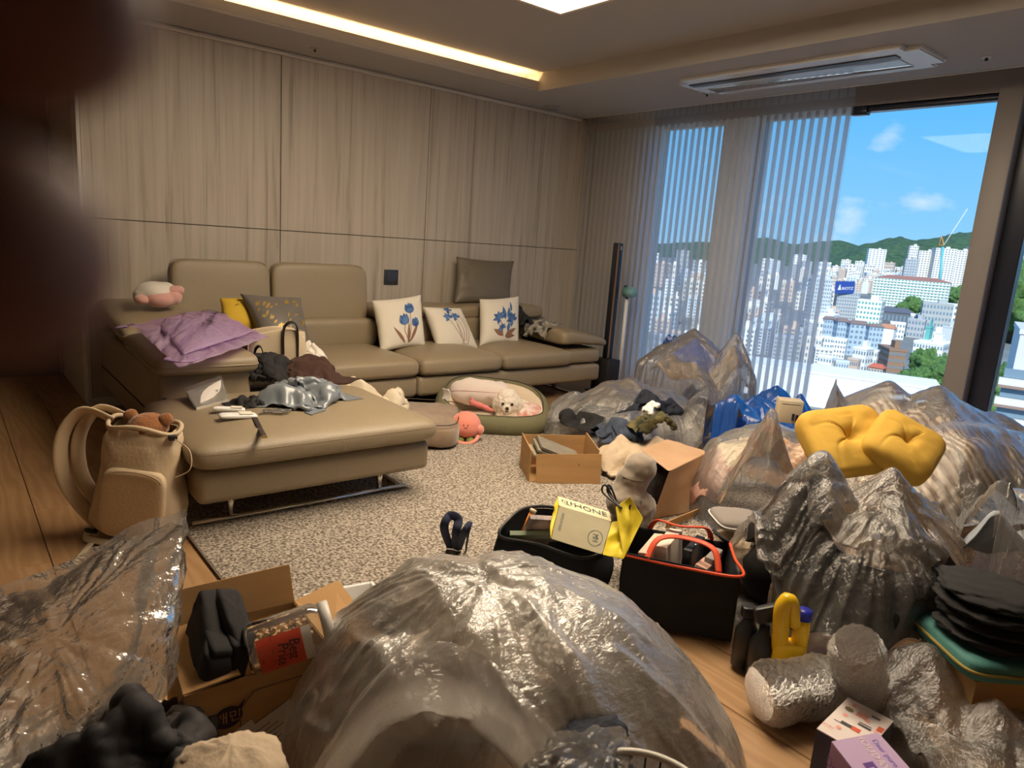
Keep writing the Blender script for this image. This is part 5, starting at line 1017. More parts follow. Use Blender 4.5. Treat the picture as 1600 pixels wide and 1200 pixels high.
def plaid():
    m, nt, b = NM('plaid shirt cloth'); N, L = nt.nodes, nt.links; tc = N.new('ShaderNodeTexCoord'); col = None
    base = (.78, .46, .20, 1)
    prev = None
    for (ax, sc, c, w) in ((0, 7, (.10, .05, .04, 1), .45), (1, 7, (.10, .05, .04, 1), .45), (0, 16, (.62, .20, .06, 1), .6), (1, 16, (.80, .62, .40, 1), .6)):
        wv = N.new('ShaderNodeTexWave'); wv.bands_direction = 'XYZ'[ax]; wv.inputs['Scale'].default_value = sc*.5; wv.inputs['Distortion'].default_value = 1.2; wv.inputs['Detail Scale'].default_value = .6; L.new(tc.outputs['Object'], wv.inputs['Vector'])
        r = N.new('ShaderNodeValToRGB'); r.color_ramp.elements[0].position = .55; r.color_ramp.elements[1].position = .75; L.new(wv.outputs[0], r.inputs[0])
        mu = N.new('ShaderNodeMath'); mu.operation = 'MULTIPLY'; mu.inputs[1].default_value = w; L.new(r.outputs[0], mu.inputs[0])
        mx = N.new('ShaderNodeMixRGB'); L.new(mu.outputs[0], mx.inputs[0]); mx.inputs[2].default_value = c
        if prev is None: mx.inputs[1].default_value = base
        else: L.new(prev, mx.inputs[1])
        prev = mx.outputs[0]
    L.new(prev, b.inputs['Base Color']); b.inputs['Roughness'].default_value = .9; return m
def stripes(name, c1, c2, sc, bump=.01):
    m, nt, b = NM(name); N, L = nt.nodes, nt.links; tc = N.new('ShaderNodeTexCoord'); mp = N.new('ShaderNodeMapping'); mp.inputs['Rotation'].default_value = (0, .25, .55); L.new(tc.outputs['Object'], mp.inputs[0])
    wv = N.new('ShaderNodeTexWave'); wv.inputs['Scale'].default_value = sc; wv.inputs['Distortion'].default_value = 2; wv.inputs['Detail'].default_value = 2; L.new(mp.outputs[0], wv.inputs['Vector']); r = N.new('ShaderNodeValToRGB'); r.color_ramp.elements[0].color = (*c1, 1); r.color_ramp.elements[1].color = (*c2, 1); r.color_ramp.elements[0].position = .3; r.color_ramp.elements[1].position = .6
    L.new(wv.outputs[0], r.inputs[0]); L.new(r.outputs[0], b.inputs['Base Color']); b.inputs['Roughness'].default_value = .9; bp = N.new('ShaderNodeBump'); bp.inputs['Distance'].default_value = bump; L.new(wv.outputs[0], bp.inputs['Height']); L.new(bp.outputs[0], b.inputs['Normal']); return m
MAT_plaid = plaid(); MAT_strq = stripes('ribbed bedding', (.22, .13, .07), (.62, .50, .38), 9)

FBG = film('clear bag film', (.98, .975, .965), .12, (.97, .96, .94), .15, .004, 22, edge=.65)
def gar(name, label, cat, px, py, z, w, h, ht, mat, seed, rz=0, thick=.004, amp=.006): p = Wz(px, py, z); return cloth(name, label, cat, (p[0], p[1], z-ht*.75), w, h, ht, mat, seed, rz, thick=thick, amp=amp)
# --- clear bag of dark clothes, open towards the room
c = np.array([-1.20, -2.04, 0]); H3 = bulge(c, .50, .46, .36, [(Wz(1115, 605, .42), 1.2), (Wz(1108, 650, .33), 1.3), (Wz(985, 592, .40), .8), (Wz(900, 610, .30), 1.0)], 31); bagh('clear_bag', 'clear plastic bag lying open with dark clothes spilling out by the small carton', c, .54, .50, H3, FBG, 41, K=11, amp=.014)
patch('grey_blanket', 'grey blanket inside the back of the open clear bag', 'blanket', H3, c, .5, .46, .3, 2.2, .1, .9, MAT_greyc, 58)
gar('black_trousers', 'black trousers spilling from the open clear bag', 'trousers', 920, 632, .25, .56, .46, .17, MAT_blackc, 51, .3); gar('navy_jacket', 'navy jacket peaking up at the back of the open clear bag', 'jacket', 1015, 615, .36, .56, .40, .20, MAT_navyc, 52, -.4); gar('jeans', 'dark blue jeans hanging over the front of the open clear bag', 'jeans', 968, 650, .27, .36, .52, .17, MAT_denim, 53, -.7)
gar('camouflage_garment', 'olive camouflage garment resting on the spilled clothes', 'garment', 1022, 645, .34, .34, .28, .13, MAT_camo, 54); gar('white_socks', 'small white bundle tucked into the camouflage garment', 'socks', 1020, 632, .42, .14, .12, .06, MAT_white, 55)
gar('beige_fleece', 'beige fleece blanket bulging under the clear film', 'blanket', 1005, 690, .19, .60, .46, .21, MAT_beige, 56, -.5, .012)
c = Wz(960, 700, .1); bag('clear_wrap', 'loose clear film trailing over the rug below the open bag', c, .80, .62, grow([('e', tuple(Wz(985, 690, .1)), (.22, .15, .17)), ('e', tuple(Wz(935, 690, .05)), (.14, .12, .10))], .012), FBG, 54, 44, rz=-.5, seed=42, z=.4, shrink=.66)
# --- tall tied bag with blue things by the curtain
c = np.array([-.36, -1.86, 0]); H4 = bulge(c, .34, .40, .50, [(Wx(1085, 514, -.40), .9), (Wx(1150, 520, -.34), 1.8), (Wx(1025, 555, -.36), 1.6)], 33)
patch('blue_bundle', 'bright blue cloth bundle inside the tied bag by the curtain', 'bundle', H4, c, .34, .40, -.9, 1.3, .05, .62, M('royal blue cloth', (.02, .09, .50), .8), 61, .92, .010); patch('tan_bundle', 'mottled tan cloth below the blue bundle in the tied bag', 'bundle', H4, c, .34, .40, -1.2, 1.2, .55, .95, M('mottled tan cloth', (.34, .22, .12), .9, col2=(.08, .06, .05), vs=14), 62, .9, .010)
bagh('tied_clear_bag', 'tied milky bag with blue and tan contents beside the curtain', c, .38, .44, H4, FMK, 43, K=13, amp=.014); cloth('blue_tuft', 'deep blue plastic tuft sticking out of the tied bag', 'plastic bag', Wx(1048, 548, -.44), .20, .18, .14, FBL, 63, n=24, thick=0)
# --- blue bag with a cream carton
c = np.array([-.76, -2.64, 0]); H5 = bulge(c, .34, .32, .36, [(Wz(1215, 602, .44), 1.0), (Wz(1252, 614, .42), 1.6), (Wz(1150, 618, .42), .9)], 34)
bagh('blue_bag', 'bright blue plastic bag slumped open beneath the window', c, .36, .34, H5, FBL, 44, K=9, amp=.013)
cb = thing('cream_carton', 'small cream carton with dark lettering standing in the blue bag', 'box', tuple(Wz(1232, 655, .36))); p_ = Wz(1232, 641, .40); box('carton', p_, (.13, .07, .13), M('cream card', (.66, .55, .38), .6), cb, rot=(.1, 0, -.75), bev=.003); _d = np.array([.73, -.68, 0]); poly_plane('print_bars', [rect2(.01, -.05, .025, -.01), rect2(.03, -.055, .045, -.015), rect2(-.05, .04, .05, .043)], p_-np.array([.68, .73, 0])*.037, _d, (0, 0, 1), MAT_prt, cb, off=.003)['kind'] = 'stuff'
# --- bag with plaid shirt and knotted ear
c = np.array([-1.64, -3.26, 0]); H6 = bulge(c, .38, .34, .46, [(Wz(1208, 632, .60), 2.6)], 35)
patch('plaid_shirt', 'brown and orange plaid shirt pressed against the film of the knotted bag', 'shirt', H6, c, .38, .34, -.55, 1.5, .15, .95, MAT_plaid, 65, .96, .008); patch('pink_blanket', 'dusty pink folded cloth low in the knotted bag', 'cloth', H6, c, .38, .34, -1.7, -.5, .62, .96, MAT_pinkc, 66, .92, .010); patch('khaki_cloth', 'pale khaki cloth in the upper part of the knotted bag', 'cloth', H6, c, .38, .34, -1.8, -.5, .1, .66, M('khaki cloth', (.52, .44, .29), .9), 67, .93, .009)
bagh('knotted_bag', 'clear bag with a twisted knot holding a plaid shirt', c, .41, .37, H6, FBG, 45, K=12, amp=.012)
# --- big bag of ribbed bedding
c = np.array([-1.22, -3.82, 0]); H7 = bulge(c, .62, .58, .70, [(Wx(1296, 586, -1.42), 1.6), (Wx(1390, 598, -1.25), .8), (Wx(1470, 604, -1.2), .8)], 36)
patch('ribbed_quilt', 'ribbed beige bedding in the near top of the big bag', 'bedding', H7, c, .62, .58, -1.6, .25, .12, .92, MAT_strq, 71, .94, .008, group='ribbed bedding in the big bag'); patch('ribbed_quilt', 'ribbed beige quilt filling the far side of the big bag', 'bedding', H7, c, .62, .58, .3, 2.0, .1, .75, MAT_strq, 72, .93, .008, group='ribbed bedding in the big bag')
patch('grey_quilt', 'grey folded quilt at the right end of the big bag', 'bedding', H7, c, .62, .58, .35, 1.7, .7, .97, MAT_greyc, 75, .9, .010)
bagh('bedding_bag', 'huge clear bag of ribbed bedding heaped under the clear window', c, .66, .62, H7, FBG, 46, n=100, K=12, amp=.014)
# --- yellow quilted seat cushions
MYEL = M('mustard quilted cotton', (.60, .37, .055), .85, bump=.003, bs=16, col2=(.54, .32, .04), vs=5)
def tufted(lab, px, py, dist, w, h, th, ang, seed, lean=.55):
    """plump quilted cushion lying on the bags, face up towards the room; one tuft in the middle with creases running out"""
    ctr = Wd(px, py, dist); nz = -AF*lean+np.array([0, 0, 1-lean*.4]); nz /= np.linalg.norm(nz); ex = AR-nz*np.dot(AR, nz); ex /= np.linalg.norm(ex); ey = np.cross(nz, ex); ex, ey = ex*math.cos(ang)+ey*math.sin(ang), -ex*math.sin(ang)+ey*math.cos(ang)
    o_ = thing('quilted_cushion', lab, 'cushion', tuple(ctr), 'mustard tufted cushions'); V, Fc = superq((0, 0, 0), (w, h, th), .62, .38, (0, 0, 0), 96, 48); V = np.array(V); r = np.hypot(V[:, 0]/w, V[:, 1]/h); a = np.arctan2(V[:, 1], V[:, 0]); tp = V[:, 2] > 0
    cr = np.exp(-(np.sin((a+seed*.4+.25*np.sin(r*9))*2.5)/.16)**2)*np.clip(r*8, 0, 1)*np.clip(1.2-r*2.2, 0, 1); V[:, 2] -= tp*(th*.34*np.exp(-(r/.08)**2)+th*.10*cr)-.01*fbm(V*9, seed)*1.0
    mk('cover', ctr+V[:, :1]*ex+V[:, 1:2]*ey+V[:, 2:]*nz, Fc, MYEL, o_); Vb, Fb = superq((0, 0, 0), (.022, .022, .012), 1, 1, (0, 0, 0), 16, 8); Vb = np.array(Vb)+np.array([0, 0, th*.12]); mk('tuft_button', ctr+Vb[:, :1]*ex+Vb[:, 1:2]*ey+Vb[:, 2:]*nz, Fb, MYEL, o_)
tufted('mustard tufted cushion lying squarely on top of the bag pile', 1322, 690, 2.68, .33, .28, .13, .16, 3, .75)
tufted('mustard tufted cushion turned to a pointed corner on the bag pile', 1410, 698, 2.60, .25, .24, .12, -.72, 6, .75)
# --- big clear bag in front with dark clothes
FB9 = film('thin clear film', (.985, .98, .97), .075, (.97, .95, .92), .14, .004, 22, edge=.6)
c = np.array([-2.40, -4.08, 0]); H9 = bulge(c, .39, .37, .50, [(Wz(1285, 722, .60), 1.5), (Wz(1395, 742, .58), 1.2), (Wz(1182, 806, .42), 1.2)], 38)
for k, (a0, a1, r0, r1, m_, lab) in enumerate(((-.7, .7, .55, .95, MAT_blackc, 'black coat pressed inside the near clear bag'), (-1.5, -.6, .4, .95, M('charcoal cloth', (.035, .033, .036), .9), 'charcoal sweater at the left side of the near clear bag'), (.0, 1.5, .1, .6, M('taupe cloth', (.34, .24, .17), .9), 'taupe garment in the top of the near clear bag'), (.6, 1.6, .55, .95, MAT_navyc, 'navy garment at the right of the near clear bag'), (-1.4, .0, .05, .5, MAT_beige, 'beige garment at the top of the near clear bag'))): patch('garment', lab, 'garment', H9, c, .39, .37, a0, a1, r0, r1, m_, 81+k, .95, .010, group='clothes in the near clear bag')
bagh('clear_bag', 'large clear bag full of dark clothes slumped before the mustard cushions', c, .40, .38, H9, FB9, 47, n=100, K=14, amp=.016, rad=1.1)
bagh('loose_film', 'second clear film layer bunched over the dark clothes bag', (c[0]+.02, c[1]+.0), .26, .24, smooth_z(grow([H9], .03)[0], 2), FB9, 48, n=70, K=12, amp=.018, rad=1.2)
# --- tall white bag at the right
c = np.array([-2.08, -4.50, 0]); H10 = bulge(c, .36, .36, .56, [(Wz(1508, 724, .70), 1.3), (Wz(1562, 757, .64), 1.2)], 39)
patch('pale_laundry', 'pale blue laundry inside the tall milky bag at the right', 'laundry', H10, c, .36, .36, -1.6, 1.6, .1, .9, M('pale blue linen', (.50, .56, .64), .9), 86, .9, .010)
bagh('milky_bag', 'tall milky bag rising to a soft peak beside the clear clothes bag', c, .39, .39, H10, FMK, 49, n=92, K=12, amp=.014)
# --- black folded clothes on a teal cushion, lower right
tc_ = thing('teal_cushion', 'flat teal seat cushion under the folded black clothes', 'cushion', tuple(Wz(1530, 1020, .1))); p0 = Wz(1545, 1012, .22); V, Fc = superq(tuple(p0), (.30, .26, .07), .45, .3, (.05, .05, -.6), 56, 16); mk('cover', V, Fc, M('teal canvas', (.06, .21, .19), .75, bump=.001, bs=90), tc_); tube('piping', [tuple(v) for v in np.array(superq(tuple(p0), (.302, .262, .001), 1, .3, (.05, .05, -.6), 56, 2)[0])[56:112]], .005, M('ochre piping', (.30, .22, .05), .8), tc_, n=6, closed=True)
for k in range(4): garment('folded_trousers', ('lowest', 'second lowest', 'second highest', 'topmost')[k]+' pair of folded black trousers on the teal cushion', 'trousers', p0+np.array([.01*(k % 2), .01*k, .055+.034*k]), (.15-.006*k, .13, .024), (MAT_blackc, M('black denim', (.018, .018, .02), .9))[k % 2], 90+k, amp=.08, fold=.05, foldf=5, rot=(.04, .03, -.6+.1*k), group='folded black trousers')
box('sneaker_box', (p0[0], p0[1], .098), (.25, .2, .18), MCB2, rot=(0, 0, -.5)).name = 'low_carton'; tag(bpy.data.objects['low_carton'], 'flat brown carton under the teal cushion', 'carton')
c = Wz(1500, 1110, .06); KR = [('e', tuple(Wz(1540, 1000, .1)), (.22, .2, .22)), ('e', tuple(Wz(1480, 1130, .03)), (.15, .10, .07))]
Hr = bulge(c, .42, .30, .13, [(Wz(1450, 1010, .22), .9), (Wz(1560, 1100, .16), .9)], 50, .5); bagh('clear_bag', 'crumpled clear bag spread on the floor below the teal cushion', c, .42, .30, Hr, FBG, 50, rz=.8, n=70, K=10, amp=.014)
bag('small_clear_bag', 'small crumpled clear bag resting on top of the folded black trousers', Wz(1580, 900, .38), .5, .42, [('e', tuple(Wz(1585, 905, .30)), (.14, .13, .09)), ('b', tuple(p0-np.array([.16, .14, .2])), tuple(p0+np.array([.16, .14, .18])))], FBG, 44, 38, rz=.5, seed=58, z=.55, shrink=.62)
# --- low clear film and grey pouch between felt tote and big bag
gp_ = thing('grey_pouch', 'grey zip pouch with white edging lying between the bags', 'pouch', tuple(Wz(1150, 815, .2))); p_ = Wz(1152, 812, .25); V, Fc = superq(tuple(p_), (.20, .13, .05), .6, .4, (.2, .1, -.4), 48, 14); mk('pouch', V, Fc, MAT_greyc, gp_); tube('edging', [tuple(v) for v in np.array(superq(tuple(p_), (.204, .134, .001), 1, .4, (.2, .1, -.4), 48, 2)[0])[48:96]], .003, MAT_white, gp_, n=6, closed=True)
garment('tan_bundle', 'tan cloth bundle wrapped in clear film behind the felt tote', 'bundle', Wz(1165, 865, .12), (.20, .13, .10), MAT_beige, 101); garment('black_case', 'black case on the floor under the large clear bag', 'case', Wz(1215, 895, .12), (.15, .12, .11), MAT_blackc, 102, amp=.06, fold=.01)
bag('clear_wrap', 'crinkled clear film heaped between the felt tote and the big bag', Wz(1165, 870, .2), .62, .5, [('e', tuple(Wz(1165, 865, .12)), (.22, .15, .13)), ('e', tuple(Wz(1110, 800, .05)), (.15, .12, .10))], FBG, 60, 52, rz=.3, seed=57, z=.42, shrink=.6)

# ================================================================= THINGS IN THE FOREGROUND
# --- kraft paper bag lying on its side with a grey neck pillow
MKR = M('kraft paper', (.50, .32, .19), .8, col2=(.44, .27, .15), vs=5, bump=.0015, bs=25); kb = thing('kraft_bag', 'brown kraft paper bag lying on its side in the clutter', 'paper bag', (-2.1, -3.08, 0))
b0, b1 = Wz(1018, 812, .016), Wz(1080, 800, .016); t0, t1, t2, t3 = Wz(1045, 737, .27), Wz(1108, 706, .27), Wz(1042, 686, .27), Wz(1000, 702, .27)
def crease(a, b, c, d, seed, n=14, amp=.008): 
    a, b, c, d = [np.array(p, float) for p in (a, b, c, d)]; U, V_ = np.meshgrid(np.linspace(0, 1, n), np.linspace(0, 1, n), indexing='ij'); U = U[..., None]; V_ = V_[..., None]; G = a*(1-U)*(1-V_)+b*U*(1-V_)+c*U*V_+d*(1-U)*V_
    nn = np.cross(b-a, d-a); nn /= np.linalg.norm(nn); w = fbm(np.concatenate([U*2.3, V_*2.3, U*0+seed], -1), seed)*np.sin(np.pi*U[..., 0])**.5*np.sin(np.pi*V_[..., 0])**.5; return G+nn*(amp*w)[..., None]
sheet('front_panel', crease(b0, b1, t1, t0, 1), MKR, kb, thick=.0015); sheet('side_panel', crease(t0, t1, t2, t3, 2, amp=.015), MKR, kb, thick=.0015); sheet('gusset', crease(b1, b1+(t2-t1), t2, t1, 3), MKR, kb, thick=.0015); sheet('floor_panel', crease(b0+(0, 0, .004), b1+(0, 0, .004), b1+(t2-t1), b0+(t3-t0), 4, amp=.002), MKR, kb, thick=.0015); sheet('folded_corner', crease(t1, t1+(.05, -.07, -.03), t2+(.05, -.03, -.02), t2, 5), MKR, kb, thick=.0015)
tube('handle', spline([Wz(985, 800, .10), Wz(960, 770, .19), Wz(948, 760, .2), Wz(968, 800, .10), Wz(990, 822, .05)], 8), .004, MAT_blk, kb, n=8)
npil = thing('neck_pillow', 'grey plush neck pillow stuffed in the mouth of the kraft bag', 'pillow', tuple(Wz(985, 780, .05))); MGN = M('grey plush', (.30, .245, .19), .9, sheen=.4); blob('cover', [(Wd(1000, 732, 2.64), (.066, .06, .06)), (Wd(990, 748, 2.64), (.070, .06, .055)), (Wd(982, 766, 2.64), (.070, .06, .055)), (Wd(976, 784, 2.62), (.080, .06, .06)), (Wd(996, 796, 2.66), (.085, .06, .07)), (Wd(985, 812, 2.66), (.085, .07, .06))], MGN, npil, voxel=.009, smooth=6, fuzz=.003)
for (a_, b_) in (((968, 742), (1012, 752)), ((960, 772), (1008, 784))): tube('crease', [Wd(a_[0]+(b_[0]-a_[0])*t, a_[1]+(b_[1]-a_[1])*t+4*math.sin(math.pi*t), 2.60-.022*math.sin(math.pi*t)) for t in np.linspace(.1, .9, 10)], .0022, M('grey seam', (.16, .13, .10), .9), npil, n=6)
garment('black_hood', 'black garment lining the mouth of the kraft bag', 'garment', Wz(1022, 760, .12), (.06, .11, .12), MAT_blackc, 111); garment('wine_red_cloth', 'dusty red cloth corner beneath the neck pillow', 'cloth', Wz(1000, 795, .04), (.08, .07, .04), MAT_pinkc, 112)
quad_o = quad_board('cardboard_strip', Wz(1040, 826, .02), Wz(1100, 800, .02), Wz(1103, 790, .06), Wz(1042, 815, .06), MCB2, None); tag(quad_o, 'flat strip of cardboard lying below the kraft bag', 'cardboard')
# --- felt tote with orange edging
MFELT = M('black felt', (.012, .014, .019), .95, bump=.001, bs=250); MORG = M('orange red edging', (.72, .075, .02), .55); ft = thing('felt_tote', 'black felt tote with orange red edging and handles, packed with boxes', 'tote bag', (-2.83, -3.68, 0))
FL_, FR_, BR_, BL_ = np.array([-3.01, -3.60, 0]), np.array([-2.80, -3.90, 0]), np.array([-2.60, -3.72, 0]), np.array([-2.80, -3.44, 0]); hz = np.array([0, 0, .245])
for (a_, b_, s_) in ((FL_, FR_, 1), (FR_, BR_, 2), (BR_, BL_, 3), (BL_, FL_, 4)): sheet('felt_panel', crease(a_+(0, 0, .016), b_+(0, 0, .016), b_+hz, a_+hz+(0, 0, .012*math.sin(s_*2)), s_, amp=.012), MFELT, ft, thick=.005)
quad_board('felt_base', FL_+(0, 0, .02), FR_+(0, 0, .02), BR_+(0, 0, .02), BL_+(0, 0, .02), MFELT, ft)
tube('edging', spline([FL_+hz, (FL_+FR_)/2+hz+(0, 0, -.006), FR_+hz, (FR_+BR_)/2+hz, BR_+hz], 8), .005, MORG, ft, n=8)
for (a_, b_) in ((FL_, FR_), (BL_, BR_)):
    d_ = b_-a_; ou = np.array([d_[1], -d_[0], 0]); ou /= np.linalg.norm(ou); s_ = 1 if a_ is FL_ else -1
    tube('handle', spline([a_+d_*.2+hz, a_+d_*.28+hz+ou*-.05*s_+(0, 0, .055), a_+d_*.5+hz-ou*.085*s_+(0, 0, .06), a_+d_*.75+hz-ou*.05*s_+(0, 0, .055), a_+d_*.82+hz], 8), .011, MORG, ft, n=8, flat=.35)
MPAP = M('pale book card', (.62, .50, .40), .7)
for k, (u_, v_, sz, lab, m_) in enumerate(((.30, .35, (.15, .035, .24), 'pale book leaning at the left in the felt tote', MPAP), (.42, .50, (.16, .045, .25), 'cream box standing in the middle of the felt tote', M('cream box card', (.68, .58, .48), .6)), (.62, .45, (.15, .03, .25), 'black zip case with silver snap in the felt tote', MAT_blk), (.78, .50, (.12, .03, .22), 'grey card folder at the right in the felt tote', MAT_greyc), (.66, .25, (.10, .04, .21), 'small pink card box at the front of the felt tote', M('pink card', (.60, .36, .28), .6)))):
    p_ = FL_*(1-u_)*(1-v_)+FR_*u_*(1-v_)+BR_*u_*v_+BL_*(1-u_)*v_; o = tag(box('packed_box', p_+np.array([0, 0, .03+sz[2]/2]), sz, m_, rot=(.1*(k-2), .06*k-.12, .35), bev=.003), lab, ('book', 'box', 'case', 'folder', 'box')[k], 'things packed in the felt tote')
    if k == 2: lathe('snap', [(.001, .0), (.007, .001), (.001, .003)], tuple(p_+np.array([-.02, -.02, .285])), MCH, o, n=14)
for (a_, b_) in ((BR_+hz, BR_+hz+np.array([-.06, .02, .035])), (BR_+hz*.95, BR_+hz+np.array([-.02, .06, .03]))): tube('side_tab', [a_, b_], .012, MFELT, ft, n=8, flat=.3)
# --- black shopper behind with stick, card and files
bs_ = thing('black_shopper', 'black cloth shopper lying open with papers and an orange stick', 'tote bag', tuple(Wz(830, 835, 0))); q0 = Wz(835, 840, .0); rim = [Wz(782, 838, .20), Wz(795, 812, .24), Wz(825, 793, .26), Wz(880, 797, .24), Wz(950, 842, .21), Wz(915, 872, .18), Wz(840, 850, .17)]
rs = spline(rim, 8, closed=True); V = []; Fc = []; nr_ = len(rs); ctr = sum(rs)/nr_
for j, s_ in enumerate(np.linspace(0, 1, 8)):
    for p_ in rs: q_ = p_*1.0; q_ = ctr+(p_-ctr)*(1+.12*math.sin(math.pi*s_)); V.append((q_[0], q_[1], p_[2]*(1-s_)+.018*s_+.008*math.sin(9*p_[0]+5*s_)))
for j in range(7):
    for i_ in range(nr_): Fc.append((j*nr_+i_, j*nr_+(i_+1) % nr_, (j+1)*nr_+(i_+1) % nr_, (j+1)*nr_+i_))
mk('sides', V, Fc, MFELT, bs_); tube('rim', rs, .006, MAT_blk, bs_, n=8, closed=True)
sk = thing('orange_stick', 'orange stick in clear wrap leaning in the black shopper', 'stick', tuple(Wz(820, 838, .1))); tube('stick', [Wz(815, 840, .17), Wz(832, 800, .26)], .011, M('orange plastic', (.75, .26, .03), .4), sk, n=12); tube('cap', [Wz(831.5, 801, .258), Wz(834, 796, .27)], .0125, MCAN, sk, n=12)
tag(box('pink_card', Wz(842, 828, .20), (.11, .02, .14), M('pale pink card', (.66, .48, .40), .6, col2=(.08, .09, .12), vs=9), rot=(.5, .1, -.4)), 'pale pink printed card standing in the black shopper', 'card'); tag(box('green_file', Wz(835, 838, .17), (.20, .016, .10), M('sage file', (.28, .34, .24), .5), rot=(.9, 0, -.5)), 'sage green file lying across the front of the black shopper', 'file')
bl_ = thing('blue_strap', 'looped navy webbing strap standing up on the rug', 'strap', tuple(Wz(715, 855, .02))); MNV = M('navy webbing', (.012, .018, .05), .8, bump=.001, bs=200)
g_ = lambda x, y, z: tuple(Wz(x, y, z)); tube('loop', spline([g_(704, 856, .02), Wd(694, 825, 2.55), Wd(703, 806, 2.55), Wd(716, 812, 2.55), Wd(712, 835, 2.55), g_(712, 858, .02)], 8), .016, MNV, bl_, n=8, flat=.22, up=tuple(AF)); tube('loop', spline([g_(716, 858, .02), Wd(724, 835, 2.5), Wd(734, 820, 2.5), Wd(732, 832, 2.5), g_(728, 858, .02)], 8), .014, MNV, bl_, n=8, flat=.22, up=tuple(AF))
# --- yellow shop bag
MYB = M('yellow bag paper', (.74, .58, .02), .6, bump=.0012, bs=30); MYF = M('sage grey bag face', (.27, .23, .12), .6); yb = thing('yellow_shop_bag', 'yellow and sage shopping bag with dark lettering resting on the black totes', 'shopping bag', tuple(Wz(905, 860, .2)))
q00, q10, q11, q01 = Wd(860, 842, 2.34), Wd(941, 867, 2.26), Wd(956, 815, 2.38), Wd(873, 790, 2.46); nn = np.cross(q10-q00, q01-q00); nn /= np.linalg.norm(nn); dk = np.array([AF[0], AF[1], 0])*.07+np.array([0, 0, .004])
Gf = crease(q00, q10, q11, q01, 3, amp=.004); sheet('face', Gf, MYF, yb, thick=.001); Gt = crease(q01, q11, q11+dk*1.1, q01+dk*1.2, 4, amp=.004); sheet('top_side', Gt, M('cream bag paper', (.72, .66, .42), .6), yb, thick=.001)
sheet('side', crease(q10, q10+(.07, -.03, -.02), q11+(.10, -.05, .01), q11, 5, amp=.012), MYB, yb, thick=.001); sheet('side', crease(q00+dk, q00, q01, q01+dk*1.2, 6, amp=.012), MYB, yb, thick=.001); sheet('back', crease(q00+dk, q10+dk, q11+dk, q01+dk, 7), MYB, yb, thick=.001)
sheet('open_flap', crease(q10+(.07, -.03, -.02), q11+(.10, -.05, .01), q11+(.055, -.02, .085), q11+(.01, .0, .05), 8, amp=.012), MYB, yb, thick=.001)
MINK = M('dark green ink', (.03, .06, .05), .6); print_text('lettering', 'HONE', Gt, .62, .48, .62, MINK, yb, 0, asp=.36, off=.0022); print_text('lettering', '맛', Gt, .18, .48, .5, MINK, yb, 0, asp=.6, off=.0022); print_text('emblem', 'MH', Gf, .80, .38, .15, MINK, yb, -math.pi/2+.1, asp=1.0, off=.0022); print_text('lettering', 'SINGULAR FOOD', Gf, .12, .55, .075, MINK, yb, -math.pi/2, asp=.9, off=.0022)
print_on('emblem_ring', line2(ell2(.80, .38, .13, .22, 0, 22)+[ell2(.80, .38, .13, .22, 0, 22)[0]], .012), Gf, MINK, yb, .0022)
for k in range(2): tube('handle', spline([q11+(.02, -.02, .05), Wd(942+k*8, 770, 2.42), Wd(948+k*6, 760, 2.42), Wd(975, 810, 2.40), q11+(.05, -.03, .06)], 8), .0035, MAT_blk, yb, n=6)
# --- carton with trousers and jar
bx = thing('shipping_carton', 'open brown shipping carton with printed side, trousers and a jar inside', 'carton', (-4.2, -3.53, 0)); zr = .27
fl, fr, kl, kr = np.array([-4.365, -3.635, 0]), np.array([-4.045, -3.645, 0]), np.array([-4.335, -3.37, 0]), np.array([-4.035, -3.39, 0]); zz = np.array([0, 0, zr]); f0 = np.array([0, 0, .004])
quad_board('bottom', fl+f0, fr+f0, kr+f0, kl+f0, MCB2, bx); quad_board('front_panel', fl+f0, fr+f0, fr+zz, fl+zz, MCB2, bx); quad_board('side_panel', fr+f0, kr+f0, kr+zz, fr+zz, MCB2, bx); quad_board('back_panel', kr+f0, kl+f0, kl+zz, kr+zz, MCB2, bx); quad_board('side_panel', kl+f0, fl+f0, fl+zz, kl+zz, MCB2, bx)
quad_board('flap', kl+zz, kr+zz, kr+zz+(-.005, .025, .095), kl+zz+(-.005, .025, .085), MCB, bx); quad_board('flap', fr+zz, kr+zz, kr+zz+(.13, .02, .015), fr+zz+(.13, .01, -.012), MCB, bx); quad_board('flap', kl+zz, fl+zz, fl+zz+(.11, -.01, .015), kl+zz+(.09, -.06, .04), MCB, bx)
fx = (fr-fl)/np.linalg.norm(fr-fl); fo = fl+np.array([0, -.0, 0]); ft2 = lambda u_, z_: fo+fx*u_+np.array([0, -.0045, z_])
poly_plane('speech_bubble', [ell2(0, 0, .030, .026, 0, 24), [(.02, .018), (.038, .036), (.026, .010)]], ft2(.085, .19), fx, (0, 0, 1), MAT_prt, bx, off=.001); text_plane('lettering', '배민', ft2(.085, .19), fx, (0, 0, 1), .030, MCB, bx, off=.003)
poly_plane('print_frame', line2([(.11, .06), (.11, .20), (.14, .235), (.29, .235), (.29, .06)], .002), ft2(0, 0), fx, (0, 0, 1), MAT_prt, bx, off=.001); text_plane('lettering', 'STORE', ft2(.25, .075), fx, (0, 0, 1), .06, MAT_prt, bx, off=.001)
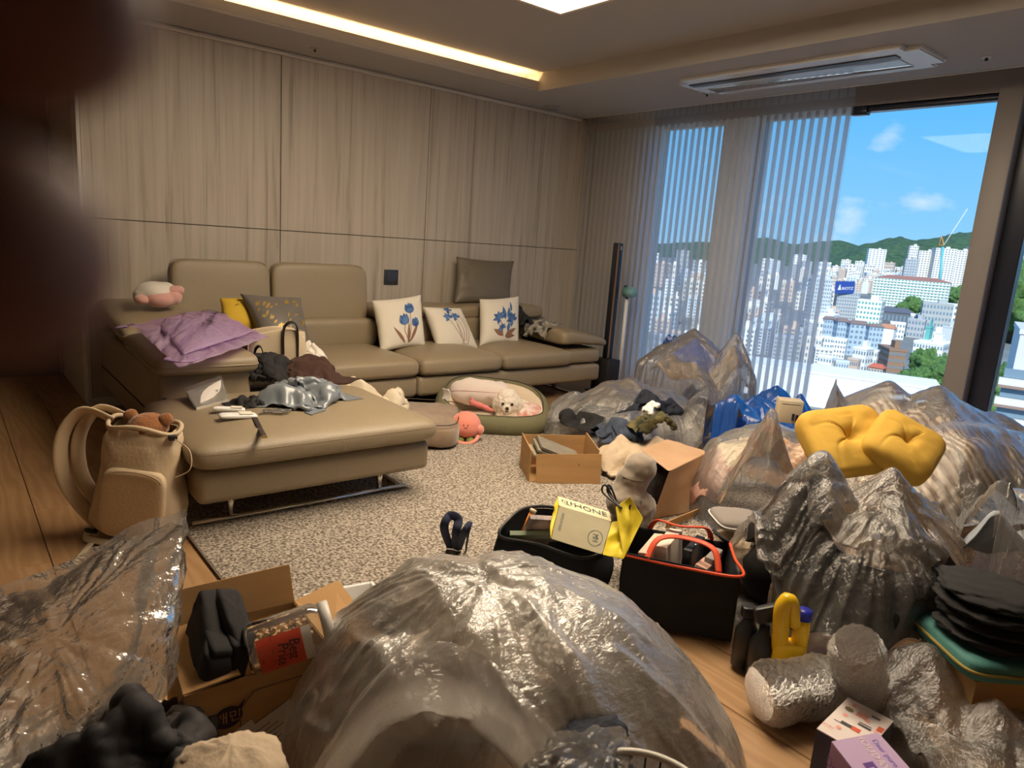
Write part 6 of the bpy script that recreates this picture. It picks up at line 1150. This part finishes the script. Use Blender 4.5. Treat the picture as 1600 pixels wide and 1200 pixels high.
lbx = math.cos(.42)*fx+np.array([0, 0, math.sin(.42)]); lby = -math.sin(.42)*fx+np.array([0, 0, math.cos(.42)]); lo = ft2(.20, .135); MLAB = M('white label', (.70, .66, .60), .5); poly_plane('shipping_label', [rect2(-.095, -.04, .095, .04)], lo, lbx, lby, MLAB, bx, off=.002); poly_plane('barcode', [rect2(.05+.0035*k, .0, .052+.0035*k+(.001 if k % 3 else 0), .032) for k in range(9)], lo, lbx, lby, MAT_prt, bx, off=.003)['kind'] = 'stuff'; text_plane('lettering', '11-81.22', lo+lbx*.045-lby*.024, lbx, lby, .018, MAT_prt, bx, off=.003); poly_plane('label_lines', [rect2(-.08, .02-.012*k, -.02+.015*(k % 3), .023-.012*k) for k in range(5)], lo, lbx, lby, M('label ink', (.35, .2, .18), .6), bx, off=.003)['kind'] = 'stuff'
poly_plane('shipping_label', [rect2(-.05, -.03, .05, .03)], ft2(.10, .12), lbx, lby, MLAB, bx, off=.0015)
for k, (dx_, lab) in enumerate(((.05, 'folded black trousers against the left flap in the shipping carton'), (.085, 'rolled black trousers beside the jar in the shipping carton'))):
    t_ = thing('folded_trousers', lab, 'trousers', tuple(fl+fx*dx_), 'black trousers in the shipping carton'); c_ = (fl+kl)/2+fx*dx_+np.array([0, 0, .20+.02*k]); V, Fc = superq((0, 0, 0), (.050, .23, .33-.04*k), .3, .3, (0, 0, 0), 64, 40); V = np.array(V); V[:, 0] += .010*fbm(V*12, k)+.012*(1-2*np.abs(vnoise(np.stack([V[:, 1]*16, V[:, 2]*5, V[:, 0]*0+k], -1), k+3)))*np.sign(V[:, 0]+1e-4)*.5; V[:, 2] += .02*np.sin(V[:, 1]*16+k); R_ = np.array(rot_m((.12, .18+.08*k, -.05))); mk('folded_leg', V@R_.T+c_, Fc, MAT_blackc, t_)
    mk('waistband', np.array(superq((0, 0, .135-.02*k), (.05, .20, .04), .4, .3, (0, 0, 0), 48, 14)[0])@R_.T+c_, superq((0, 0, 0), (1, 1, 1), 1, 1, (0, 0, 0), 48, 14)[1], MAT_blackc, t_)
jr = thing('snack_jar', 'clear plastic jar of pale snacks with white lid and red label lying in the carton', 'jar', tuple(Wd(450, 1000, 1.6))); ja, jb = Wd(388, 1016, 1.56), Wd(518, 974, 1.62); ax_ = (jb-ja)/np.linalg.norm(jb-ja); jl = np.linalg.norm(jb-ja); rj = .058
def cyl_pts(t, r, n=36): 
    n1 = np.cross(ax_, [0, 0, 1.0]); n1 /= np.linalg.norm(n1); n2 = np.cross(n1, ax_); return [ja+ax_*t+r*(math.cos(a)*n1+math.sin(a)*n2) for a in np.linspace(0, 2*math.pi, n, endpoint=False)]
def rev(name, prof, mat, arc=None, n=36):
    V = []; Fc = []
    for (t, r) in prof: V += cyl_pts(t, r, n)
    for j in range(len(prof)-1):
        for i_ in range(n):
            if arc and not (arc[0] <= i_ < arc[1]): continue
            Fc.append((j*n+i_, j*n+(i_+1) % n, (j+1)*n+(i_+1) % n, (j+1)*n+i_))
    return mk(name, V, Fc, mat, jr)
rev('jar_body', [(0, .002), (0, rj*.9), (.01, rj), (jl*.80, rj), (jl*.86, rj*.88), (jl*.9, rj*.88)], film('clear pet', (.97, .97, .96), .05, (.8, .8, .8), .05, .0005, 8, edge=.4)); rev('lid', [(jl*.88, .001), (jl*.88, rj*.93), (jl, rj*.93), (jl*1.01, rj*.86), (jl*1.012, .001)], M('translucent white lid', (.72, .70, .67), .35)); 
n1 = np.cross(ax_, [0, 0, 1.0]); n1 /= np.linalg.norm(n1); n2 = np.cross(n1, ax_); cv = CAM-(ja+jb)/2; cv -= ax_*np.dot(cv, ax_); cv /= np.linalg.norm(cv); th0 = math.atan2(np.dot(cv, n2), np.dot(cv, n1)); 
def on_jar(x, y, off=.0014): a = th0-.55+y/rj; return ja+ax_*x+(rj+off)*(math.cos(a)*n1+math.sin(a)*n2)
s0 = -1 if np.dot(np.cross(ax_, cv), [0, 0, 1]) < 0 else 1
ys_ = np.linspace(-.045, .045, 12); xs_ = np.linspace(.02, .115, 8); upj = 1 if (on_jar(.05, .03)-on_jar(.05, -.03))[2] > 0 else -1
GL = np.array([[on_jar(x, y*upj) for y in ys_] for x in xs_]); sheet('red_label', GL, M('red label', (.70, .085, .04), .5), jr, sub=0); 
for (s_, x_, y_, sz) in (('Best', .78, .55, .34), ('Price', .52, .48, .34)): print_text('lettering', s_, GL, x_, y_, sz, MAT_prt, jr, -math.pi/2-.15, asp=.85, off=.0015)
print_on('label_rule', [rect2(.32, .05, .33, .95), rect2(.08, .42, .10, .52)], GL, MAT_prt, jr, .0012)
GW_ = np.array([[on_jar(x, y*upj, .001) for y in ys_] for x in np.linspace(.115, .135, 3)]); sheet('white_label', GW_, MLAB, jr, sub=0)
# snacks in the jar: nobody could count them
R5 = random.Random(9); bmm = bmesh.new()
for k in range(330):
    a = R5.uniform(0, 2*math.pi); rr = rj*.86*math.sqrt(R5.random()); t = R5.uniform(.015, jl*.74); p_ = ja+ax_*t+rr*(math.cos(a)*n1+math.sin(a)*n2)
    if np.dot(p_-(ja+ax_*t), [0, 0, 1]) > rj*.35: continue
    box_bm(p_, (.011, .008, .007), rot=(R5.uniform(0, 3), R5.uniform(0, 3), R5.uniform(0, 3)), bm=bmm)
o = bmk('snacks', bmm, M('pale snack', (.68, .48, .28), .8), jr); o['kind'] = 'stuff'
wt = thing('white_tray', 'white plastic tray standing behind the shipping carton', 'tray', (-3.90, -3.42, 0)); pA, pB = Wz(512, 1005, .12), Wz(585, 945, .12); box('tray_floor', (pA+pB)/2+np.array([.02, .02, -.05]), (.22, .34, .012), MAT_white, wt, rot=(0, 0, -.15), bev=.004); 
for (dx_, dy_, sx_, sy_) in ((-.105, 0, .012, .34), (.105, 0, .012, .34), (0, .165, .2, .012), (0, -.165, .2, .012)): box('tray_wall', (pA+pB)/2+np.array([.02+dx_*math.cos(-.15)-dy_*math.sin(-.15), .02+dx_*math.sin(-.15)+dy_*math.cos(-.15), -.02]), (sx_, sy_, .07), MAT_white, wt, rot=(0, 0, -.15), bev=.004)
# --- large milky bag in the middle front
cE = Wd(815, 1140, 1.62); fbg = thing('front_bag', 'huge milky plastic bag puffed up with air in the middle foreground', 'plastic bag', (cE[0], cE[1], 0)); FM1 = film('milky film front', (.95, .93, .90), .27, (.97, .93, .88), .20, .0035, 14, edge=.85)
def dome(c, rx, ry, ht, n, rz, skew=(0, 0), flat=.5, foot=1.0):
    """puffed film: a cap over an oval foot, its crown shifted by skew"""
    u = np.linspace(-1, 1, n); A, B = np.meshgrid(u, u, indexing='ij'); X = A*np.sqrt(1-B*B/2); Y = B*np.sqrt(1-A*A/2); r2 = np.clip(X*X+Y*Y, 0, 1); z = ht*(1-r2**foot)**flat; cs, sn = math.cos(rz), math.sin(rz); x = X*rx+skew[0]*z; y = Y*ry+skew[1]*z
    return np.stack([c[0]+x*cs-y*sn, c[1]+x*sn+y*cs, c[2]+z], -1)
fdir = -np.array([AF[0], AF[1], 0]); fdir /= np.linalg.norm(fdir); ldir = np.array([AR[0], AR[1], 0]); ldir /= np.linalg.norm(ldir); RX, RY, HT = .53, .40, .475
D1 = refine(dome((cE[0], cE[1], .02), RX, RY, HT, 110, -.67, (-.16, .05), .5), .017, 3.4, 61, .5, .6, 1.3, 1.2, 6, .8); N1, M1 = D1.shape[:2]; dv = D1-cE*np.array([1, 1, 0]); s_ = dv@fdir/RY; t_ = (dv@ldir)/RX
arch = .37*np.clip(1-((t_+.18)/.62)**2, 0, 1); hole = (s_ > .1) & (D1[..., 2] < arch); fcs = [f for f in grid_faces(N1, M1) if not all(hole[v//M1, v % M1] for v in f)]; mk('film', D1.reshape(-1, 3), fcs, FM1, fbg)
D2 = dome((cE[0]-fdir[0]*.10, cE[1]-fdir[1]*.10, .02), .45, .34, .38, 70, .4, (.1, .0), .55); sheet('inner_film', refine(D2, .022, 4, 65, 1.4, .5, 1.2, 1.1, 8, 1.0), FM1, fbg, sub=0)
lip = []
for t in np.linspace(-.72, .40, 60):
    z = .37*max(0, 1-((t+.18)/.62)**2); r2 = 1-(z/HT)**2; sq = math.sqrt(max(.02, r2-t*t)); p = np.array([cE[0], cE[1], .02+z])+ldir*(t*RX-.16*z)+fdir*(sq*RY); nrm = ldir*t*.6+fdir*sq+np.array([0, 0, z*1.2]); nrm /= np.linalg.norm(nrm); tg = np.array([0, 0, 1.0]); lip.append([p-tg*.05*(1-k)*(z > .02)+nrm*(.012+.045*math.sin(math.pi*k))+tg*.10*k for k in np.linspace(0, 1, 12)])
sheet('mouth_lip', refine(np.array(lip), .008, 5, 62, 1.2, .5, 1.0, .25, 8, .6), FM1, fbg, sub=0)
garment('dark_clothes', 'brown clothes bundle dimly visible inside the huge milky bag', 'clothes', Wd(960, 1060, 1.80)*np.array([1, 1, 0])+np.array([0, 0, .14]), (.18, .15, .15), M('brown grey cloth', (.30, .23, .18), .9), 121); garment('pale_filler', 'pale bundle added for brightness inside the huge milky bag', 'bundle', Wd(720, 1050, 1.80)*np.array([1, 1, 0])+np.array([0, 0, .14]), (.20, .16, .17), M('pale filler', (.62, .53, .44), .85), 122)  # pale bundle put inside to lighten the look of the film
# --- left bag with pointed corner, dark jacket in its mouth
E2 = heap(tuple(Wd(-40, 1130, 1.48)), (.24, .26, .20), 6, 51, .5)
cloth('black_jacket', 'black quilted jacket in the mouth of the left milky bag', 'jacket', Wd(165, 1200, 1.24)*np.array([1, 1, 0])+np.array([0, 0, .12]), .52, .48, .30, M('black nylon', (.018, .016, .018), .7, bump=.003, bs=18), 123, rz=.4, n=40, amp=.010, thick=.012, shrink=.55); cloth('brown_coat', 'dark brown coat behind the black jacket in the left bag', 'coat', Wd(232, 1110, 1.45)*np.array([1, 1, 0])+np.array([0, 0, .02]), .34, .34, .30, M('dark brown twill', (.035, .024, .019), .85), 124, rz=.1, amp=.010, thick=.008)
cA = [Wd(-110, 960, 1.45), Wd(290, 790, 1.60), Wd(262, 1085, 1.48), Wd(-60, 1290, 1.22)]; u_ = np.linspace(0, 1, 76); U, V_ = np.meshgrid(u_, u_, indexing='ij'); U = U[..., None]; V_ = V_[..., None]; P4 = cA[0]*(1-U)*(1-V_)+cA[1]*U*(1-V_)+cA[2]*U*V_+cA[3]*(1-U)*V_
cob = thing('corner_bag', 'milky plastic bag at the left rising to a pointed corner above the floor', 'plastic bag', tuple(Wd(60, 1100, 1.4)*np.array([1, 1, 0]))); nb_ = np.cross(cA[1]-cA[0], cA[3]-cA[0]); nb_ /= np.linalg.norm(nb_); nb_ *= np.sign(np.dot(nb_, CAM-cA[0])); sag = (np.sin(np.pi*U)*np.sin(np.pi*V_))**.7
top_ = np.array([0, 0, 1.0])*(-.025*np.sin(np.pi*U)*(1-V_)**2+.012*np.sin(U*11)*(1-V_)**3)
Gc = refine(P4+nb_*(.07*sag)+top_, .011, 5, 63, 1.3, .5, .75, .6, 6, .5); sheet('front_film', Gc, FM1, cob, sub=0); Gc = refine(P4-nb_*(.13*sag)+top_*.6, .012, 5, 68, .5, .5, .75, .6, 7, .6); sheet('rear_film', Gc, FM1, cob, sub=0)
garment('beige_cloth', 'beige cloth lump at the bottom between carton and milky bag', 'cloth', Wd(360, 1225, 1.22), (.10, .10, .075), MAT_beige, 125, amp=.1, fold=.03)
# --- wire basket rim, bubble wrap and black pouch in front of the big bag
wk = thing('wire_basket', 'round black wire basket with white rim at the very front', 'basket', tuple(Wd(1005, 1256, 1.10)*np.array([1, 1, 0]))); kc = Wd(1005, 1256, 1.10); MWR = M('white rim', (.72, .68, .60), .4)
tube('rim', [(kc[0]+(.115)*math.cos(t), kc[1]+(.115)*math.sin(t), kc[2]) for t in np.linspace(0, 2*math.pi, 48, endpoint=False)], .006, MWR, wk, n=8, closed=True)
for k in range(28):
    t = 2*math.pi*k/28; tube('wire', [(kc[0]+.113*math.cos(t), kc[1]+.113*math.sin(t), kc[2]), (kc[0]+.09*math.cos(t), kc[1]+.09*math.sin(t), .02)], .0018, MAT_blk, wk, n=5)
lathe('base', [(.001, .018), (.09, .018), (.09, .024)], (kc[0], kc[1], 0), MAT_blk, wk)
FBUB = film('bubble wrap', (.96, .93, .90), .34, (.84, .76, .68), .14, .013, 75, edge=.5)
nbub = FBUB.node_tree.nodes
def bubble_roll(name, label, a, b, r, seed):
    a, b = np.array(a, float), np.array(b, float); ax = (b-a); L_ = np.linalg.norm(ax); ax /= L_; h = np.array([0, 0, 1.0]) if abs(ax[2]) < .8 else np.array([1.0, 0, 0]); e1 = np.cross(ax, h); e1 /= np.linalg.norm(e1); e2 = np.cross(e1, ax); n, m = 44, 60; V = []
    for i_ in range(n):
        for j in range(m):
            t = 2*math.pi*j/m; bul = 1+.10*float(vnoise(np.array([[i_*.18, j*.14, seed]]), seed)[0]); dim = .0035*max(0, math.sin(i_*math.pi/2)*math.sin(j*math.pi/2+.5)); V.append(a+ax*L_*i_/(n-1)+(r*bul*(1-.25*(abs(2*i_/(n-1)-1)**6))+dim)*(math.cos(t)*e1+math.sin(t)*e2))
    Fc = [(i_*m+j, i_*m+(j+1) % m, (i_+1)*m+(j+1) % m, (i_+1)*m+j) for i_ in range(n-1) for j in range(m)]; Fc += [tuple(range(m-1, -1, -1)), tuple((n-1)*m+j for j in range(m))]; return tag(mk(name, V, Fc, FBUB), label, 'bubble wrap')
bubble_roll('bubble_wrap', 'thick roll of bubble wrap lying on the wood floor beside the milky bag', Wz(1185, 1085, .085), Wz(1310, 1070, .085), .082, 3); bubble_roll('bubble_wrap', 'upright bundle of bubble wrap standing by the yellow bottle', Wz(1345, 1090, .03), Wd(1338, 1005, 1.80), .068, 5)
garment('pink_parcel', 'dusky parcel inside the roll of bubble wrap', 'parcel', Wz(1240, 1080, .075), (.075, .055, .055), M('dusky pink parcel', (.40, .27, .24), .8), 131, amp=.05, fold=.01)
bag('bubble_wrap', 'loose sheet of bubble wrap trailing from the upright bundle', Wz(1370, 1110, .06), .34, .26, [('e', tuple(Wz(1345, 1090, .03)), (.06, .06, .10))], FBUB, 36, 30, rz=.6, seed=66, z=.26, shrink=.7, cat='bubble wrap')
garment('bubble_heap', 'crumpled bubble wrap heap between the milky bag and the wire basket', 'bubble wrap', Wd(900, 1195, 1.20), (.10, .07, .04), FBUB, 132, amp=.3); garment('black_pouch', 'black pouch half hidden under the lip of the milky bag', 'pouch', Wd(925, 1150, 1.30), (.07, .05, .022), MAT_navyc, 133)
# --- spray bottles
yl = thing('yellow_bottle', 'yellow cleaner bottle with moulded handle and blue cap', 'bottle', tuple(Wz(1222, 1074, .0))); MYP = M('yellow plastic', (.80, .50, .01), .35); c_ = Wz(1222, 1074, .0); vx = AR.copy(); vx[2] = 0; vx /= np.linalg.norm(vx)
mk('bottle_body', *superq((c_[0], c_[1], .075), (.095, .055, .15), .25, .6, (0, 0, -.68), 40, 24), MYP, yl); tube('neck', [c_+vx*.028+np.array([0, 0, .10]), c_+vx*.028+np.array([0, 0, .19]), c_+vx*.028+np.array([0, 0, .226])], [.024, .022, .020], MYP, yl, n=24); tube('cap', [c_+vx*.028+np.array([0, 0, .222]), c_+vx*.028+np.array([0, 0, .25])], .0225, M('cobalt cap', (.012, .02, .30), .4), yl, n=20)
tube('handle', spline([c_-vx*.026+np.array([0, 0, .12]), c_-vx*.032+np.array([0, 0, .19]), c_-vx*.036+np.array([0, 0, .25]), c_-vx*.020+np.array([0, 0, .278]), c_-vx*.004+np.array([0, 0, .25]), c_+vx*.008+np.array([0, 0, .20])], 8), [.023]*24+[.019]*17, MYP, yl, n=14); poly_plane('label', [rect2(-.03, -.05, .012, .03)], c_+np.array([0, 0, .075])-np.array([AF[0], AF[1], 0])*.029, vx, (0, 0, 1), M('white red label', (.75, .68, .6), .5, col2=(.02, .06, .05), vs=40), yl)
sb = thing('black_spray_bottle', 'black spray bottle with red nozzle beside the yellow bottle', 'bottle', tuple(Wz(1182, 1062, 0))); c_ = Wz(1182, 1062, 0); lathe('bottle_body', [(.001, .016), (.036, .016), (.037, .12), (.016, .155), (.014, .18), (.001, .18)], (c_[0], c_[1], 0), MAT_blk, sb); mk('spray_head', *superq((c_[0]+vx[0]*.0, c_[1]+vx[1]*.0, .215), (.075, .03, .05), .4, .5, (0, -.3, -.68), 32, 16), MAT_blk, sb); tube('nozzle', [c_+vx*.036+np.array([0, 0, .215]), c_+vx*.05+np.array([0, 0, .21])], .010, M('red nozzle', (.7, .02, .03), .35), sb, n=14); tube('trigger', spline([c_+vx*.02+np.array([0, 0, .20]), c_+vx*.034+np.array([0, 0, .175]), c_+vx*.028+np.array([0, 0, .15])], 6), .006, MAT_blk, sb, n=8)
sb2 = thing('black_spray_bottle', 'shorter black bottle behind the red-nozzled spray bottle', 'bottle', tuple(Wz(1158, 1045, 0))); c_ = Wz(1158, 1045, 0); lathe('bottle_body', [(.001, .016), (.034, .016), (.034, .13), (.016, .16), (.016, .18)], (c_[0], c_[1], 0), MAT_blk, sb2); mk('cap', *superq((c_[0], c_[1], .19), (.05, .035, .035), .4, .5, (0, 0, -.68), 28, 14), MAT_blk, sb2)
# --- gift boxes
def gift(name, label, tl, tr, br, zt, side, top, zb=.016):
    a, b, c = Wz(*tl, zt), Wz(*tr, zt), Wz(*br, zt); d = a+(c-b); o_ = thing(name, label, 'box', tuple((a+c)/2*np.array([1, 1, 0]))); P_ = [a, b, c, d]; Q_ = [p*np.array([1, 1, 0])+np.array([0, 0, zb]) for p in P_]
    mk('sleeve', P_+Q_, [(0, 4, 5, 1), (1, 5, 6, 2), (2, 6, 7, 3), (3, 7, 4, 0), (4, 7, 6, 5)], side, o_, smooth=False); quad_board('lid', *[p+np.array([0, 0, .0012]) for p in P_], top, o_, th=.003); return o_, a, b, c, d
MGT = M('white pink card', (.74, .66, .64), .5); g1, a, b, c, d = gift('utensil_box', 'white and navy box printed with kitchen utensils on the wood floor', (1325, 1091), (1396, 1128), (1350, 1182), .13, M('navy card', (.028, .035, .075), .5), MGT)
ux, uy = (b-a), (a-d); L1, L2 = np.linalg.norm(ux), np.linalg.norm(uy); og = d+np.array([0, 0, .003]); MRP, MGP, MSP = M('print red', (.62, .10, .05), .6), M('print charcoal', (.05, .05, .055), .6), M('print salmon', (.78, .36, .30), .6)
def pp_(name, polys, m_): poly_plane(name, [[(u_*L1, v_*L2) for u_, v_ in pl] for pl in polys], og, ux, uy, m_, g1, off=.0006)
for cu_, cv_ in ((.22, .88), (.22, .58), (.62, .70), (.30, .25), (.90, .55)): pp_('dot_print', [ell2(cu_, cv_, .055, .04, 0, 14)], MSP)
for k in range(3): pp_('whisk_print', [rect2(.36, .70+k*.035, .60, .718+k*.035)], MRP)
pp_('spoon_print', [ell2(.20, .74, .10, .05, -.1, 16)], M('print olive', (.18, .14, .06), .6)); pp_('fork_print', [rect2(.25, .36, .48, .43)], MGP); pp_('fork_handle', [rect2(.48, .35, .66, .44)], MRP); pp_('fork_print', [rect2(.12, .36, .25, .372), rect2(.12, .40, .25, .412)][:1], MGP); pp_('tong_print', [rect2(.52, .52, .80, .56)], MGP); pp_('tong_print', [rect2(.52, .58, .78, .60)], MGP); pp_('knife_print', [rect2(.62, .84, .80, .87)], MGP); pp_('strip_print', [rect2(.86, .60, .98, .72)], MRP)
text_plane('lettering', '키친', og+ux*.12+uy*.16, ux, uy, .016, MSP, g1, off=.0006)
MLI = M('lilac card', (.50, .36, .56), .35); g2, a, b, c, d = gift('lilac_box', 'lilac gift box with purple lettering in front of the utensil box', (1299, 1160), (1372, 1146), (1430, 1212), .19, M('mauve card', (.30, .15, .26), .45), MLI); ux, uy = (c-b)/np.linalg.norm(c-b), (b-a)/np.linalg.norm(b-a); og = (a+b)/2+np.array([0, 0, .003])
MLT = M('purple ink', (.10, .03, .22), .5); text_plane('lettering', 'Dear pure', og+ux*.06+uy*.038, ux, uy, .020, M('violet ink', (.22, .16, .55), .5), g2, off=.0006); text_plane('lettering', 'HOLIDAY', og+ux*.05+uy*.010, ux, uy, .026, M('cream ink', (.72, .62, .62), .5), g2, off=.0006); poly_plane('tag_print', [rect2(.075, -.035, .135, -.008)], og, ux, uy, MLT, g2, off=.0006); text_plane('lettering', 'KFS', og+ux*.105-uy*.022, ux, uy, .02, M('lilac ink', (.6, .5, .65), .5), g2, off=.0012)
sdn = np.cross(d-a, [0, 0, 1.0]); text_plane('lettering', 'Dear pure', (a+d)/2+np.array([0, 0, -.04])-np.array([AR[0], AR[1], 0])*.003, d-a, (0, 0, 1), .03, MLT, g2, off=.002)
# ---------------------------------------------------------------- the photographer's hand, fingers close to the lens
def hand():
    L_ = lambda x, y, z: CAM+AR*x+AU*y+AF*z
    J = {'wrist': (-.155, -.075, -.02, .026), 'palm': (-.135, -.035, .005, .033), 'palm2': (-.115, .0, .022, .030), 'fore': (-.21, -.22, -.10, .032), 'elbow': (-.30, -.42, -.20, .04),
         'i0': (-.100, .026, .034, .0105), 'i1': (-.072, .034, .046, .0095), 'i2': (-.040, .028, .047, .0095), 'i3': (-.0230, .0230, .045, .0088),
         'm0': (-.100, .008, .038, .0105), 'm1': (-.074, .012, .050, .0095), 'm2': (-.046, .0095, .050, .0092), 'm3': (-.0285, .0085, .048, .0084),
         'r0': (-.102, -.010, .036, .010), 'r1': (-.078, -.010, .048, .009), 'r2': (-.062, -.012, .046, .0085), 'r3': (-.052, -.013, .040, .0075),
         'p0': (-.107, -.027, .030, .009), 'p1': (-.087, -.030, .040, .008), 'p2': (-.074, -.032, .038, .0075), 'p3': (-.066, -.032, .032, .0066),
         't0': (-.120, .020, .0, .012), 't1': (-.100, .040, -.012, .0105), 't2': (-.082, .050, -.016, .0095), 't3': (-.068, .054, -.016, .0085)}
    E_ = [('elbow', 'fore'), ('fore', 'wrist'), ('wrist', 'palm'), ('palm', 'palm2'), ('palm2', 'i0'), ('palm2', 'm0'), ('palm', 'r0'), ('palm', 'p0'), ('palm', 't0')]+[(f+str(k), f+str(k+1)) for f in 'imrpt' for k in range(3)]
    ks = list(J); me = bpy.data.meshes.new('skin'); bmm = bmesh.new(); sk_ = bmm.verts.layers.skin.verify(); vs = {}
    for k in ks:
        v = bmm.verts.new(tuple(L_(*J[k][:3]))); v[sk_].radius = (J[k][3], J[k][3]); v[sk_].use_root = (k == 'palm'); vs[k] = v
    for a, b in E_: bmm.edges.new((vs[a], vs[b]))
    bmm.to_mesh(me); bmm.free(); t = thing('hand', 'hand of the photographer with blurred fingertips reaching before the lens', 'hand', tuple(L_(-.155, -.075, -.02)))
    me.materials.append(M('skin', (.19, .078, .06), .6, sss=.15)); o = link('skin', me, None, t); m1 = o.modifiers.new('skin', 'SKIN'); m1.use_smooth_shade = True; m2 = o.modifiers.new('sub', 'SUBSURF'); m2.levels = 2; m2.render_levels = 2
hand()
